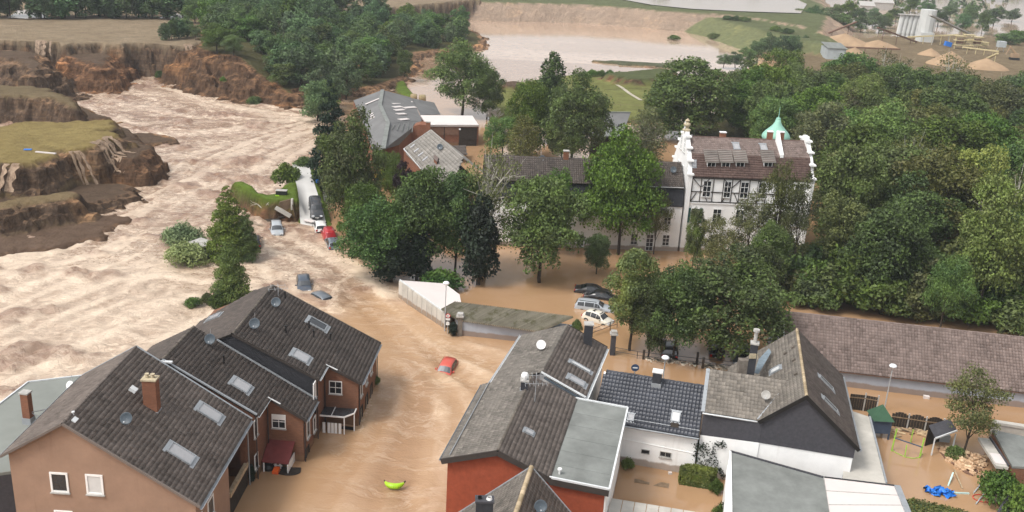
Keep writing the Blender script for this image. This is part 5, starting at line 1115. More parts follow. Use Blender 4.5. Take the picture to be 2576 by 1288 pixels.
def rl(c0, c1, w, i, sgn, name='rooflight', m='flat_white'):
    base = (rdg, rer) if sgn > 0 else (rdg, ler); p0 = base[0][i]; n = unit(np.cross(base[0][i + 1] - p0, base[1][i] - p0)); n = n if n[2] > 0 else -n
    a, b = PL(zf(*c0), p0, n), PL(zf(*c1), p0, n); T.part(name, MB().bar(a + n * .04, b + n * .04, w, .05, up=n), M[m])
for c0, c1, i in (((620, 286), (710, 286), 0), ((620, 356), (705, 349), 1), ((638, 396), (728, 389), 1), ((655, 430), (755, 422), 1), ((678, 471), (772, 467), 1), ((700, 533), (800, 523), 1), ((722, 349), (838, 334), 1), ((752, 405), (880, 394), 1)): rl(c0, c1, .8, i, 1)
for c0, c1, i in (((335, 365), (490, 300), 0), ((385, 482), (418, 458), 1), ((392, 522), (435, 503), 1), ((390, 500), (425, 480), 1)): rl(c0, c1, .9 if i == 0 else .5, i, -1)
for k in range(5): rl((620 + 55 * k, 640 + 8 * k), (655 + 50 * k, 580 - 5 * k), .12, 2, 1, 'batten', 'flat_grey')
out = [p * (1, 1, 0) for p in (ler[0], ler[1], ler[2], ler[3], rer[3], rer[2], rer[1], rer[0])]
T.part('wall', MB().prism([p - (0, 0, 2) for p in out], (0, 0, ZE + 1.85)), M['brick_orange'])
T.part('end_wall', MB().prism([ler[0] - (0, 0, .1), rdg[0] - (0, 0, .15), rer[0] - (0, 0, .1)], (0, -.2, 0)), M['brick_orange'])
for q in ((860, 290), (955, 300)): single('straw_bale', MB().lathe([(.02, -.7), (.8, -.7), (.9, -.5), (.9, .5), (.8, .7), (.02, .7)], G(*zf(*q), .9), (1, .3, 0), 12), M['hay'], 'round bale behind the grey farm shed, ' + ('left of the two' if q[0] < 900 else 'right of the two'), 'bale', 'bales behind the farm shed', True)

T = Thing('farm_building', 'flat-roofed brick outbuilding with white roof and dark open bay', 'outbuilding', G(*zf(1250, 795)) - (0, 0, 2))
rp = [G(*zf(*p), 4.1) for p in ((935, 482), (1500, 487), (1570, 592), (1008, 590))]
T.part('roof', MB().prism([p - (0, 0, .3) for p in rp], (0, 0, .3)), M['flat_white'])
T.part('roof_edge', MB().bar(rp[3] + (0, 0, .04), rp[2] + (0, 0, .04), .16, .12), M['zinc_white'])
ins = [p * (1, 1, 0) + (0, .25, 0) for p in (rp[3], rp[2])] + [p * (1, 1, 0) for p in (rp[1], rp[0])]
T.part('wall', MB().prism([p - (0, 0, 2) for p in ins], (0, 0, 5.8)), M['brick_orange'])
fr = lambda s, z: ins[0] + (ins[1] - ins[0]) * s + (0, -.06, z)
T.part('open_bay', MB().prism([fr(.62, -1), fr(.97, -1), fr(.97, 3.6), fr(.62, 3.6)], (0, -.08, 0)), M['wood_dark'])
T.part('upper_panel', MB().prism([fr(.05, 2.1), fr(.60, 2.1), fr(.60, 3.6), fr(.05, 3.6)], (0, -.08, 0)), M['rust'])
T.part('plinth', MB().prism([fr(.30, -1), fr(.61, -1), fr(.61, .75), fr(.30, .75)], (0, -.14, 0)), M['brick'])
T.part('post', MB().box(fr(.33, 1.8), (.16, 0, 0), (0, .2, 0), (0, 0, 4)), M['wood_dark']); T.part('wall_lamp', MB().box(fr(.63, 3.3), (.35, 0, 0), (0, .3, 0), (0, 0, .3)), M['lamp'])

T = Thing('farm_gable', 'small curved brick gable and thin chimneys beside the farm shed', 'outbuilding', G(*zf(905, 760)) - (0, 0, 2))
gp = [G(*zf(*p), 5.0) for p in ((835, 770),)][0]
c0 = G(*zf(905, 770), 2.0); dx = lambda x, z: c0 + (x, -.0, z)
T.part('wall', MB().prism([dx(-1.6, -4), dx(1.7, -4), dx(1.7, 3.2), dx(.2, 3.2), dx(-.7, 2.9), dx(-1.3, 2.2), dx(-1.6, 1.2)], (0, 3, 0)), M['brick_orange'])
chimney(T, c0 + (1.9, -.2, 0), 2, 5.8, .8, .5, 0, 'chimney_brick', 'cap_grey', False); chimney(T, c0 + (-1.9, -1.2, 0), 0, 4.4, .5, .5, 0, 'chimney_brick', 'cap_grey', False)

T = Thing('cottage', 'cottage with pale ribbed tile roof and four white rooflights in a row', 'cottage', G(*zf(1000, 1100)) - (0, 0, 2))
RZ, EZ = 8.2, 4.6
ra, rb, ea = G(*zf(1045, 645), RZ), G(*zf(1400, 948), RZ), G(*zf(752, 850), EZ)
Uv = unit(rb - ra); nrm_ = unit(np.cross(Uv, ea - ra)); nrm_ = nrm_ if nrm_[2] > 0 else -nrm_; Vv = unit(np.cross(nrm_, Uv)); Vv = Vv if Vv[2] < 0 else -Vv
eb = PL(zf(965, 1098), ra, nrm_); ec = eb + (rb - ra) * .75
rr = tile_roof(T, ra, rb, ea, [ra, rb, rb + (ec - rb), eb, ea], 'tile_pale', .42, .5, 'pan', n_parts=200)
verge(T, ra, ea, rr, 'zinc_white', .18, .2); verge(T, ea, eb, rr, 'zinc_white', .16, .16); verge(T, ra, rb, rr, 'tile_pale', .3, .16, 'ridge_cap')
skn = 0
for a, b in (((830, 842), (875, 806)), ((870, 888), (920, 850)), ((912, 935), (970, 892)), ((962, 985), (1018, 940))):
    p, q = PL(zf(*a), ra, nrm_), PL(zf(*b), ra, nrm_); T.part('rooflight', MB().bar(p + nrm_ * .1, q + nrm_ * .1, .5, .12, up=nrm_), M['glass_sky'], rr)
dish(T, PL(zf(1148, 868), ra, nrm_), 1.1, (-.1, -1, .5), 'dish_grey', .55)
dd = PL(zf(1080, 1000), ra, nrm_); T.part('dormer', MB().box(dd + (.3, 0, .2), Uv * 1.9, (0, 1.6, 0), (0, 0, .8)), M['brick_orange'], rr); T.part('dormer_roof', MB().box(dd + (.3, -.1, .75), Uv * 2.3, (0, 2.2, 0), (0, 0, .14)), M['tile_plum'], rr)
back_ = (rb + (0, 0, 0)) - nrm_ * (1, 1, 0) * 3.4
wallp = [ea * (1, 1, 0), eb * (1, 1, 0), ec * (1, 1, 0), rb * (1, 1, 0) - (nrm_ * (1, 1, 0)) * 4, ra * (1, 1, 0) - (nrm_ * (1, 1, 0)) * 4]
T.part('wall', MB().prism([p - (0, 0, 2) for p in wallp], (0, 0, EZ + 1.8)), M['brick_orange'])
T.part('gable_wall', MB().prism([ea - (0, 0, .15), ra - (0, 0, .15), ra * (1, 1, 0) - (nrm_ * (1, 1, 0)) * 4 + (0, 0, EZ - .2)], Uv * .25), M['brick_orange'])
T.part('rear_roof', MB().prism([ra, rb, rb - nrm_ * (1, 1, 0) * 7 + (0, 0, -3.4), ra - nrm_ * (1, 1, 0) * 7 + (0, 0, -3.4)], (0, 0, -.1)), M['tile_pale'])

T = Thing('yard_shelter', 'small flooded shelter with dark tiled roof beside the cottage', 'shelter', G(*zf(1360, 920)) - (0, 0, 2))
sp_ = [G(*zf(*p), 1.6) for p in ((1283, 845), (1425, 842), (1440, 912), (1330, 912))]
r_ = tile_roof(T, sp_[0] + (0, 0, .5), sp_[1] + (0, 0, .5), sp_[3], [sp_[0] + (0, 0, .5), sp_[1] + (0, 0, .5), sp_[2], sp_[3]], 'tile_brown', .4, .4, 'pan', n_parts=60)
for p in sp_: T.part('post', MB().box(p * (1, 1, 0) + (0, 0, -.2), (.14, 0, 0), (0, .14, 0), (0, 0, 3.4)), M['wood_dark'])
T = Thing('slate_barn', 'grey slate-roofed barn by the meadow behind the tall trees', 'barn', G(1540, 380) - (0, 0, 2))
zg = zoom(1250, 100, 3.578)
ra, rb = G(*zg(995, 665), 6.4), G(*zg(1255, 665), 6.4); ea, eb = G(*zg(880, 885), 3.6), G(*zg(1180, 880), 3.6)
T.part('roof', MB().prism([ra, rb, eb, ea], (0, 0, -.12)), M['shed_sheet']); T.part('ridge_cap', MB().bar(ra + (0, 0, .08), rb + (0, 0, .08), .5, .12), M['flat_grey'])
T.part('pale_patch', MB().prism([ra + (eb - ra) * .55 + (0, 0, .03), rb * .4 + eb * .6 + (0, 0, .03), eb + (0, 0, .03), ea + (0, 0, .03)], (0, 0, .03)), M['flat_grey'])
T.part('wall', MB().prism([q * (1, 1, 0) - (0, 0, 2) for q in (ea + (.3, .3, 0), eb + (-.3, .3, 0), rb + (0, 3, 0), ra + (0, 3, 0))], (0, 0, 5.4)), M['wood_dark'])
T.part('gable_front', MB().prism([G(*zg(1100, 850), 3.7), G(*zg(1148, 770), 5.2), G(*zg(1195, 800), 4.6), G(*zg(1180, 860), 3.4)], (0, .3, 0)), M['slate_grey'])

# ------------------------------------------------------------------ concrete garage and corrugated lean-to in the street
T = Thing('garage', 'pale concrete garage with white flat roof standing in the flood', 'garage', G(*zc(420, 470)) - (0, 0, 2))
b0, b1 = G(*zc(140, 312)), G(*zc(606, 612)); h0 = HT(b0[0], b0[1], zc(138, 127)[1]); h1 = HT(b1[0], b1[1], zc(604, 462)[1])
t0 = b0 * (1, 1, 0) + (0, 0, h0); t1 = b1 * (1, 1, 0) + (0, 0, h1); hm = (h0 + h1) / 2
q2, q3, q4 = G(*zc(768, 350), hm - .05), G(*zc(752, 272), hm), G(*zc(600, 160), hm)
T.part('roof', MB().prism([t0, t1, q2, q3, q4], (0, 0, -.25)), M['flat_white'])
T.part('wall', MB().prism([p * (1, 1, 0) - (0, 0, 2) for p in (b0, b1, q2, q3, q4)], (0, 0, hm + 1.6)), M['concrete'])
T.part('front_panel', MB().prism([b0 * (1, 1, 0) - (0, 0, 2), b1 * (1, 1, 0) - (0, 0, 2), t1 - (0, 0, .02), t0 - (0, 0, .02)], (-.12, -.10, 0)), M['concrete'])
mb = MB()
for s in np.linspace(.1, .95, 9): p = b0 + (b1 - b0) * s; mb.box(p + (-.13, -.105, (h0 + (h1 - h0) * s) / 2), (.05, 0, 0), (0, .05, 0), (0, 0, h0 + (h1 - h0) * s - .1))
T.part('board_joint', mb, M['cap_grey']); T.part('roof_edge', MB().bar(t0 + (0, 0, .05), t1 + (0, 0, .05), .14, .10), M['zinc_white'])
T = Thing('lean_to', 'long lean-to with mossy corrugated sheet roof and blue-grey wall', 'lean-to', G(*zc(1100, 720)) - (0, 0, 2))
w0, w1 = G(*zc(735, 690)), G(*zc(1400, 765)); hz = 1.75
e0 = w0 * (1, 1, 0) + (0, 0, hz); e1 = G(*zc(1560, 655), hz); k0, k1 = G(*zc(700, 352), 2.35), G(*zc(1915, 505), 2.5); e00 = G(*zc(560, 425), 2.15)
T.part('wall', MB().prism([p * (1, 1, 0) - (0, 0, 2) for p in (w0 + (0, .1, 0), w1 + (4, -.3, 0), k1, k0)], (0, 0, hz + 1.85)), M['grey_wall'])
mb = MB(); n = 120; vs = []
for i in range(n + 1):
    s = i / n; a = e00 * (1 - s * 4) + e0 * (s * 4) if s < .25 else e0 + (e1 - e0) * ((s - .25) / .75); b = k0 + (k1 - k0) * s; dz = .12 * (1 if i % 2 else -1)
    vs += [a + (0, -.1, dz + .05), b + (0, 0, dz + .05)]
mb.add(vs, [(2 * i, 2 * i + 2, 2 * i + 3, 2 * i + 1) for i in range(0, n, 2)])
T.part('corrugated_roof', mb, M['asbestos'])
T.part('corrugation_grooves', MB().add(vs, [(2 * i, 2 * i + 2, 2 * i + 3, 2 * i + 1) for i in range(1, n, 2)]), M['asbestos_dark'])

# ------------------------------------------------------------------ flat roofs of the yard in the near right
T = Thing('flat_roof_building', 'flat grey felt roof in front of the slate gable', 'outbuilding', G(*zoom(1500, 800, 2.5757)(1200, 1200), 3) * (1, 1, 0) - (0, 0, 2))
pp = [G(*z5(*p), 3.3) for p in ((912, 892), (1522, 1064), (1570, 1340), (918, 1340))]
T.part('wall', MB().prism([p - (0, 0, 5.3) for p in pp], (0, 0, 5.05)), M['white_wall']); rf = T.part('roof', MB().prism([p - (0, 0, .22) for p in pp], (0, 0, .22)), M['flat_grey'])
for a, b in ((pp[0], pp[3]), (pp[0], pp[1])): T.part('roof_edge', MB().bar(a + (0, 0, .03), b + (0, 0, .03), .16, .14), M['white_wall'] if a is pp[0] and b is pp[3] else M['slate_grey'], rf)
T.part('side_wall', MB().prism([p * (1, 1, 0) for p in (G(*z5(888, 1020), 3.1), G(*z5(912, 892), 3.1), pp[3], pp[3] - (.5, 0, 0))], (0, 0, 3.15)), M['white_wall'])
T = Thing('white_roof_building', 'white sheet roof in the near right corner', 'outbuilding', G(2170, 1260, 3) * (1, 1, 0) - (0, 0, 2))
pp = [G(*z5(1527, 1062), 3.45), G(*z6(440, 1125), 3.45), G(*z6(515, 1310), 3.45), G(*z5(1572, 1340), 3.45)]
T.part('wall', MB().prism([p - (0, 0, 5.3) for p in pp], (0, 0, 5.0)), M['white_wall']); rf = T.part('roof', MB().prism([p - (0, 0, .25) for p in pp], (0, 0, .25)), M['flat_white'])
for s in (.33, .66): T.part('sheet_joint', MB().bar(pp[0] + (pp[3] - pp[0]) * s + (0, 0, .02), pp[1] + (pp[2] - pp[1]) * s + (0, 0, .02), .05, .03), M['cap_grey'], rf)
T.part('roof_edge', MB().bar(pp[1] + (0, 0, .0), pp[2] + (0, 0, .0), .45, .2), M['zinc'], rf); T.part('back_edge', MB().bar(pp[0] + (0, 0, .02), pp[1] + (0, 0, .02), .10, .12), M['dark_metal'], rf)
T = Thing('side_extension', 'narrow grey concrete roof strip beside the slate gable', 'extension', G(2180, 1120, 2.5) * (1, 1, 0) - (0, 0, 2))
pp = [G(*z6(150, 650), 2.6), G(*z6(268, 690), 2.6), G(*z6(372, 1108), 2.6), G(*z6(95, 1085), 2.6)]
T.part('wall', MB().prism([p - (0, 0, 4.6) for p in pp], (0, 0, 4.4)), M['grey_wall']); T.part('roof', MB().prism([p - (0, 0, .2) for p in pp], (0, 0, .2)), M['concrete'])
T.part('roof_edge', MB().bar(pp[1] + (0, 0, .04), pp[2] + (0, 0, .04), .14, .14), M['zinc'])
T = Thing('canopy', 'pale panelled canopy over the near edge of the flooded yard', 'canopy', G(*z4(1400, 1260), 2.2) * (1, 1, 0) - (0, 0, 2))
pp = [G(*z4(*p), 2.2) for p in ((1165, 1197), (1800, 1300), (1800, 1420), (1110, 1420))]
for i in range(8):
    s0, s1 = i / 8, (i + 1) / 8 - .008
    T.part('roof_panel', MB().prism([pp[0] + (pp[1] - pp[0]) * s0, pp[0] + (pp[1] - pp[0]) * s1, pp[3] + (pp[2] - pp[3]) * s1, pp[3] + (pp[2] - pp[3]) * s0], (0, 0, -.06)), M['concrete'])
for s in (.02, .5, .98): p = pp[0] + (pp[1] - pp[0]) * s; T.part('post', MB().box((p[0], p[1] - .2, .05), (.12, 0, 0), (0, .12, 0), (0, 0, 4.1)), M['white_frame'])
# ------------------------------------------------------------------ trees: leaf clumps on lobes around limbs
def leaf_cards(c, nrm, size, rng, bend=.16, asp=.62):
    n = len(c); t = rng.normal(size=(n, 3)); t -= nrm * (t * nrm).sum(1)[:, None]; t /= np.linalg.norm(t, axis=1)[:, None] + 1e-9; b = np.cross(nrm, t)
    s = (size * rng.uniform(.6, 1.35, n))[:, None]
    V = np.stack([c - t * s * .5, c + b * s * asp * .5 + nrm * s * bend, c + t * s * .5 - nrm * s * bend * .6, c - b * s * asp * .5 + nrm * s * bend], 1).reshape(-1, 3)
    return V
def crown_mesh(name, seed, lobes, per, size, mat, fill=.35, up=.35, jag=.18):
    """lobes: (x, y, z, r, squash)"""
    rng = np.random.default_rng(seed); Vs = []
    tot = sum(r * r for *_, r, _ in lobes)
    for (x, y, z, r, q) in lobes:
        n = int(per * r * r / tot); d = rng.normal(size=(n, 3)); d[:, 2] += up * .6; d /= np.linalg.norm(d, axis=1)[:, None]
        low = d[:, 2] < -.35; d[low, 2] *= rng.uniform(0, 1, low.sum()); d /= np.linalg.norm(d, axis=1)[:, None]
        rr = r * (1 - fill * rng.random(n) ** 2.2) * (1 + rng.normal(size=n) * jag * .5)
        out_ = rng.random(n) < .07; rr[out_] *= rng.uniform(1.08, 1.32, out_.sum()); clump = .82 + .36 * vnoise(d[:, 0] * 2.6 + x, d[:, 1] * 2.6 + d[:, 2] * 3.1 + z, seed % 9); rr *= clump
        c = np.stack([x + d[:, 0] * rr, y + d[:, 1] * rr, z + d[:, 2] * rr * q], 1)
        nr = d * .55 + rng.normal(size=(n, 3)) * .55; nr[:, 2] += up; nr /= np.linalg.norm(nr, axis=1)[:, None]
        Vs.append(leaf_cards(c, nr, size, rng))
    V = np.concatenate(Vs); me = mesh_np(name, V, np.arange(len(V)).reshape(-1, 4)); me.materials.append(mat); return me
def trunk_mesh(name, seed, h, r, limbs, mat, z0=-1.5):
    rng = np.random.default_rng(seed); mb = MB(); pts = []; x = y = 0.0
    for k in range(6):
        pts.append((x, y, z0 + (h - z0) * k / 5)); x += rng.normal() * .12; y += rng.normal() * .12
    for k in range(5): mb.tube(pts[k], pts[k + 1], r * (1 - k * .15), r * (1 - (k + 1) * .15), 7, False)
    for (lx, ly, lz) in limbs:
        k = rng.integers(2, 5); a = np.array(pts[k]); b = np.array((lx, ly, lz)); m = (a + b) / 2 + (0, 0, .4)
        mb.tube(a, m, r * .42, r * .26, 5, False).tube(m, b, r * .26, r * .08, 5, False)
        for _ in range(2):
            e = b + rng.normal(size=3) * 1.1; mb.tube(m + (b - m) * .4, e, r * .14, r * .03, 4, False)
    return mkmesh(name, mb, mat, True)
def billow(L, seed, k=5, f=.46):
    """smaller clumps standing out of each lobe"""
    rng = np.random.default_rng(seed + 99); out = []
    for (x, y, z, r, q) in L:
        out.append((x, y, z, r * .86, q))
        for _ in range(k):
            d = rng.normal(size=3); d[2] = abs(d[2]) * .9 - .25; d /= np.linalg.norm(d); e = r * .80
            out.append((x + d[0] * e, y + d[1] * e, z + d[2] * e * q, r * f * rng.uniform(.75, 1.25), .9))
    return out
def broad(seed, H=12.0, R=5.0, base=.10, nl=16, lean=0.0):
    """lobes of a rounded crown"""
    rng = np.random.default_rng(seed); L = []; zc_ = H * (base + (1 - base) * .50); hz = H * (1 - base) * .5; ex = rng.uniform(.9, 1.15); ey = 2 - ex
    for i in range(nl):
        ph = i * 2.399 + rng.random() * .7; t = (i + .5) / nl; el = math.asin(1 - 1.86 * t); w = max(.45, math.cos(el)) if el < 0 else math.cos(el)
        rr = rng.uniform(.46, .84); r = R * rng.uniform(.30, .47)
        L.append((R * rr * w * math.cos(ph) * ex + lean, R * rr * w * math.sin(ph) * ey, zc_ + hz * .82 * math.sin(el) + rng.normal() * .035 * H, r, .85))
    L.append((0, 0, zc_ + hz * .05, R * .60, 1.1)); return billow(L, seed)
def cone(seed, H, R, n=26):
    rng = np.random.default_rng(seed); L = []
    for i in range(n):
        t = (i + .3) / n; z = H * (.06 + .92 * t); w = R * (1 - t) ** .62; ph = i * 2.399
        L.append((w * .62 * math.cos(ph), w * .62 * math.sin(ph), z, max(.35, w * .55), .55))
    return L
def column(seed, H, R, n=18):
    rng = np.random.default_rng(seed); L = []
    for i in range(n):
        t = (i + .5) / n; w = R * math.sin(math.pi * min(1, .18 + t * .80)) ** .7; ph = i * 2.399
        L.append((w * .5 * math.cos(ph), w * .5 * math.sin(ph), H * (.08 + .88 * t), w * rng.uniform(.5, .7), 1.25))
    return L
def mound(seed, H, R, n=9):
    rng = np.random.default_rng(seed); L = []
    for i in range(n):
        ph = i * 2.399; q = math.sqrt((i + .5) / n); L.append((R * .68 * q * math.cos(ph), R * .68 * q * math.sin(ph), H * (.30 + .28 * (1 - q)) + rng.normal() * .06 * H, min(R, H) * rng.uniform(.34, .5), .8))
    return L
KIND = {}
def kind(name, n, lobe_fn, H, R, per, size, leaf, bark='bark', trunk=.26, fill=.35, up=.35, nl=8, far=False):
    KIND[name] = []
    for i in range(n):
        sd = hash_(name) + i * 13; lb = lobe_fn(sd)
        cm = crown_mesh('crown', sd, lb, per, size, LEAF[leaf], fill, up)
        big = sorted(lb, key=lambda q: -q[3])[:nl]; tm = trunk_mesh('trunk', sd, H * .72, trunk, [(x * .9, y * .9, z) for x, y, z, *_ in big], M[bark])
        KIND[name].append((cm, tm, H, R))
def hash_(s): return sum((i + 3) * ord(c) for i, c in enumerate(s)) % 997
kind('oak', 3, lambda s: broad(s, 12, 5, .10, 17), 12, 5, 20000, .32, 'deep')
kind('maple', 3, lambda s: broad(s, 12, 5, .09, 18), 12, 5, 20000, .32, 'mid')
kind('ash', 2, lambda s: broad(s, 12, 5, .10, 15), 12, 5, 17000, .30, 'fresh', fill=.5)
kind('lime', 2, lambda s: broad(s, 12, 4.6, .08, 16), 12, 4.6, 17000, .31, 'lime')
kind('sparse', 3, lambda s: broad(s, 12, 4.4, .22, 13), 12, 4.4, 6500, .28, 'olive', 'bark', .2, fill=.8, nl=13)
kind('pale', 1, lambda s: broad(s, 12, 4.4, .22, 13), 12, 4.4, 3600, .28, 'olive', 'bark_white', .42, fill=.85, nl=34)
kind('birch', 2, lambda s: column(s, 12, 3.2, 16), 12, 3.2, 8500, .27, 'olive', 'bark_white', .17, fill=.7, nl=14)
kind('spruce', 2, lambda s: cone(s, 14, 3.4), 14, 3.4, 12000, .34, 'needle', fill=.5, up=.1, nl=3)
kind('cone', 2, lambda s: cone(s, 10, 3.4, 30), 10, 3.4, 14000, .28, 'fresh2', fill=.45, nl=3)
kind('poplar', 2, lambda s: column(s, 14, 2.8), 14, 2.8, 13000, .33, 'deep', nl=3)
kind('bush', 3, lambda s: mound(s, 3, 2.4), 3, 2.4, 2400, .34, 'mid', trunk=.08, nl=4)
kind('willow', 2, lambda s: mound(s, 4, 3.6, 12), 4, 3.6, 5200, .36, 'sage', trunk=.12, nl=5)
kind('plum', 1, lambda s: broad(s, 8, 3, .1, 10), 8, 3, 4200, .40, 'plum')
kind('gold', 1, lambda s: mound(s, 4, 1.8), 4, 1.8, 1800, .32, 'gold', trunk=.08)
kind('ivy', 1, lambda s: column(s, 9, 1.9, 12), 9, 1.9, 5200, .36, 'needle', nl=2)
kind('hill_dark', 3, lambda s: broad(s, 11, 5, .02, 13), 11, 5, 5500, .52, 'blue', nl=2)
kind('hill_mid', 3, lambda s: broad(s, 11, 4.6, .02, 12), 11, 4.6, 5500, .50, 'mid', nl=2)
kind('hill_tall', 2, lambda s: column(s, 12, 3.0, 12), 12, 3.0, 2000, .74, 'blue', nl=2)
kind('under_a', 2, lambda s: billow(mound(s, 5, 3, 9), s, 4), 5, 3, 4200, .40, 'deep', nl=3)
kind('under_b', 2, lambda s: billow(mound(s, 5, 3, 9), s, 4), 5, 3, 4200, .40, 'mid', nl=3)
kind('under_c', 1, lambda s: billow(mound(s, 5, 3, 9), s, 4), 5, 3, 3000, .40, 'olive', nl=6)
kind('park_dark', 4, lambda s: broad(s, 13, 5.2, .03, 17), 13, 5.2, 15000, .38, 'deep', nl=6)
kind('park_tall', 2, lambda s: billow(column(s, 15, 3.6, 16), s, 3), 15, 3.6, 11000, .36, 'mid', nl=4)
kind('park_mid', 3, lambda s: broad(s, 13, 5.0, .03, 16), 13, 5.0, 15000, .37, 'mid', nl=6)
kind('park_olive', 2, lambda s: broad(s, 13, 4.8, .06, 15), 13, 4.8, 11000, .35, 'olive', nl=10, fill=.6)
NT_ = [0]
def put_tree(k, x, y, z, h, w, label, group=None, cat='tree', name=None, rot=None, var=None):
    NT_[0] += 1; v = KIND[k]; cm, tm, H, R = v[(NT_[0] if var is None else var) % len(v)]
    o = link(name or ('tree' if cat == 'tree' else cat), None); o.empty_display_size = .5
    o.location = (x, y, z); o.rotation_euler = (0, 0, random.random() * 6.28 if rot is None else rot); o.scale = (w / (2 * R), w / (2 * R), h / H)
    props(o, label, cat, group); link('crown', cm, o); link('trunk', tm, o); return o
def tree(k, cx, top, base, wpx, label, z=0.0, group=None, cat='tree', name=None, var=None):
    p = G(cx, base, z)
    for _ in range(4):                            # the crown's middle stands at cx; the foot follows from the lean of the view
        h = HT(p[0], p[1], top) - z; m = proj((p[0], p[1], z + h * .6)); f = proj(p); p = G(f[0] + (cx - m[0]), base, z)
    h = HT(p[0], p[1], top) - z; w = wpx / (F / depth((p[0], p[1], z + h * .6)))
    return put_tree(k, p[0], p[1], z, h * (.95 if k not in ('spruce', 'cone', 'poplar', 'ivy') else 1), w * .94, label, group, cat, name, None, var)
# --- trees one can pick out, from the middle of the picture outwards
tree('spruce', 832, 190, 500, 130, 'tall dark spruce standing above the broken road')
tree('maple', 888, 285, 590, 178, 'big green tree right of the parked cars')
tree('oak', 912, 455, 640, 130, 'dark tree leaning over the row of stranded cars')
tree('gold', 966, 385, 470, 48, 'small golden-yellow shrub between dark trees', cat='shrub')
tree('plum', 1018, 405, 560, 70, 'small purple-leaved tree below the cottage')
tree('maple', 985, 375, 520, 70, 'small green tree behind the golden shrub')
tree('oak', 952, 500, 700, 185, 'dark wide tree above the foaming ledge')
tree('oak', 1062, 412, 690, 205, 'broad dark tree in front of the cottage')
tree('ivy', 1052, 545, 705, 84, 'ivy-wrapped trunk left of the white garage', cat='tree')
tree('ivy', 985, 545, 708, 120, 'dense dark ivy bush at the torrent edge', cat='bush')
tree('ivy', 1210, 480, 716, 100, 'thick ivy-covered tree column standing in brown water')
tree('pale', 1220, 372, 690, 190, 'thin-leaved tree with pale bare limbs above the ivy column')
tree('maple', 1150, 430, 690, 150, 'rounded green tree between the broad dark tree and the ivy column')
tree('bush', 1110, 672, 726, 120, 'low dark bush behind the white garage roof', cat='bush')
tree('maple', 1372, 428, 712, 225, 'big leafy tree with single trunk standing in the brown water')
tree('ash', 1392, 425, 640, 120, 'pale green tree top against the wing roof')
tree('maple', 1568, 330, 640, 200, 'tall spreading tree in front of the manor wing')
tree('oak', 1505, 585, 690, 74, 'low dark tree right of the single-trunk tree')
tree('sparse', 1655, 470, 640, 80, 'slender sparse tree by the manor corner')
tree('ash', 1165, 105, 290, 178, 'large light green tree at the lake edge')
tree('oak', 1228, 172, 300, 90, 'dark tree beside the large light green tree')
tree('poplar', 1387, 122, 360, 90, 'tall dark poplar against the pale lake')
tree('maple', 1450, 190, 420, 165, 'large tree right of the poplar')
tree('oak', 1335, 195, 400, 120, 'dark tree left of the poplar')
tree('ash', 1418, 275, 420, 110, 'conical green tree in front of the large tree by the poplar')
tree('birch', 1318, 275, 424, 100, 'drooping birch with white trunk beside the wing roof')
tree('ash', 1268, 290, 400, 100, 'pale feathery tree by the bare grey tree')
tree('birch', 1628, 252, 420, 120, 'soft drooping birch before the big dark oak')
tree('park_dark', 1745, 142, 352, 235, 'massive dark oak behind the manor gable')
tree('park_dark', 1680, 175, 330, 130, 'dark tree on the left flank of the massive oak')
tree('ash', 1960, 240, 400, 155, 'bright green tree behind the copper onion roof')
# --- by the manor and the parked cars
tree('lime', 1600, 618, 880, 165, 'yellow-green topped tree beside the parked cars')
tree('oak', 1642, 690, 900, 120, 'dense green tree leaning on the yellow-green one')
tree('oak', 1706, 665, 905, 160, 'green tree between the two larger parking trees')
tree('maple', 1836, 640, 905, 300, 'large spreading green tree over the flooded car park')
tree('sparse', 1802, 545, 700, 110, 'thin-leaved tree before the half-timbered front')
tree('sparse', 1885, 470, 700, 105, 'grey-green sparse tree before the manor middle')
tree('sparse', 1962, 388, 700, 110, 'tall sparse tree before the right end of the manor')
tree('ash', 1752, 520, 690, 62, 'pale green young tree against the white corner')
tree('sparse', 1835, 590, 745, 130, 'low sparse thicket tree at the foot of the manor')
tree('oak', 1905, 610, 760, 130, 'dark low tree at the foot of the manor')
tree('park_mid', 1942, 545, 745, 105, 'green tree before the right half of the manor front')
tree('sparse', 2010, 430, 720, 100, 'tall sparse tree at the right corner of the manor')
# --- edge of the torrent, left
tree('cone', 572, 462, 650, 125, 'dense conical tree with the tallest top in the torrent')
tree('cone', 618, 520, 655, 70, 'narrow dark conical tree beside the half-hidden car')
tree('cone', 578, 590, 762, 105, 'nearest conical tree, above the dark roof of the far terrace house')
tree('willow', 458, 552, 622, 110, 'pale willow bush bent by the flood, the farther of two', cat='bush')
tree('willow', 470, 600, 662, 120, 'pale willow bush bent by the flood, the nearer of two', cat='bush')
tree('bush', 722, 402, 462, 84, 'dark bush at the end of the broken road, left side', cat='bush', z=2.4)
tree('bush', 768, 388, 425, 70, 'leafy bush behind the far end of the broken road', cat='bush', z=2.8)
tree('bush', 484, 742, 770, 46, 'small pale bush swamped in foam', cat='bush')
tree('bush', 545, 728, 778, 56, 'bright green bush at the foot of the nearest conical tree', cat='bush')
tree('bush', 520, 730, 768, 34, 'small green bush left of the bright green bush', cat='bush')
tree('bush', 403, 172, 196, 30, 'round bush islanded in the torrent, largest of three', cat='bush')
tree('bush', 430, 178, 192, 14, 'tiny bush islanded in the torrent, middle of three', cat='bush')
tree('bush', 444, 174, 187, 12, 'tiny bush islanded in the torrent, right of three', cat='bush')
tree('bush', 640, 236, 262, 44, 'scrubby bush at the foot of the ochre cliff', cat='bush')
tree('bush', 560, 190, 206, 20, 'little bush clinging to the ochre cliff', cat='bush', z=3.5)
tree('maple', 545, 62, 130, 88, 'rounded green tree on the cliff top', z=8.2)
tree('maple', 585, 85, 140, 60, 'small green tree on the cliff edge', z=8.2)
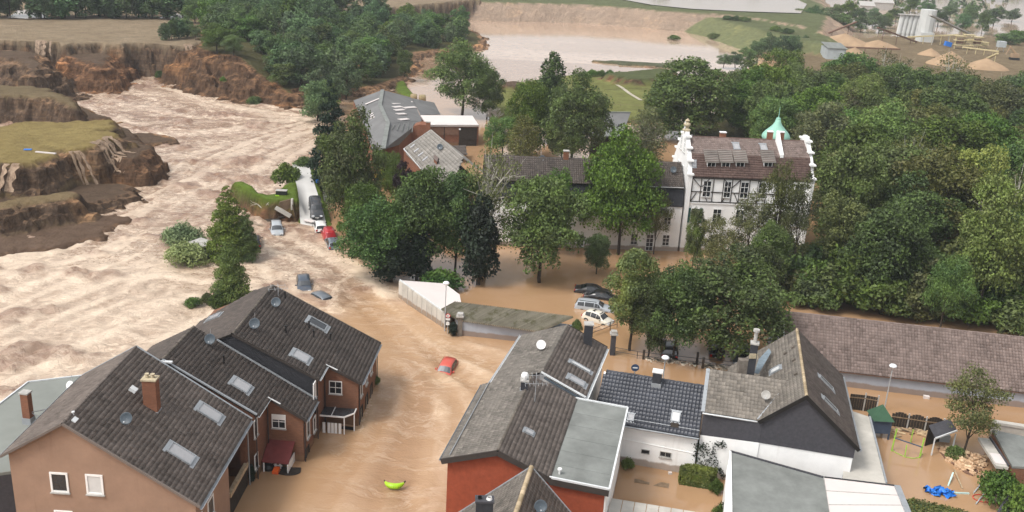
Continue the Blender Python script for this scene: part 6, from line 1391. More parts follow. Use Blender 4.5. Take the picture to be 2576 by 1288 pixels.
tree('hill_mid', 1017, 120, 205, 44, 'small tree on the flooded tip of the wooded hill')
# --- right hand side
tree('lime', 2430, 360, 640, 170, 'yellowish flowering tree in the park')
tree('ash', 2500, 440, 800, 230, 'large pale green tree at the right edge of the park')
tree('ash', 2390, 640, 830, 120, 'light green tree behind the bench rails')
tree('park_mid', 2140, 350, 640, 190, 'large green tree right of the manor')
tree('sparse', 2455, 935, 1150, 175, 'garden tree with open leaning crown by the grey shed')
tree('bush', 2408, 1118, 1152, 60, 'small bright bush among tumbled bricks', cat='bush')
tree('bush', 2520, 1172, 1262, 120, 'round pale green bush at the bottom right', cat='bush')
tree('bush', 2575, 1200, 1310, 110, 'second round bush in the bottom right corner', cat='bush')
tree('bush', 1452, 798, 835, 34, 'light green creeper clump behind the dark chimney', cat='bush', z=.8)
tree('bush', 1580, 1148, 1180, 36, 'little dark bush at the corner of the yard wall', cat='bush')
tree('sparse', 1460, 1230, 1345, 130, 'young thin-leaved tree at the bottom edge by the red wall', var=1)
tree('bush', 1805, 1200, 1240, 40, 'loose shrub at the end of the clipped hedge', cat='bush')
tree('bush', 1815, 1250, 1330, 50, 'bush growing at the bottom edge below the grey roof', cat='bush')
tree('bush', 946, 940, 966, 26, 'small bush at the corner of the far terrace house', cat='bush')
tree('bush', 1395, 1100, 1165, 10, 'tiny weed on the mossy roof', cat='weed', z=6.3) if False else None
# --- the bare grey tree
mb = MB(); b = G(1248, 345); rng = np.random.default_rng(4)
h = HT(b[0], b[1], 232); tipz = h
def limb(p, d, L, r, n):
    q = p + d * L; mb.tube(p, q, r, r * .62, 5, False)
    if n:
        for _ in range(3): e = d + rng.normal(size=3) * .34; e[2] = abs(e[2]) * .8 + .25; limb(p + d * L * rng.uniform(.6, 1), unit(e), L * .66, r * .58, n - 1)
limb(b - (0, 0, 1), np.array([.0, 0, 1.0]), h * .36, .26, 5)
single('bare_tree', mb, M['bark_dead'], 'bare grey tree without leaves behind the farm building', 'tree')

random.seed(23)
LOOK = dict(hill_dark='broad blue-green', hill_mid='rounded mid-green', hill_tall='narrow upright', park_dark='broad dark green', park_mid='rounded mid-green', park_olive='loose olive-green', park_tall='tall narrow green', pale='thin pale-limbed', ash='bright green')
# --- woods: one tree per spot on a jittered grid
def wood(poly, step, kinds, label, group, hr, wr, cap, avoid=(), zt=True, keep=None):
    P = np.array(poly); n = 0; x0, x1, y0, y1 = P[:, 0].min(), P[:, 0].max(), P[:, 1].min(), P[:, 1].max(); spots = []
    j = 0; y = y0
    while y < y1:
        x = x0 + (step / 2 if j % 2 else 0)
        while x < x1:
            q = (x + random.uniform(-.36, .36) * step, y + random.uniform(-.36, .36) * step)
            if inside(q, poly) and not any(math.hypot(q[0] - a, q[1] - b) < r for a, b, r in avoid): spots.append(q)
            x += step
        y += step * .87; j += 1
    spots.sort(key=lambda q: q[1]); spots = spots[:cap]
    for q in spots:
        z = max(0, ground_z(*q)) if zt else 0; h = random.uniform(*hr); k_ = random.choice(kinds); pq = proj((q[0], q[1], z + h * .6))
        put_tree(k_, q[0], q[1], z - .2, h, h * random.uniform(*wr) * (.62 if 'tall' in k_ else 1), label(k_, *pq), group)
    return len(spots)
hill = [tuple(G(*p, 7 if p[0] < 900 else 2)[:2]) for p in ((455, 84), (500, 98), (548, 104), (610, 117), (668, 145), (712, 176), (755, 216), (795, 236), (880, 216), (950, 203), (1000, 182), (1028, 150), (1040, 126), (1125, 114), (1195, 104), (1150, 64), (1070, 14), (1030, -20), (800, -34), (560, -20), (470, 40))]
n_hill = wood(hill, 9.0, ['hill_dark', 'hill_dark', 'hill_mid', 'hill_mid', 'hill_tall'], lambda k, x, y: LOOK[k] + ' tree ' + ('on the hill above the waterfall cliff' if x < 640 else 'on the wooded hill just above the ochre bluff' if x < 800 and y > 60 else 'on the flooded tip of the wooded hill' if x > 1010 else
    "at the water's edge below the wooded hill" if y > 120 else 'on the middle slope of the wooded hill' if y > 55 else 'on the crest of the wooded hill'), 'trees of the wooded hill', (6.5, 10.5), (.85, 1.15), 130)
park = [tuple(G(*p)[:2]) for p in ((2048, 700), (2052, 560), (2040, 420), (1900, 380), (1800, 310), (1880, 262), (2100, 262), (2400, 268), (2700, 290), (2800, 480), (2750, 700), (2680, 810), (2560, 838), (2300, 800), (2120, 765), (1990, 742), (1960, 700))]
av = [(p[0], p[1], r) for p, r in ((G(2430, 640), 6), (G(2500, 800), 8), (G(2140, 640), 7), (Mn.W(9, -5, 0), 11), (Mn.W(15, -8, 0), 9))]
n_park = wood(park, 8.6, ['park_dark', 'park_dark', 'park_dark', 'park_mid', 'park_olive', 'park_olive', 'park_tall', 'park_tall', 'pale', 'ash'], lambda k, x, y: LOOK[k] + ' tree ' + ('at the back of the park below the gravel works' if y < 235 else 'in the park behind the copper onion roof' if x < 2060 and y < 420 else 'in the park close beside the manor' if x < 2180 else
    'in the park near the right edge of the photo' if x > 2420 else 'in the front of the park behind the long barn' if y > 560 else 'in the middle of the flooded park'), 'trees of the flooded park', (10.5, 15.5), (.74, 1.0), 112, av)
rng = np.random.default_rng(21); nb = 0
while nb < 74:
    x, y = rng.uniform(1985, 2600), rng.uniform(690, 850)
    if y > 768 + (x - 1985) * .118 or (x < 2060 and y < 700): continue
    p = G(x, y); nb += 1; h = rng.uniform(3.5, 7.5); put_tree(['under_a', 'under_b', 'under_c'][nb % 3], p[0], p[1], -.3, h, h * rng.uniform(.95, 1.3), ['dark green', 'mid-green', 'olive'][(nb - 1) % 3] + ' undergrowth bush ' + ('beside the foot of the manor' if x < 2080 else 'behind the left part of the long barn' if x < 2260 else 'behind the middle of the long barn' if x < 2440 else 'behind the right end of the long barn'), 'undergrowth of the flooded park', 'bush')
for i, (x, y) in enumerate(((552, 106), (590, 112), (628, 116), (662, 138), (696, 160), (604, 98), (645, 108), (680, 138), (716, 172), (570, 92))):
    p = G(x, y, 7); k_ = ['hill_mid', 'hill_dark'][i % 2]; z = ground_z(p[0], p[1]); h = random.uniform(5.5, 8); put_tree(k_, p[0], p[1], z - .2, h, h * 1.1, LOOK[k_] + ' tree on the brink of the ochre bluff', 'trees of the wooded hill')
edge = [(x, 16, 50, 'hill_dark') for x in range(20, 460, 34)]
for i, x in enumerate(list(range(-20, 44, 22)) + list(range(96, 450, 22))):
    p = G(x, 45, 8); put_tree('hill_dark' if i % 3 else 'hill_tall', p[0] + random.uniform(-1, 1), p[1] + random.uniform(-2, 6), 8, random.uniform(8, 11), random.uniform(7.5, 9.5), ('broad' if i % 3 else 'narrow') + ' dark tree beyond the brown field, ' + ('left of the pale water gap' if x < 50 else 'right of the pale water gap' if x < 260 else 'towards the wooded hill'), 'dark tree row beyond the field')
for x, y, h in ((415, 100, 4.5), (432, 98, 5), (450, 96, 5.5), (470, 92, 5.5), (492, 100, 4), (520, 84, 5)):
    p = G(x, y, 8.1); put_tree('hill_tall' if x % 4 else 'hill_mid', p[0], p[1], 8, h, h * .7, ('slim' if x % 4 else 'bushy') + ' young tree in the thicket at the head of the waterfall', 'young trees by the waterfall head')
for x, y, h, w in ((1905, 150, 7, 7), (1935, 138, 7, 6), (1965, 150, 8, 7), (1880, 158, 5, 6), (1850, 165, 4, 6), (1990, 140, 7, 7), (2015, 130, 6, 6), (1820, 165, 3.5, 5)):
    p = G(x, y, 1); put_tree('hill_dark', p[0], p[1], .8, h, w, ('small' if h < 6 else 'dark') + ' tree between the pit lake and the gravel yard, ' + ('on the lake side' if x < 1900 else 'on the yard side'), 'trees between lake and gravel yard')
for x, y, w in ((1470, 196, 26), (1490, 192, 30), (1512, 192, 24), (1535, 194, 30), (1555, 196, 26)):
    p = G(x, y, .8); put_tree('bush', p[0], p[1], .8, 2.2, w / 9.5, 'scrub bush along the lake side of the meadow', 'scrub along the meadow', 'bush')
for x, y in ((2070, 58), (2100, 52), (2130, 48), (2160, 55), (2195, 60), (2225, 66), (2120, 70), (2165, 76), (2210, 78), (2085, 72), (2290, 28), (2330, 34), (2390, 40), (2440, 52), (2500, 60), (2545, 50), (2420, 74), (2470, 80), (2360, 62), (2560, 112), (2530, 118), (2255, 50), (2010, 60), (2040, 66)):
    p = G(x, y, 1); k_ = random.choice(['hill_dark', 'hill_mid']); put_tree(k_, p[0], p[1], .3, random.uniform(6, 10), random.uniform(7, 11), 'hazy ' + LOOK[k_] + ' tree ' + ('left of the white silos' if x < 2255 else 'on the flood beyond the white silos' if x < 2400 else 'on the flood right of the yellow plant'), 'hazy trees round the gravel works')
for x, y in ((1830, 50), (1850, 52), (1872, 54), (1700, 60), (1952, 78), (1980, 84), (1800, 60)):
    p = G(x, y, 6); z = max(0, ground_z(p[0], p[1])); put_tree('bush', p[0], p[1], z, 2.2, random.uniform(4, 7), 'low bush on the green bank of the quarry lake', 'bushes on the quarry bank', 'bush')
# far wood that reads as one mass in the haze
rng = np.random.default_rng(3); Vs = []
for i in range(150):
    x = rng.uniform(60, 620); y = rng.uniform(560, 980) + (rng.random() < .3) * 300; r = rng.uniform(5, 9)
    if i < 40: x = rng.uniform(-420, 60); y = rng.uniform(560, 800); 
    n = 130; d = rng.normal(size=(n, 3)); d[:, 2] = np.abs(d[:, 2]); d /= np.linalg.norm(d, axis=1)[:, None]; z = 7 if i < 40 or x < 150 else 0
    c = np.stack([x + d[:, 0] * r, y + d[:, 1] * r, z + d[:, 2] * r * 1.5], 1); Vs.append(leaf_cards(c, d, 2.6, rng))
V = np.concatenate(Vs); me = mesh_np('far_wood', V, np.arange(len(V)).reshape(-1, 4)); me.materials.append(LEAF['blue']); props(link('far_wood', me), kind='stuff')
# clipped hedges
def hedge(pts, h, label, w=None):
    rng = np.random.default_rng(8); P = np.array([p[:2] for p in pts]); x0, y0 = P.min(0); x1, y1 = P.max(0); C_ = []; N_ = []
    while len(C_) < 2600:
        q = (rng.uniform(x0, x1), rng.uniform(y0, y1))
        if not inside(q, [tuple(p) for p in P]): continue
        if rng.random() < .45: C_.append((q[0], q[1], h + rng.normal() * .05)); N_.append((0, 0, 1.0))
        else:
            k = rng.integers(len(P)); a, b = P[k], P[(k + 1) % len(P)]; s = rng.random(); e = b - a; o = np.array([e[1], -e[0]]); o /= np.linalg.norm(o) + 1e-9
            m = a + e * s; c = P.mean(0); o = o if o @ (m - c) > 0 else -o; C_.append((m[0], m[1], rng.uniform(-.2, h))); N_.append((o[0], o[1], .2))
    N_ = np.array(N_) + rng.normal(size=(len(N_), 3)) * .45; N_ /= np.linalg.norm(N_, axis=1)[:, None]; c = np.array(C_); b = np.array([P[:, 0].mean(), P[:, 1].mean(), 0])
    V = leaf_cards(c - b, N_, .20, rng); me = mesh_np('hedge', V, np.arange(len(V)).reshape(-1, 4)); me.materials.append(LEAF['hedge']); o = link('hedge', me); o.location = tuple(b); props(o, label, 'hedge')
    core = MB().prism([np.array([*(P.mean(0) + (p - P.mean(0)) * .93), -.5]) - b for p in P], (0, 0, h + .42)); link('hedge_core', mkmesh('hedge_core', core, LEAF['deep']), o)
hz = 1.35
hp = [G(*z5(*p), hz) for p in ((585, 985), (640, 972), (830, 1005), (815, 1040), (790, 1048), (590, 1015))]
hedge(hp, hz, 'clipped bright green hedge against the white yard wall')
hedge([G(*z6(490, 1215), .9), G(*z6(545, 1200), .9), G(*z6(900, 1285), .9), G(*z6(900, 1330), .9), G(*z6(500, 1330), .9)], .9, 'clipped hedge along the bottom edge of the garden')
# climbing plant remains on the white wall
rng = np.random.default_rng(2); cv = []
for q in [(690, 850), (700, 870), (720, 850), (745, 845), (755, 880), (685, 900), (700, 930), (740, 905), (760, 950), (790, 920), (800, 900), (815, 950), (820, 985), (840, 1000), (850, 1020), (865, 830), (840, 832), (812, 838), (870, 850), (800, 870), (735, 980), (720, 960), (775, 945), (860, 1040)]:
    p = PL(z5(*q), b0 - wn * .03, wn) if False else G(*z5(*q), 1.2)
    p = PL(z5(*q), H2.W(0, ee - .02, 0), wn)
    for _ in range(26): cv.append(p + wn * rng.uniform(.10, .28) + np.array([*(wd[:2] * rng.normal() * .16), rng.normal() * .14]))
cv = np.array(cv); c0 = cv.mean(0); V = leaf_cards(cv - c0, unit(wn)[None, :] + rng.normal(size=(len(cv), 3)) * .4, .15, rng); me = mesh_np('ivy', V, np.arange(len(V)).reshape(-1, 4)); me.materials.append(LEAF['needle']); o = link('ivy', me); o.location = tuple(c0); props(o, 'straggling dark ivy on the white wall above the hedge', 'ivy')
print('trees', NT_[0], n_hill, n_park)
# ------------------------------------------------------------------ cars, built from cross-sections along their length
STY = dict(
    hatch=(4.1, 1.74, [(-1, .62, .62, .86), (-.95, .92, .95, .94), (-.80, .96, 1.36, .98), (-.45, .95, 1.47, 1), (0, .93, 1.47, 1), (.20, .92, 1.38, 1), (.54, .91, .94, .99), (.82, .82, .84, .95), (.96, .68, .70, .86), (1, .50, .52, .78)], (2, 5)),
    wagon=(4.7, 1.80, [(-1, .62, .62, .88), (-.97, .94, .97, .95), (-.86, .97, 1.38, .98), (-.5, .96, 1.48, 1), (0, .94, 1.48, 1), (.16, .93, 1.40, 1), (.46, .92, .95, .99), (.80, .83, .85, .95), (.96, .68, .70, .86), (1, .50, .52, .78)], (2, 5)),
    coupe=(4.65, 1.84, [(-1, .62, .62, .86), (-.94, .92, .94, .94), (-.70, .94, .98, .98), (-.36, .93, 1.32, 1), (-.05, .91, 1.37, 1), (.14, .90, 1.30, 1), (.46, .88, .91, .99), (.80, .79, .81, .95), (.96, .66, .68, .86), (1, .48, .50, .78)], (3, 5)),
    mpv=(4.25, 1.77, [(-1, .65, .65, .88), (-.96, .98, 1.0, .95), (-.86, 1.0, 1.50, .98), (-.5, .99, 1.62, 1), (.05, .98, 1.61, 1), (.28, .97, 1.50, 1), (.66, .96, 1.0, .98), (.86, .86, .88, .94), (.97, .70, .72, .86), (1, .50, .52, .80)], (2, 5)),
    mini=(3.55, 1.63, [(-1, .60, .60, .84), (-.94, .88, .90, .93), (-.74, .92, 1.34, .97), (-.35, .91, 1.47, 1), (.05, .90, 1.46, 1), (.24, .89, 1.36, 1), (.58, .88, .92, .98), (.84, .80, .83, .93), (.96, .66, .69, .84), (1, .48, .50, .76)], (2, 5)),
    suv=(4.5, 1.86, [(-1, .75, .75, .90), (-.97, 1.05, 1.08, .95), (-.88, 1.08, 1.55, .98), (-.5, 1.07, 1.66, 1), (.02, 1.05, 1.65, 1), (.18, 1.04, 1.56, 1), (.48, 1.03, 1.07, .99), (.82, .97, .99, .96), (.96, .80, .82, .90), (1, .58, .60, .82)], (2, 5)),
    van=(4.3, 1.80, [(-1, .60, .60, .93), (-.985, 1.0, 1.70, .95), (-.94, 1.02, 1.80, .97), (-.4, 1.02, 1.84, 1), (.10, 1.01, 1.82, 1), (.30, 1.0, 1.68, 1), (.62, .99, 1.04, .98), (.86, .88, .90, .94), (.97, .70, .72, .86), (1, .50, .52, .80)], (3, 5)))
def road_z(p): return float(road_prof(p[0], p[1])) + .20
def car(style, paint, label, near, z, dirpx, nose_near, group=None, pitch=0.0, roll=0.0, glass='car_glass', roof=None, extra=None, near_z=None, land_=False):
    L, Wd, st, (g0, g1) = STY[style]
    if land_ :
        q_ = on_road((near[0], near[1] - 4)); near_z = q_[2] + .1; z = q_[2]
    a, b = (G(*p, z) for p in dirpx); h = unit((b - a) * (1, 1, 0)); ln = G(*near, z + .3 if near_z is None else near_z)
    c = ln * (1, 1, 0) + (h * L / 2 if not nose_near else -h * L / 2) + (0, 0, z)
    if land_: zf_, zr_ = road_z(c + h * L * .3), road_z(c - h * L * .3); c[2] = (zf_ + zr_) / 2 + .02; pitch = math.atan2(zr_ - zf_, L * .6)
    T = Thing('car' if style != 'van' else 'van', label, 'car' if style != 'van' else 'van', c, 0, group)
    Rm = Matrix.Rotation(math.atan2(h[1], h[0]), 4, 'Z') @ Matrix.Rotation(pitch, 4, 'Y') @ Matrix.Rotation(roll, 4, 'X')
    T.o.rotation_euler = Rm.to_euler(); T.N = np.eye(4)      # parts come in the car's own axes: x forward
    w = Wd / 2; rings = []
    for (x, zb, zr, f) in st:
        x *= L / 2; ww = w * f; gr = max(0, zr - zb); wr = ww * .96 - gr * .36
        rings.append([(x, -ww * .90, .24), (x, -ww * .99, .42), (x, -ww, .62 if zb > .7 else zb * .8), (x, -ww * .96, zb), (x, -wr, zr - .02), (x, -wr * .55, zr + .03), (x, 0, zr + .045),
                      (x, wr * .55, zr + .03), (x, wr, zr - .02), (x, ww * .96, zb), (x, ww, .62 if zb > .7 else zb * .8), (x, ww * .99, .42), (x, ww * .90, .24)])
    m = len(rings[0]); mb = MB(); mb.add([p for r in rings for p in r], [(i * m + k, i * m + k + 1, (i + 1) * m + k + 1, (i + 1) * m + k) for i in range(len(rings) - 1) for k in range(m - 1)])
    mb.f.append(tuple(range(m))); mb.f.append(tuple(range(len(mb.v) - 1, len(mb.v) - 1 - m, -1)))
    body = T.part('body', mb, M[paint], smooth=True)
    R = lambda i, k: np.array(rings[i][k])
    def pane(name, q, out, mat):
        q = [np.asarray(p) for p in q]; n = unit(np.cross(q[1] - q[0], q[3] - q[0])); n = n if n @ np.asarray(out) > 0 else -n
        c_ = sum(q) / 4; q = [c_ + (p - c_) * (.90, .90, .90) + n * .022 for p in q]; T.part(name, MB().prism(q, n * .012), M[mat])
    def strip(name, lo, hi, sx, mat):             # a curved pane between two rings
        B, Tp = [R(lo, k) for k in (3, 4, 5, 6, 7, 8, 9)], [R(hi, k) for k in (4, 4, 5, 6, 7, 8, 8)]
        B[1], B[5] = B[0] * .25 + B[1] * .75, B[6] * .25 + B[5] * .75; Tp[0] = R(hi, 4); Tp[6] = R(hi, 8); n = unit(np.cross(Tp[3] - B[3], (0, 1, 0))); n = n if n[0] * sx > 0 else -n
        c_ = (B[3] + Tp[3]) / 2; q = []
        for a_, b_ in zip(B[1:6], Tp[1:6]):
            for e in (a_ * .90 + b_ * .10, a_ * .10 + b_ * .90): q.append(np.array([e[0], e[1] * .90, e[2]]) + n * .03)
        T.part(name, MB().add(q, [(2 * i, 2 * i + 2, 2 * i + 3, 2 * i + 1) for i in range(4)]), M[mat])
    front = g1; rear = g0
    if style != 'van':
        strip('rear_window', rear - 1, rear, -1, glass)
    strip('windscreen', front + 1, front, 1, glass)
    for k3, k4, o in ((3, 4, -1), (9, 8, 1)):
        for i in range(rear, front):
            if style == 'van' and i < 4: continue
            pane('side_window', [R(i, k3), R(i + 1, k3), R(i + 1, k4), R(i, k4)], (0, o, .3), 'car_glass')
        pane('side_window', [R(front, k3), R(front, k3) * .45 + R(front + 1, k3) * .55, R(front, k4) * .75 + R(front + 1, k4) * .25, R(front, k4)], (0, o, .3), 'car_glass')
    if roof: T.part('roof_panel', MB().prism([R(3, 5) + (0, 0, .012), R(front, 5) + (0, 0, .012), R(front, 7) + (0, 0, .012), R(3, 7) + (0, 0, .012)], (0, 0, .02)), M[roof])
    for sx in (-.60, .62):
        for s in (-1, 1):
            x = sx * L / 2; y = s * (w - .10); wh = T.part('wheel', MB().lathe([(.12, -.11), (.29, -.11), (.32, -.07), (.32, .07), (.29, .11), (.12, .11)], (x, y, .32), (0, 1, 0), 18), M['tyre'], smooth=True)
            T.part('rim', MB().tube((x, y + s * .06, .32), (x, y + s * .118, .32), .20, .19, 12), M['rim'], wh)
    zl = st[-3][1] - .12; zt_ = st[1][1] - .12
    for s in (-1, 1):
        T.part('headlight', MB().box((L / 2 * .955, s * w * .64, zl), (.14, 0, 0), (0, .36, 0), (-.06, 0, .16)), M['head'])
        T.part('tail_light', MB().box((-L / 2 * .968, s * w * .76, zt_ - (.0 if style != 'van' else .12)), (.10, 0, 0), (0, .26, 0), (.03, 0, .24)), M['tail'])
        T.part('mirror', MB().box((L / 2 * .34, s * (w + .09), st[5][1] + .05), (.12, 0, 0), (0, .2, 0), (0, 0, .13)), M[paint if paint != 'car_white' else 'car_trim'])
    T.part('grille', MB().box((L / 2 * .985, 0, .50), (.05, 0, 0), (0, w * 1.1, 0), (0, 0, .20)), M['car_trim']); T.part('bumper', MB().box((-L / 2 * .99, 0, .42), (.10, 0, 0), (0, w * 1.6, 0), (0, 0, .16)), M['car_trim'])
    for x in (L / 2 * 1.0 + .02, -L / 2 * 1.0 - .03): T.part('number_plate', MB().box((x, 0, .52 if x > 0 else .68), (.02, 0, 0), (0, .5, 0), (0, 0, .11)), M['plate'])
    if style in ('wagon', 'suv'):
        T.part('roof_rail', MB().bar((-L * .38, -w * .62, st[3][2] + .06), (L * .04, -w * .62, st[3][2] + .06), .04, .05), M['car_trim']); T.part('roof_rail', MB().bar((-L * .38, w * .62, st[3][2] + .06), (L * .04, w * .62, st[3][2] + .06), .04, .05), M['car_trim'])
    return T
GS = 'cars stranded along the broken street'
car('wagon', 'car_anthracite', 'black estate car facing us at the water edge of the broken road', zR(1322, 372), .55, (zR(1270, 180), zR(1322, 372)), True, GS, glass='car_glass_pale', land_=True)
car('hatch', 'car_white', 'white hatchback wedged between the black estate and the red van', zR(1395, 596), -.15, (zR(1395, 596), zR(1325, 400)), False, GS, pitch=-.04)
car('van', 'car_red', 'red delivery van with plain rear doors, seen from behind', zR(1545, 745), -.45, (zR(1545, 745), zR(1440, 510)), False, GS, pitch=-.02)
car('hatch', 'car_grey', 'blue-grey hatchback, nearest of the row beside the red van', zR(1612, 885), -.35, (zR(1612, 885), zR(1530, 700)), False, GS, pitch=-.03)
car('mpv', 'car_silver', 'silver people carrier standing alone in the torrent', zR(675, 655), -.28, (zR(635, 420), zR(675, 655)), True, GS, glass='car_glass_pale')
car('suv', 'car_black', 'dark car half hidden behind the dense conical tree', zR(292, 880), -.35, (zR(292, 880), zR(300, 640)), False, GS)
car('hatch', 'car_navy', 'dark blue car tilted in the rapids behind the terrace', z2(965, 118), -.50, (z2(952, 20), z2(962, 112)), True, GS, pitch=.05, roll=.04, glass='car_glass_pale')
car('hatch', 'car_grey', 'sunken car with only its grey roof above the rapids', z2(1160, 224), -1.12, (z2(1080, 184), z2(1160, 224)), True, GS, pitch=.08)
car('mini', 'car_coral', 'red hatchback adrift in the middle of the flooded street', zc(562, 1148), -.86, (zc(668, 985), zc(565, 1138)), True, None, pitch=.10, roll=-.05, glass='car_glass_pale')
GP = 'cars drowned in the flooded car park'
def side_car(style, paint, label, c, z, d, **k):
    L = STY[style][0]; a, b = G(*zc(*d[0]), z), G(*zc(*d[1]), z); h = unit((b - a) * (1, 1, 0)); m = G(*zc(*c), z + .3); n = m - h * L / 2
    px = proj(n); return car(style, paint, label, px, z, (zc(*d[0]), zc(*d[1])), False, GP, near_z=z + .3, **k)
side_car('coupe', 'car_black', 'black coupe, farthest of the four parked beside the yellow-green tree', (2115, 262), -.52, ((1940, 240), (2290, 272)), pitch=.03)
side_car('coupe', 'car_black', 'black saloon parked between the black coupe and the silver estate', (2210, 326), -.62, ((1940, 240), (2290, 285)))
side_car('wagon', 'car_silver', 'silver estate car parked beside the cream small car', (2132, 432), -.55, ((1950, 405), (2300, 450)))
side_car('mini', 'car_cream', 'cream small car with dark roof panel, nearest of the four', (2160, 545), -.42, ((2015, 490), (2330, 580)), roof='car_trim', pitch=.05)
car('suv', 'car_anthracite', 'dark off-roader under the trees behind the low rail', zP(1100, 1172), -.55, (zP(1100, 1172), zP(1095, 1000)), False, GP, glass='car_glass_pale')
car('hatch', 'car_black', 'black hatchback with glowing red tail lamp under the large tree', zP(1545, 1162), -.62, (zP(1545, 1162), zP(1530, 1020)), False, GP)
car('wagon', 'car_anthracite', 'dark car nosing out beside the tall dark chimney', zP(1765, 1228), -.6, (zP(1770, 1080), zP(1765, 1228)), True, GP)
L_ = STY['wagon'][0]
car('wagon', 'car_silver', 'pale silver car behind the tall chimney and the slate gable', zP(2020, 985), -.4, (zP(2020, 985), zP(2160, 1010)), False, GP)
# ------------------------------------------------------------------ street furniture
def lamp(foot, top, label, z=0.0):
    b = G(*foot, z); h = HT(b[0], b[1], top[1]); T = Thing('street_lamp', label, 'street lamp', b - (0, 0, 1.2), 0, 'street lamps standing in the flood')
    T.part('post', MB().tube((b[0], b[1], -1.2), (b[0], b[1], h * .45), .075, .06, 8).tube((b[0], b[1], h * .45), (b[0], b[1], h - .2), .05, .045, 8), M['steel'])
    T.part('lamp_head', MB().lathe([(.05, -.28), (.16, -.2), (.34, -.06), (.36, .02), (.28, .12), (.10, .18), (.01, .19)], (b[0], b[1], h - .12), n=12), M['lamp'], smooth=True)
lamp(zc(600, 640), zc(611, 145), 'street lamp at the near corner of the white garage roof')
lamp(z6(357, 655), z6(405, 362), 'street lamp leaning over the long barn wall')
fb = Fh.W(4.55, -4.2, 0); fp_ = proj(fb); lamp(fp_, zP(990, 1122), 'street lamp rising behind the glossy navy roof')
# round ban sign with plates on a thin pole
b = G(*zc(628, 668)); zt = HT(b[0], b[1], zc(635, 465)[1]); s_ = 1 / (F / depth((b[0], b[1], zt))) ; r = 25 / 4.0258 * .99 * s_
T = Thing('road_sign', 'round red-ringed road sign with small white plates below it', 'road sign', b - (0, 0, 1))
T.part('post', MB().tube((b[0], b[1], -1), (b[0], b[1], zt), .035), M['steel'])
cz = zt - r; f = -.06
T.part('sign_disc', MB().tube((b[0], b[1] + f, cz), (b[0], b[1] + f - .02, cz), r, r, 24), M['sign_red'])
T.part('sign_face', MB().tube((b[0], b[1] + f - .022, cz), (b[0], b[1] + f - .03, cz), r * .72, r * .72, 24), M['sign_white'])
mb = MB().abox(b[0] - r * .30, b[0] + r * .30, b[1] + f - .04, b[1] + f - .032, cz - r * .22, cz + r * .06); mb.abox(b[0] - r * .18, b[0] + r * .18, b[1] + f - .04, b[1] + f - .032, cz + r * .06, cz + r * .28)
T.part('sign_symbol', mb, M['black'])
for dz, h, w in ((-1.55, .42, .9), (-3.0, .30, .62), (-3.75, .38, .75)): T.part('sign_plate', MB().abox(b[0] - r * w, b[0] + r * w, b[1] + f - .02, b[1] + f, cz + r * (dz - h), cz + r * (dz + h)), M['sign_white'])
b0_ = Fh.W(1.0, -5.0, 0); b = np.array(b0_); want = zP(760, 1225); b = G(proj(b)[0] * 0 + want[0] - 6, proj(b)[1], 0); zt = HT(b[0], b[1], want[1]); s_ = 1 / (F / depth((b[0], b[1], zt))); r = 37 / 3.68 * .99 * s_
T = Thing('road_sign', 'round dark blue sign with a white bar behind the glossy navy roof', 'road sign', b - (0, 0, 1))
T.part('post', MB().tube((b[0], b[1], -1), (b[0], b[1], zt), .035), M['steel']); T.part('sign_disc', MB().tube((b[0], b[1] - .06, zt), (b[0], b[1] - .08, zt), r, r, 24), M['sign_blue'])
T.part('sign_bar', MB().abox(b[0] - r * .62, b[0] + r * .62, b[1] - .095, b[1] - .082, zt - r * .14, zt + r * .14), M['sign_white'])
def gate_pillar(foot, top, w, label, mat='stone'):
    b = G(*foot); h = HT(b[0], b[1], top[1]); T = Thing('gate_pillar', label, 'gate pillar', b - (0, 0, 1))
    T.part('shaft', MB().box((b[0], b[1], h / 2 - .75), (w, 0, 0), (0, w, 0), (0, 0, h + .5)), M[mat]); T.part('cap', MB().box((b[0], b[1], h - .32), (w + .3, 0, 0), (0, w + .3, 0), (0, 0, .18)).box((b[0], b[1], h - .12), (w + .1, 0, 0), (0, w + .1, 0), (0, 0, .24)), M['cap_grey'])
gate_pillar(zc(752, 688), zc(760, 462), .52, 'stone gate pillar with capstone beside the lean-to')
gate_pillar(zP(566, 1105), zP(580, 882), .50, 'dark stone pillar with pale cap before the trees', 'slate_grey')
for q, w in (((690, 640), .9), ((665, 600), .7)):
    p = G(*zc(*q)); mb = MB(); 
tree('ivy', zc(690, 600)[0], zc(690, 545)[1], zc(690, 690)[1], 26, 'ivy mound between the road sign and the gate pillar', cat='ivy')
def rail(pts, h, label, step=2.0, bars=2, cat='railing', mat='dark_metal', bow=0.0):
    P = [G(*p) for p in pts]; T = Thing('railing', label, cat, P[0] - (0, 0, .6))
    for a, b in zip(P[:-1], P[1:]):
        n = max(1, int(np.linalg.norm(b - a) / step))
        for i in range(n + 1): q = a + (b - a) * i / n; T.part('post', MB().tube((q[0], q[1], -.6), (q[0], q[1], h), .035, n=6), M[mat])
        for k in range(bars): z = h * (1 - k / max(1, bars)) - .04; T.part('rail', MB().tube((a[0], a[1], z), (b[0], b[1], z), .028, n=6), M[mat])
rail([zP(372, 938), zP(548, 872), zP(612, 852)], .95, 'dark iron railing in front of the cream small car')
rail([zP(592, 1104), zP(800, 1142), zP(860, 1150), zP(1355, 1205), zP(1700, 1240)], .85, 'low dark rail along the flooded pavement under the trees', 2.6)
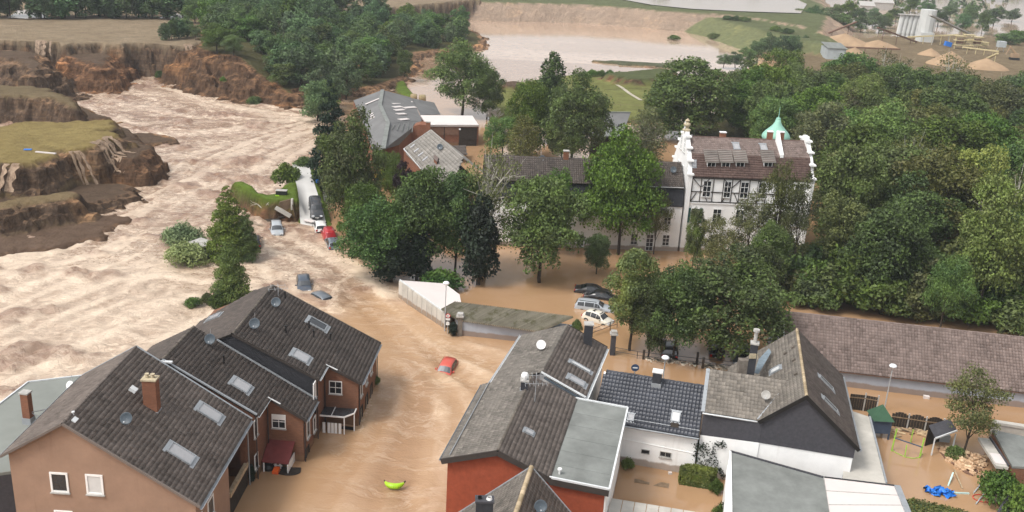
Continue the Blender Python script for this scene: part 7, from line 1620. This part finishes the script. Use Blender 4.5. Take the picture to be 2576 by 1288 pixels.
for q, t in (((858, 1148), (858, 1068)), ((1356, 1200), (1360, 1090)), ((1412, 1232), (1418, 1140))):
    b = G(*zP(*q)); h = HT(b[0], b[1], zP(*t)[1]); single('bollard', MB().tube((b[0], b[1], -.8), (b[0], b[1], h), .14, .12, 8).lathe([(.13, 0), (.15, .05), (.02, .12)], (b[0], b[1], h), n=8), M['bark'], 'dark stump-like post ' + {858: 'left of the off-roader', 1356: 'right of the dark tree trunk', 1412: 'nearest to the tall chimney'}[q[0]], 'post', 'posts along the flooded pavement')
rail([(1250, 243), (1330, 238), (1395, 240)], 1.1, 'dark paddock fence on the meadow left of the poplar', 5, 2, 'fence', 'wood_dark')
rail([(1520, 236), (1580, 233), (1640, 234)], 1.1, 'dark paddock fence on the meadow right of the tall trees', 5, 2, 'fence', 'wood_dark')
rail([(1515, 275), (1560, 276), (1640, 280)], 1.3, 'weathered fence along the near side of the meadow', 4, 2, 'fence', 'wood')
zB = zoom(2000, 250, 2.1467)
P_ = [G(*zB(535, 1165), .0), G(*zB(838, 1190), .0)]
T = Thing('handrail', 'pair of pale handrails under the park trees behind the barn', 'handrail', P_[0] - (0, 0, .5))
for z in (.55, 1.45): T.part('rail', MB().bar(P_[0] * (1, 1, 0) + (0, 0, z), P_[1] * (1, 1, 0) + (0, 0, z), .12, .14), M['concrete'])
for s in (0, .5, 1): q = P_[0] + (P_[1] - P_[0]) * s; T.part('post', MB().box((q[0], q[1], .4), (.1, 0, 0), (0, .1, 0), (0, 0, 2)), M['wood_dark'])
# ------------------------------------------------------------------ flotsam and small things
rng = np.random.default_rng(12)
def slab(name, c, l, w, t, az, mat, label, cat, tilt=0.0, group=None):
    X = np.array([math.cos(az), math.sin(az), tilt]); Y = np.array([-math.sin(az), math.cos(az), rng.normal() * .1]); return single(name, MB().box(c, X * l, Y * w, np.cross(X, Y) * t), M[mat], label, cat, group)
mb = MB()
for i in range(70):
    s = rng.random(); q = (zP(880, 1150)[0] + s * (zP(1700, 1235)[0] - zP(880, 1150)[0]), zP(880, 1150)[1] + s * (zP(1700, 1235)[1] - zP(880, 1150)[1])); p = G(q[0] + rng.normal() * 4, q[1] + rng.normal() * 3)
    a = rng.random() * 3.1; mb.box(p + (0, 0, .04), np.array([math.cos(a), math.sin(a), 0]) * rng.uniform(.2, .9), np.array([-math.sin(a), math.cos(a), 0]) * rng.uniform(.08, .3), (0, 0, .10))
props(link('debris', mkmesh('debris', mb, tile_mat('pale_flotsam', (.16, .12, .08), (.60, .52, .42), lich=.9))), kind='stuff')
# box with two pale lids at the torrent edge
b = G(*zL(270, 720)); T = Thing('storage_box', 'dark bin store with two pale lids beside the willow bushes', 'bin store', b - (0, 0, .6))
X = unit(G(*zL(350, 690)) - G(*zL(260, 725))); Y = np.array([-X[1], X[0], 0]); h = 1.75; o = G(*zL(225, 700))
P3 = lambda x, y, z: o + X * x + Y * y + UPV * z
T.part('body', MB().prism([P3(0, 0, -.6), P3(4.2, 0, -.6), P3(4.2, 2.4, -.6), P3(0, 2.4, -.6)], (0, 0, h + .6)), M['dark_metal'])
for i in range(3): T.part('lid', MB().prism([P3(.05 + i * 1.4, -.06, h), P3(1.36 + i * 1.4, -.06, h), P3(1.36 + i * 1.4, 2.4, h + .12), P3(.05 + i * 1.4, 2.4, h + .12)], (0, 0, .08)), M['cap_grey'])
for i in range(3): T.part('post', MB().box(P3(1.4 * i + .2, -.04, h / 2 - .2), X * .10, Y * .06, UPV * h), M['steel'])
# inflatable banana
ctr = G(992, 1222); T = Thing('inflatable', 'lime yellow inflatable banana drifting down the street', 'inflatable', ctr)
mb = MB(); pr = []
for i in range(13):
    t_ = -1 + i / 6; ang = t_ * 1.05; pr.append((np.array([ctr[0] + .85 * math.sin(ang), ctr[1] - .30 + (1 - math.cos(ang)) * .85, .14 + .10 * abs(t_) ** 3]), .24 * (1 - abs(t_) ** 2.6 * .72)))
for (a, ra_), (b, rb_) in zip(pr[:-1], pr[1:]): mb.tube(a, b, ra_, rb_, 12, False)
T.part('body', mb, M['lime'], smooth=True); T.part('tip', MB().tube(pr[-1][0], pr[-1][0] + (.12, .14, .10), .06, .05, 8).tube(pr[0][0], pr[0][0] + (-.12, .14, .06), .06, .04, 8), M['wood_dark'])
# in front of the red porch
q = G(*z3(392, 935)); single('rubbish_bag', MB().lathe([(.02, -.15), (.42, -.05), (.52, .18), (.42, .42), (.2, .55), (.02, .6)], q, (.15, .1, 1), 11), M['black'], 'black rubbish bag floating by the red porch', 'rubbish bag', None, True)
q = G(*z3(455, 965)); single('crate', MB().box(q + (0, 0, .12), (.48, -.06, .05), (.06, .55, .16), (-.02, -.05, .4)), M['orange'], 'bright orange crate floating by the red porch', 'crate')
q = G(*z3(545, 975)); T = Thing('net_frame', 'dark round net frame washed up beside the orange crate', 'net frame', q - (0, 0, .2)); rim = [q + (1.0 * math.cos(a), .62 * math.sin(a) + .35, .06) for a in np.linspace(-2.9, -.2, 16)] + [q + (.9, .8, .1), q + (-.9, .7, .1)]
T.part('rim', MB().path(rim + rim[:1], .035), M['black'])
T.part('net', MB().poly([p + (0, 0, -.02) for p in rim]), M['wood_dark'])
slab('plank', G(*z3(520, 885)) + (0, 0, .15), 1.7, .14, .08, .12, 'grey_sheet', 'grey board floating under the red porch', 'plank')
slab('plank', G(*z2(1245, 1000)) + (0, 0, .06), 1.1, .4, .08, -.1, 'black', 'dark mat drifting by the white porch', 'mat')
b = G(*z3(250, 1040)); tree('ivy', z3(250, 960)[0], z3(250, 890)[1], z3(250, 1045)[1], 20, 'climbing ivy on the downpipe of the end house', cat='ivy')
# blue barrel, sign-like box and broken masonry beside the road end
b = G(*zL(1048, 165), 3.1); single('barrel', MB().lathe([(.02, 0), (.28, 0), (.31, .2), (.31, .65), (.26, .85), (.02, .86)], b, n=12), M['blue'], 'blue barrel on the grass verge of the broken road', 'barrel', None, True)
b = G(*zL(812, 246), 3.0); T = Thing('skip', 'small black container on the grass beside the broken road', 'container', b); T.part('body', MB().box(b + (0, 0, .35), (1.5, 0, 0), (0, .8, 0), (0, 0, .7)), M['black']); T.part('lid', MB().box(b + (0, 0, .74), (1.6, 0, 0), (0, .9, 0), (0, 0, .06)), M['cap_grey'])
slab('bag', G(*zL(783, 256), 3.0) + (0, 0, .12), .5, .3, .2, .3, 'lime', 'yellow bag lying beside the small black container', 'bag')
w0, w1 = G(*zR(665, 130), 3.0), G(*zR(905, 60), 3.0); wb0, wb1 = G(*zR(660, 360), .2), G(*zR(1010, 420), .2)
T = Thing('retaining_wall', 'brown retaining wall under the broken road edge', 'retaining wall', wb0 - (0, 0, 1)); f0 = G(*zR(690, 150), 2.9); 
T.part('wall', MB().prism([G(*zR(690, 340), .0) - (0, 0, 1), G(*zR(1005, 400), .0) - (0, 0, 1), G(*zR(930, 190), 2.3), G(*zR(880, 40), 3.3), G(*zR(700, 90), 2.9)], (0, .5, 0)), plain('earth_stained_wall', (.15, .105, .07), .95, .15, var=.3, scale=.6))
T.part('buttress', MB().prism([G(*zR(905, 200), 2.0), G(*zR(935, 195), 2.0), G(*zR(935, 20), 3.4), G(*zR(905, 20), 3.4)], (0, -.5, 0)), M['concrete'])
a, b = G(*zR(660, 150), 2.2), G(*zR(905, 295), 1.0); T.part('fallen_slab', MB().bar(a + (0, -.6, 0), b + (0, -.6, 0), .9, .35), M['concrete'])
slab('concrete_slab', G(*zR(420, 450)) + (0, 0, .15), 4.2, 2.4, .3, .1, 'concrete', 'tilted grey concrete slab behind the silver people carrier', 'slab', -.08)
slab('concrete_slab', G(*zR(590, 400)) + (0, 0, .5), 3.0, 1.6, .22, .35, 'wood_dark', 'dark broken panel propped behind the silver people carrier', 'panel', .28)
def snag(q, h, label, s):
    rg = np.random.default_rng(s); mb = MB(); p = G(*q)
    def br(p, d, L, r, n):
        e = p + d * L; mb.tube(p, e, r, r * .6, 6, False)
        if n:
            for _ in range(2): dd = unit(d + rg.normal(size=3) * .45); br(e, dd, L * .6, r * .6, n - 1)
    br(p - (0, 0, .4), unit((rg.normal() * .15, 0, 1)), h * .55, .16, 3); single('snag', mb, M['bark_white'], label, 'dead tree')
snag(zR(385, 370), 3.6, 'broken pale tree trunk standing at the torn bank, left of two', 3); snag(zR(640, 320), 2.6, 'broken pale tree trunk standing at the torn bank, right of two', 9)
q = G(*zR(1215, 410), .5); slab('plank', q + (0, 0, .15), 1.8, .7, .12, 2.9, 'flat_white', 'pale board jammed against the white hatchback', 'board', .05)
q = G(70, 376, 6.1); slab('debris_sheet', q, 1.1, .5, .1, .2, 'blue', 'small blue sheet lying on the grass shelf', 'sheet'); q = G(115, 384, 6.1); slab('plank', q, 3.2, .35, .15, -.12, 'flat_white', 'pale board lying on the grass shelf', 'board')
slab('floating_box', G(*z6(622, 572)) + (0, 0, .12), .55, .35, .3, -.2, 'flat_white', 'white box floating along the long barn wall', 'box')
slab('floating_ball', G(*z4(1548, 1038)) + (0, 0, .05), .28, .24, .2, .2, 'flat_white', 'small white object floating in the yard by the white wall', 'float')
for i, q in enumerate(((1365, 1085), (1492, 1108))): slab('paving_slab', G(*z4(*q)) + (0, 0, -.02), 1.25, .75, .05, -.2, 'wood', 'brown slab just under the yard water, ' + ('left' if i == 0 else 'right') + ' of two', 'slab')
# blue awning beside the tall chimney
aw = [G(*z5(*p), z) for p, z in (((1068, 380), 7.0), ((1098, 290), 7.3), ((1165, 220), 7.6), ((1180, 245), 7.6), ((1098, 385), 7.0))]
single('awning', MB().prism(aw, (0, 0, .05)), plain('faded_blue_sheet', (.15, .19, .22), .5, .4, var=.3, scale=2), 'faded blue awning sheet beside the tall chimney', 'awning')
# ------------------------------------------------------------------ the flooded garden on the right
def board_fence(pts, h, label, arch=0.0):
    P = [G(*p) for p in pts]; T = Thing('garden_fence', label, 'fence', P[0] - (0, 0, .5))
    for a, b in zip(P[:-1], P[1:]):
        L = np.linalg.norm(b - a); n = max(3, int(L / .22)); d = unit(b - a)
        for i in range(n):
            s = (i + .5) / n; c = a + (b - a) * s; hh = h + arch * math.sin(math.pi * s); T.part('board', MB().box((c[0], c[1], hh / 2 - .25), d * (L / n * .94), np.array([-d[1], d[0], 0]) * .03, (0, 0, hh + .5)), M['wood_dark'])
        T.part('post', MB().box((b[0], b[1], h / 2 - .2), d * .12, np.array([-d[1], d[0], 0]) * .12, (0, 0, h + .9)), M['cap_grey'])
        T.part('cross_rail', MB().bar(a + (0, -.05, h * .8), b + (0, -.05, h * .8), .05, .09), M['wood'])
board_fence([z6(130, 640), z6(225, 650), z6(305, 665)], 1.65, 'dark board fence by the slate gable house', .0)
board_fence([z6(395, 745), z6(500, 760), z6(610, 778), z6(720, 790)], 1.25, 'dark garden fence with arched panels behind the play frame', .3)
b = G(*z6(330, 830)); T = Thing('play_tower', 'play tower with green tent roof and dark blue body', 'play tower', b - (0, 0, .5)); ht = HT(b[0], b[1] + .8, z6(340, 608)[1])
for sx in (-.75, .75):
    for sy in (0, 1.5): T.part('post', MB().box((b[0] + sx, b[1] + sy, (ht - 1.2) / 2 - .2), (.12, 0, 0), (0, .12, 0), (0, 0, ht - .8)), M['play_blue'])
T.part('body', MB().abox(b[0] - .78, b[0] + .78, b[1] - .03, b[1] + 1.55, .6, ht - 1.25), M['play_blue'])
zb_ = ht - 1.25; c4 = [(b[0] - .95, b[1] - .25, zb_), (b[0] + .95, b[1] - .25, zb_), (b[0] + .95, b[1] + 1.75, zb_), (b[0] - .95, b[1] + 1.75, zb_)]; mb = MB()
for i in range(4): mb.poly([c4[i], c4[(i + 1) % 4], (b[0], b[1] + .75, ht)])
T.part('tent_roof', mb, M['roof_green'])
T = Thing('climbing_frame', 'green metal climbing frame with blue crossbar in the flooded garden', 'climbing frame', G(*z6(500, 940)) - (0, 0, .5))
f1, f2, f3, f4 = G(*z6(405, 905)), G(*z6(580, 948)), G(*z6(488, 942)), G(*z6(525, 850))
hh = [HT(f1[0], f1[1], z6(445, 772)[1]), HT(f2[0], f2[1], z6(617, 830)[1])]
tops = [f1 * (1, 1, 0) + (.15, .2, hh[0]), f2 * (1, 1, 0) + (.15, .2, hh[1])]
for a, t_ in ((f1, tops[0]), (f2, tops[1])): T.part('post', MB().tube(a - (0, 0, .4), t_, .07), M['play_green'])
T.part('crossbar', MB().tube(tops[0] * .6 + f1 * .4, tops[1] * .55 + f2 * .45, .06), M['play_blue']); T.part('post', MB().tube(f3 - (0, 0, .4), f3 + (0.05, .2, 1.1), .05), M['play_green']); T.part('post', MB().tube(f4 - (0, 0, .4), f4 + (0, 0, 1.3), .05), M['play_green'])
ring = [G(*z6(*q)) + (0, 0, .03) for q in ((410, 900), (430, 915), (488, 942), (540, 952), (580, 945), (600, 920))]; T.part('rope', MB().path(ring, .03), M['play_green'])
T = Thing('garden_shed', 'small open shed with grey felt roof under the leaning garden tree', 'garden shed', G(*z6(730, 860)) - (0, 0, .5))
sp_ = [G(*z6(*p), z) for p, z in (((640, 742), 2.1), ((772, 700), 2.1), ((818, 775), 2.1), ((682, 825), 1.75))]
T.part('roof', MB().prism(sp_, (0, 0, -.08)), M['slate_grey']); T.part('roof_trim', MB().bar(sp_[3], sp_[2], .10, .14), M['zinc_white'])
T.part('back_wall', MB().prism([p * (1, 1, 0) - (0, 0, .5) for p in (sp_[0], sp_[1], sp_[1] + (0, -.1, 0), sp_[0] + (0, -.1, 0))], (0, 0, 2.4)), M['wood_dark'])
for p in (sp_[2], sp_[3]): T.part('post', MB().box((p[0], p[1] + .1, .6), (.09, 0, 0), (0, .09, 0), (0, 0, 2.2)), M['zinc_white'])
T.part('chest', MB().box(G(*z6(735, 850)) + (0, .3, .3), (1.0, -.1, 0), (0, .5, 0), (0, 0, .7)), M['grey_sheet'])
# tumbled stones, each its own piece of the heap
T = Thing('stone_heap', 'long heap of tumbled bricks and stones along the garden edge', 'stone heap', G(*z6(860, 980)) - (0, 0, .3)); sp_ = [tuple(G(*z6(*p))[:2]) for p in ((690, 885), (740, 880), (880, 925), (1005, 950), (1000, 1000), (915, 1062), (870, 1045), (740, 955))]
SM = [mkmesh('stone', MB().box((0, 0, 0), (.42, .05, .02), (-.04, .26, .03), (.02, -.03, .18)), M['stones']), mkmesh('stone', MB().box((0, 0, 0), (.28, -.04, .05), (.05, .25, -.03), (-.02, .03, .22)), M['stones'])]
PA = np.array(sp_); n = 0
while n < 190:
    q = (rng.uniform(PA[:, 0].min(), PA[:, 0].max()), rng.uniform(PA[:, 1].min(), PA[:, 1].max()))
    if not inside(q, sp_): continue
    d = float(sdist(np.array([q[0]]), np.array([q[1]]), sp_)[0]); n += 1
    T.inst('stone', SM[n % 2], Matrix.Translation((q[0], q[1], rng.uniform(-.05, .12) + min(d, .9) * .55)) @ Matrix.Rotation(rng.random() * 6.28, 4, 'Z') @ Matrix.Rotation(rng.normal() * .4, 4, 'X') @ Matrix.Diagonal((*rng.uniform(.6, 1.35, 3), 1)))
mb = MB()
mb.prism([(x, y, -.4) for x, y in sp_], (0, 0, .5)); T.part('rubble_bed', mb, M['rust'])
b = G(*z6(705, 1170)); T = Thing('tarpaulin', 'crumpled blue tarpaulin half sunk in the garden water', 'tarpaulin', b); mb = MB(); N = 9; vs = []
for j in range(N):
    for i in range(N + 4):
        u, v = i / (N + 3) - .5, j / (N - 1) - .5; vs.append(b + (u * 2.1 + .2 * math.sin(j * 1.7), v * 1.05 + .25 * math.sin(i * 1.3) + u * -.3, .10 + .42 * max(0, 1 - abs(v) * 2.2) * (1 - abs(u) * 1.4) + .16 * math.sin(i * 2.2 + j * 1.4)))
mb.add(vs, [(j * (N + 4) + i, j * (N + 4) + i + 1, (j + 1) * (N + 4) + i + 1, (j + 1) * (N + 4) + i) for j in range(N - 1) for i in range(N + 3)]); T.part('sheet', mb, M['blue'], smooth=True)
def pole(a, b, label, mat, w=.10, za=.05, zb=.05, cat='pole'): single('pole', MB().bar(G(*z6(*a)) + (0, 0, za), G(*z6(*b)) + (0, 0, zb), w, w), M[mat], label, cat)
pole((760, 1125), (785, 1072), 'mint green post sticking out behind the blue tarpaulin', 'mint', .12, .0, .5); pole((785, 1170), (892, 1174), 'grey-green post lying right of the blue tarpaulin', 'mint', .12)
pole((798, 1030), (848, 1142), 'pale timber lying askew in the garden water', 'wood_pale', .12, .1, .05); pole((920, 1172), (968, 1122), 'thin pale pole above the red hoop', 'grey_sheet', .08, .05, .3); pole((935, 1240), (1002, 1165), 'thin pale pole across the red hoop', 'grey_sheet', .08, .05, .3)
b = G(*z6(972, 1205)); single('hoop', MB().path([b + (.72 * math.cos(a), .55 * math.sin(a), .06) for a in np.linspace(0, 6.283, 22)], .035), M['ring_red'], 'red hoop floating by the round bush', 'hoop')
T = Thing('garden_roofs', 'grey felt roof with concrete troughs at the right edge', 'outbuilding', G(*z6(1150, 900)) - (0, 0, 1)); pp = [G(*z6(*p), 2.0) for p in ((1040, 770), (1330, 830), (1420, 1010), (1165, 1000))]
T.part('roof', MB().prism([p - (0, 0, .2) for p in pp], (0, 0, .2)), M['flat_grey']); T.part('wall', MB().prism([p * (1, 1, 0) - (0, 0, 1) for p in pp], (0, 0, 2.75)), M['brick'])
a_, b_ = G(*z6(985, 830), 1.9), G(*z6(1100, 1010), 1.9); T.part('trough', MB().bar(a_, b_, 1.0, .25), M['concrete']); T.part('trough_side', MB().bar(a_ + (.5, 0, .15), b_ + (.5, 0, .15), .10, .35), M['slate_grey']); T.part('white_panel', MB().bar(G(*z6(1055, 920), 2.06), G(*z6(1095, 985), 2.06), .9, .04), M['flat_white'])
a_, b_ = G(*z6(1040, 720), 1.7), G(*z6(1330, 765), 1.7); single('parapet', MB().bar(a_, b_, .55, .25).bar(a_ - (0, 0, .9), b_ - (0, 0, .9), .35, 1.7), M['concrete'], 'pale capped wall running to the right edge behind the garden', 'wall')
single('leaning_panel', MB().prism([G(*z6(1155, 1130), 2.0), G(*z6(1165, 1150), 2.0), G(*z6(1130, 1330), .5), G(*z6(1045, 1330), .5)], (.05, .05, .1)), M['slate_grey'], 'dark leaning panel between the two round bushes', 'panel')
mb = MB(); sp2 = [G(*z6(*p)) for p in ((395, 790), (480, 770), (600, 790), (640, 810))]
for i in range(46):
    s = rng.random() * 2.99; k = int(s); p = sp2[k] + (sp2[k + 1] - sp2[k]) * (s - k) + (rng.normal() * .3, rng.normal() * .3, .08); a = rng.normal() * .5; mb.box(p, np.array([math.cos(a), math.sin(a), rng.normal() * .1]) * rng.uniform(.3, 1.2), np.array([-math.sin(a), math.cos(a), 0]) * rng.uniform(.08, .25), (0, 0, .1))
props(link('timber_debris', mkmesh('timber_debris', mb, tile_mat('timber_flotsam', (.09, .06, .04), (.45, .33, .2), lich=.9))), kind='stuff')
# meadow path under water
mb = MB(); pth = [G(1528, 197, .85), G(1545, 209, .85), G(1565, 221, .85), G(1585, 236, .85), G(1612, 252, .85)]; vs = []
for p in pth: z = ground_z(p[0], p[1]) + .10; vs += [(p[0] - .5, p[1], z), (p[0] + .5, p[1], z)]
mb.add(vs, [(2 * i, 2 * i + 1, 2 * i + 3, 2 * i + 2) for i in range(4)]); structure('path', mb, M['path_wet'])

# ------------------------------------------------------------------ gravel works in the haze
GZ = 2.2
g = lambda x, y, z=GZ: G(*zT(x, y), z)
def heap(ap, l, r, base, label, mat='sand'):
    a, b = g(l, base), g(r, base); c = (a + b) / 2; R = np.linalg.norm(b - a) / 2; c = c + (0, R * .5, 0); h = HT(c[0], c[1], zT(*ap)[1]) - GZ; rg = np.random.default_rng(int(ap[0])); mb = MB(); n, k = 28, 7; vs = []
    for j in range(k + 1):
        for i in range(n): t_ = j / k; w = 6.283 * i / n; rr = R * (1 - t_ ** 1.15) * (1 + .08 * math.sin(3 * w + ap[0]) + rg.normal() * .025); vs.append(c + (rr * math.cos(w), rr * math.sin(w) * .8, h * t_ * (1 + rg.normal() * .012) - .6 * (j == 0)))
    mb.add(vs, [(j * n + i, j * n + (i + 1) % n, (j + 1) * n + (i + 1) % n, (j + 1) * n + i) for j in range(k) for i in range(n)]); single('gravel_heap', mb, M[mat], label, 'gravel heap', 'heaps of the gravel works', True)
for ap, l, r, b_, t_ in (((1240, 372), 1075, 1400, 455, 'orange gravel heap left of the silos with pointed top'), ((960, 312), 700, 1160, 430, 'broad reddish gravel heap behind the grey shed'), ((1885, 478), 1750, 2090, 625, 'tan gravel cone in front of the yellow plant'),
    ((1715, 450), 1630, 1810, 525, 'small tan gravel cone left of the larger tan cone'), ((2290, 542), 2080, 2430, 655, 'brown gravel heap at the right end of the works'), ((540, 420), 430, 660, 485, 'pale gravel heap at the left end of the works'), ((1000, 440), 860, 1150, 560, 'long orange gravel bank right of the grey shed'), ((130, 560), 0, 230, 690, 'orange sand slope between the near trees')): heap(ap, l, r, b_, t_)
b = g(1480, 345); T = Thing('silo_block', 'row of white silos with tall concrete lift tower', 'silo', b); hs_ = HT(b[0], b[1], zT(1480, 142)[1])
x0, x1 = g(1395, 345)[0], g(1565, 345)[0]; w = (x1 - x0) / 5
for i in range(5):
    x = x0 + w * (i + .5); T.part('silo', MB().tube((x, b[1], GZ), (x, b[1], hs_ * .32), w * .5, w * .5, 10).tube((x, b[1], hs_ * .32), (x + .4, b[1], hs_), w * .56, w * .56, 12), M['silo'])
T.part('deck', MB().box(((x0 + x1) / 2, b[1], hs_ + .15), (x1 - x0 + .5, 0, 0), (0, w * 1.6, 0), (0, 0, .3)), M['cap_grey']); b2 = g(1635, 385); h2 = HT(b2[0], b2[1], zT(1635, 90)[1]); wt = g(1680, 385)[0] - g(1570, 385)[0]
T.part('lift_tower', MB().tube((b2[0], b2[1], GZ), (b2[0], b2[1], h2), wt * .5, wt * .55, 12), M['silo'])
T.part('lower_block', MB().box((b2[0], b2[1] - .5, GZ + 1.8), (wt * .9, 0, 0), (0, wt, 0), (0, 0, 3.8)), M['silo'])
def conveyor(a, za, b, zb, label, w=.9, legs=4, mat='rust', grp='conveyor belts of the gravel works'):
    p, q = g(*a, za), g(*b, zb); T = Thing('conveyor', label, 'conveyor', p * (1, 1, 0) + (0, 0, GZ), 0, grp); T.part('belt', MB().bar(p, q, w, .5), M[mat])
    for s in np.linspace(.15, .85, legs): m = p + (q - p) * s; T.part('leg', MB().tube((m[0], m[1], GZ - .5), m, .14, n=5), M[mat])
conveyor((1700, 140), h2 - 1, (2085, 325), 5.5, 'enclosed grey conveyor slanting down from the lift tower', 1.8, 3, 'cap_grey')
conveyor((1490, 345), 4.5, (1960, 325), 6.5, 'pale yellow level conveyor in front of the silos', .8, 5, 'yellow_steel'); conveyor((555, 385), 2.6, (1010, 205), 9.5, 'long rusty conveyor rising at the left of the works', .8, 3); conveyor((1210, 258), 9, (1570, 392), 3, 'rusty conveyor falling towards the silos', .8, 3)
conveyor((890, 440), 4.2, (1420, 460), 4.4, 'low rusty conveyor over the orange heap', .5, 4)
conveyor((2000, 440), 4.5, (2340, 480), 4, 'low yellow conveyor behind the tan cone', .7, 4, 'yellow_steel'); conveyor((2230, 545), 3.5, (2330, 500), 6, 'short conveyor over the brown heap', .7, 2, 'yellow_steel')
b = g(2060, 455); T = Thing('screening_plant', 'pale yellow steel screening plant with open decks', 'screening plant', b)
for i, (cx_, y0_, y1_) in enumerate(((1960, 455, 335), (2040, 460, 325), (2120, 455, 345), (2180, 450, 395))):
    p = g(cx_, y0_); h = HT(p[0], p[1], zT(cx_, y1_)[1]); ww = .26
    for dx in (-1.6, 1.6): T.part('column', MB().box((p[0] + dx, p[1], h / 2), (ww, 0, 0), (0, ww, 0), (0, 0, h)), M['yellow_steel'])
    for z in np.linspace(GZ + 1.5, h, 3): T.part('deck', MB().box((p[0], p[1], z), (4.0, 0, 0), (0, 2.4, 0), (0, 0, .28)), M['yellow_steel'])
    T.part('hopper', MB().box((p[0] + .3, p[1], (h + GZ) / 2 + .5), (2.2, 0, 0), (0, 1.6, 0), (.4, 0, 1.6)), M['yellow_steel' if i % 2 else 'rust'])
p = g(1860, 440); single('container', MB().box(p + (0, 0, 1.2), (2.6, .3, -.5), (0, 1.6, 0), (.3, 0, 1.7)), M['blue'], 'blue hopper beside the yellow screening plant', 'hopper')
p0, p1 = g(730, 552), g(880, 552); h = HT(p0[0], p0[1], zT(800, 452)[1]); T = Thing('works_shed', 'grey corrugated shed at the gravel works', 'shed', p0); T.part('wall', MB().abox(p0[0], p1[0], p0[1], p0[1] + 8, GZ - 1, h), M['grey_sheet']); T.part('roof', MB().prism([(p0[0] - .3, p0[1] - .3, h), (p1[0] + .3, p0[1] - .3, h), (p1[0] + .3, p0[1] + 8, h + 1), (p0[0] - .3, p0[1] + 8, h + 1)], (0, 0, .2)), M['flat_grey'])
p = g(2350, 485); h = HT(p[0], p[1], zT(2350, 385)[1]); T = Thing('works_tower', 'small grey control cabin on stilts at the works', 'cabin', p); T.part('cabin', MB().abox(p[0] - 1.4, p[0] + 1.4, p[1] - 1.2, p[1] + 1.2, h - 2.2, h), M['grey_sheet'])
for dx in (-1.2, 1.2): T.part('leg', MB().tube((p[0] + dx * 1.3, p[1], GZ - .5), (p[0] + dx * .8, p[1], h - 2), .15, n=5), M['cap_grey'])
p = g(2480, 560); T = Thing('excavator', 'orange excavator at the right end of the works', 'excavator', p); T.part('body', MB().box(p + (0, 0, 1.6), (2.6, 0, 0), (0, 1.8, 0), (0, 0, 1.4)), M['sand']); T.part('arm', MB().bar(p + (.6, 0, 2), p + (-2.2, 0, 4.6), .4, .5).bar(p + (-2.2, 0, 4.6), p + (-3.2, 0, 1.8), .3, .4), M['sand']); T.part('tracks', MB().box(p + (0, 0, .5), (3, 0, 0), (0, 2.2, 0), (0, 0, .7)), M['black'])
for x, y, w, h, lb in ((1255, 78, 12, 4, 'low grey works building beyond the silos'), (1110, 100, 8, 3.5, 'small brown works building beyond the silos')):
    p = G(*zT(x, y), 1); single('far_building', MB().abox(p[0] - w / 2, p[0] + w / 2, p[1], p[1] + 8, -1, h).prism([(p[0] - w / 2 - .3, p[1] - .3, h), (p[0] + w / 2 + .3, p[1] - .3, h), (p[0] + w / 2 + .3, p[1] + 4, h + 2.2), (p[0] - w / 2 - .3, p[1] + 4, h + 2.2)], (0, 0, .2)), M['cap_grey'], lb, 'building')

# ------------------------------------------------------------------ the hazy air
t = NT('hazy_air'); t.t.nodes.remove(t.b); v = t.n('ShaderNodeVolumePrincipled'); v.inputs['Color'].default_value = (.88, .94, 1, 1); v.inputs['Density'].default_value = .00020; v.inputs['Anisotropy'].default_value = .1; t.l(v.outputs[0], t.out.inputs['Volume'])
props(link('haze', mkmesh('haze', MB().abox(-2500, 2500, -120, 2700, -4.2, 47), t.m)), kind='stuff')
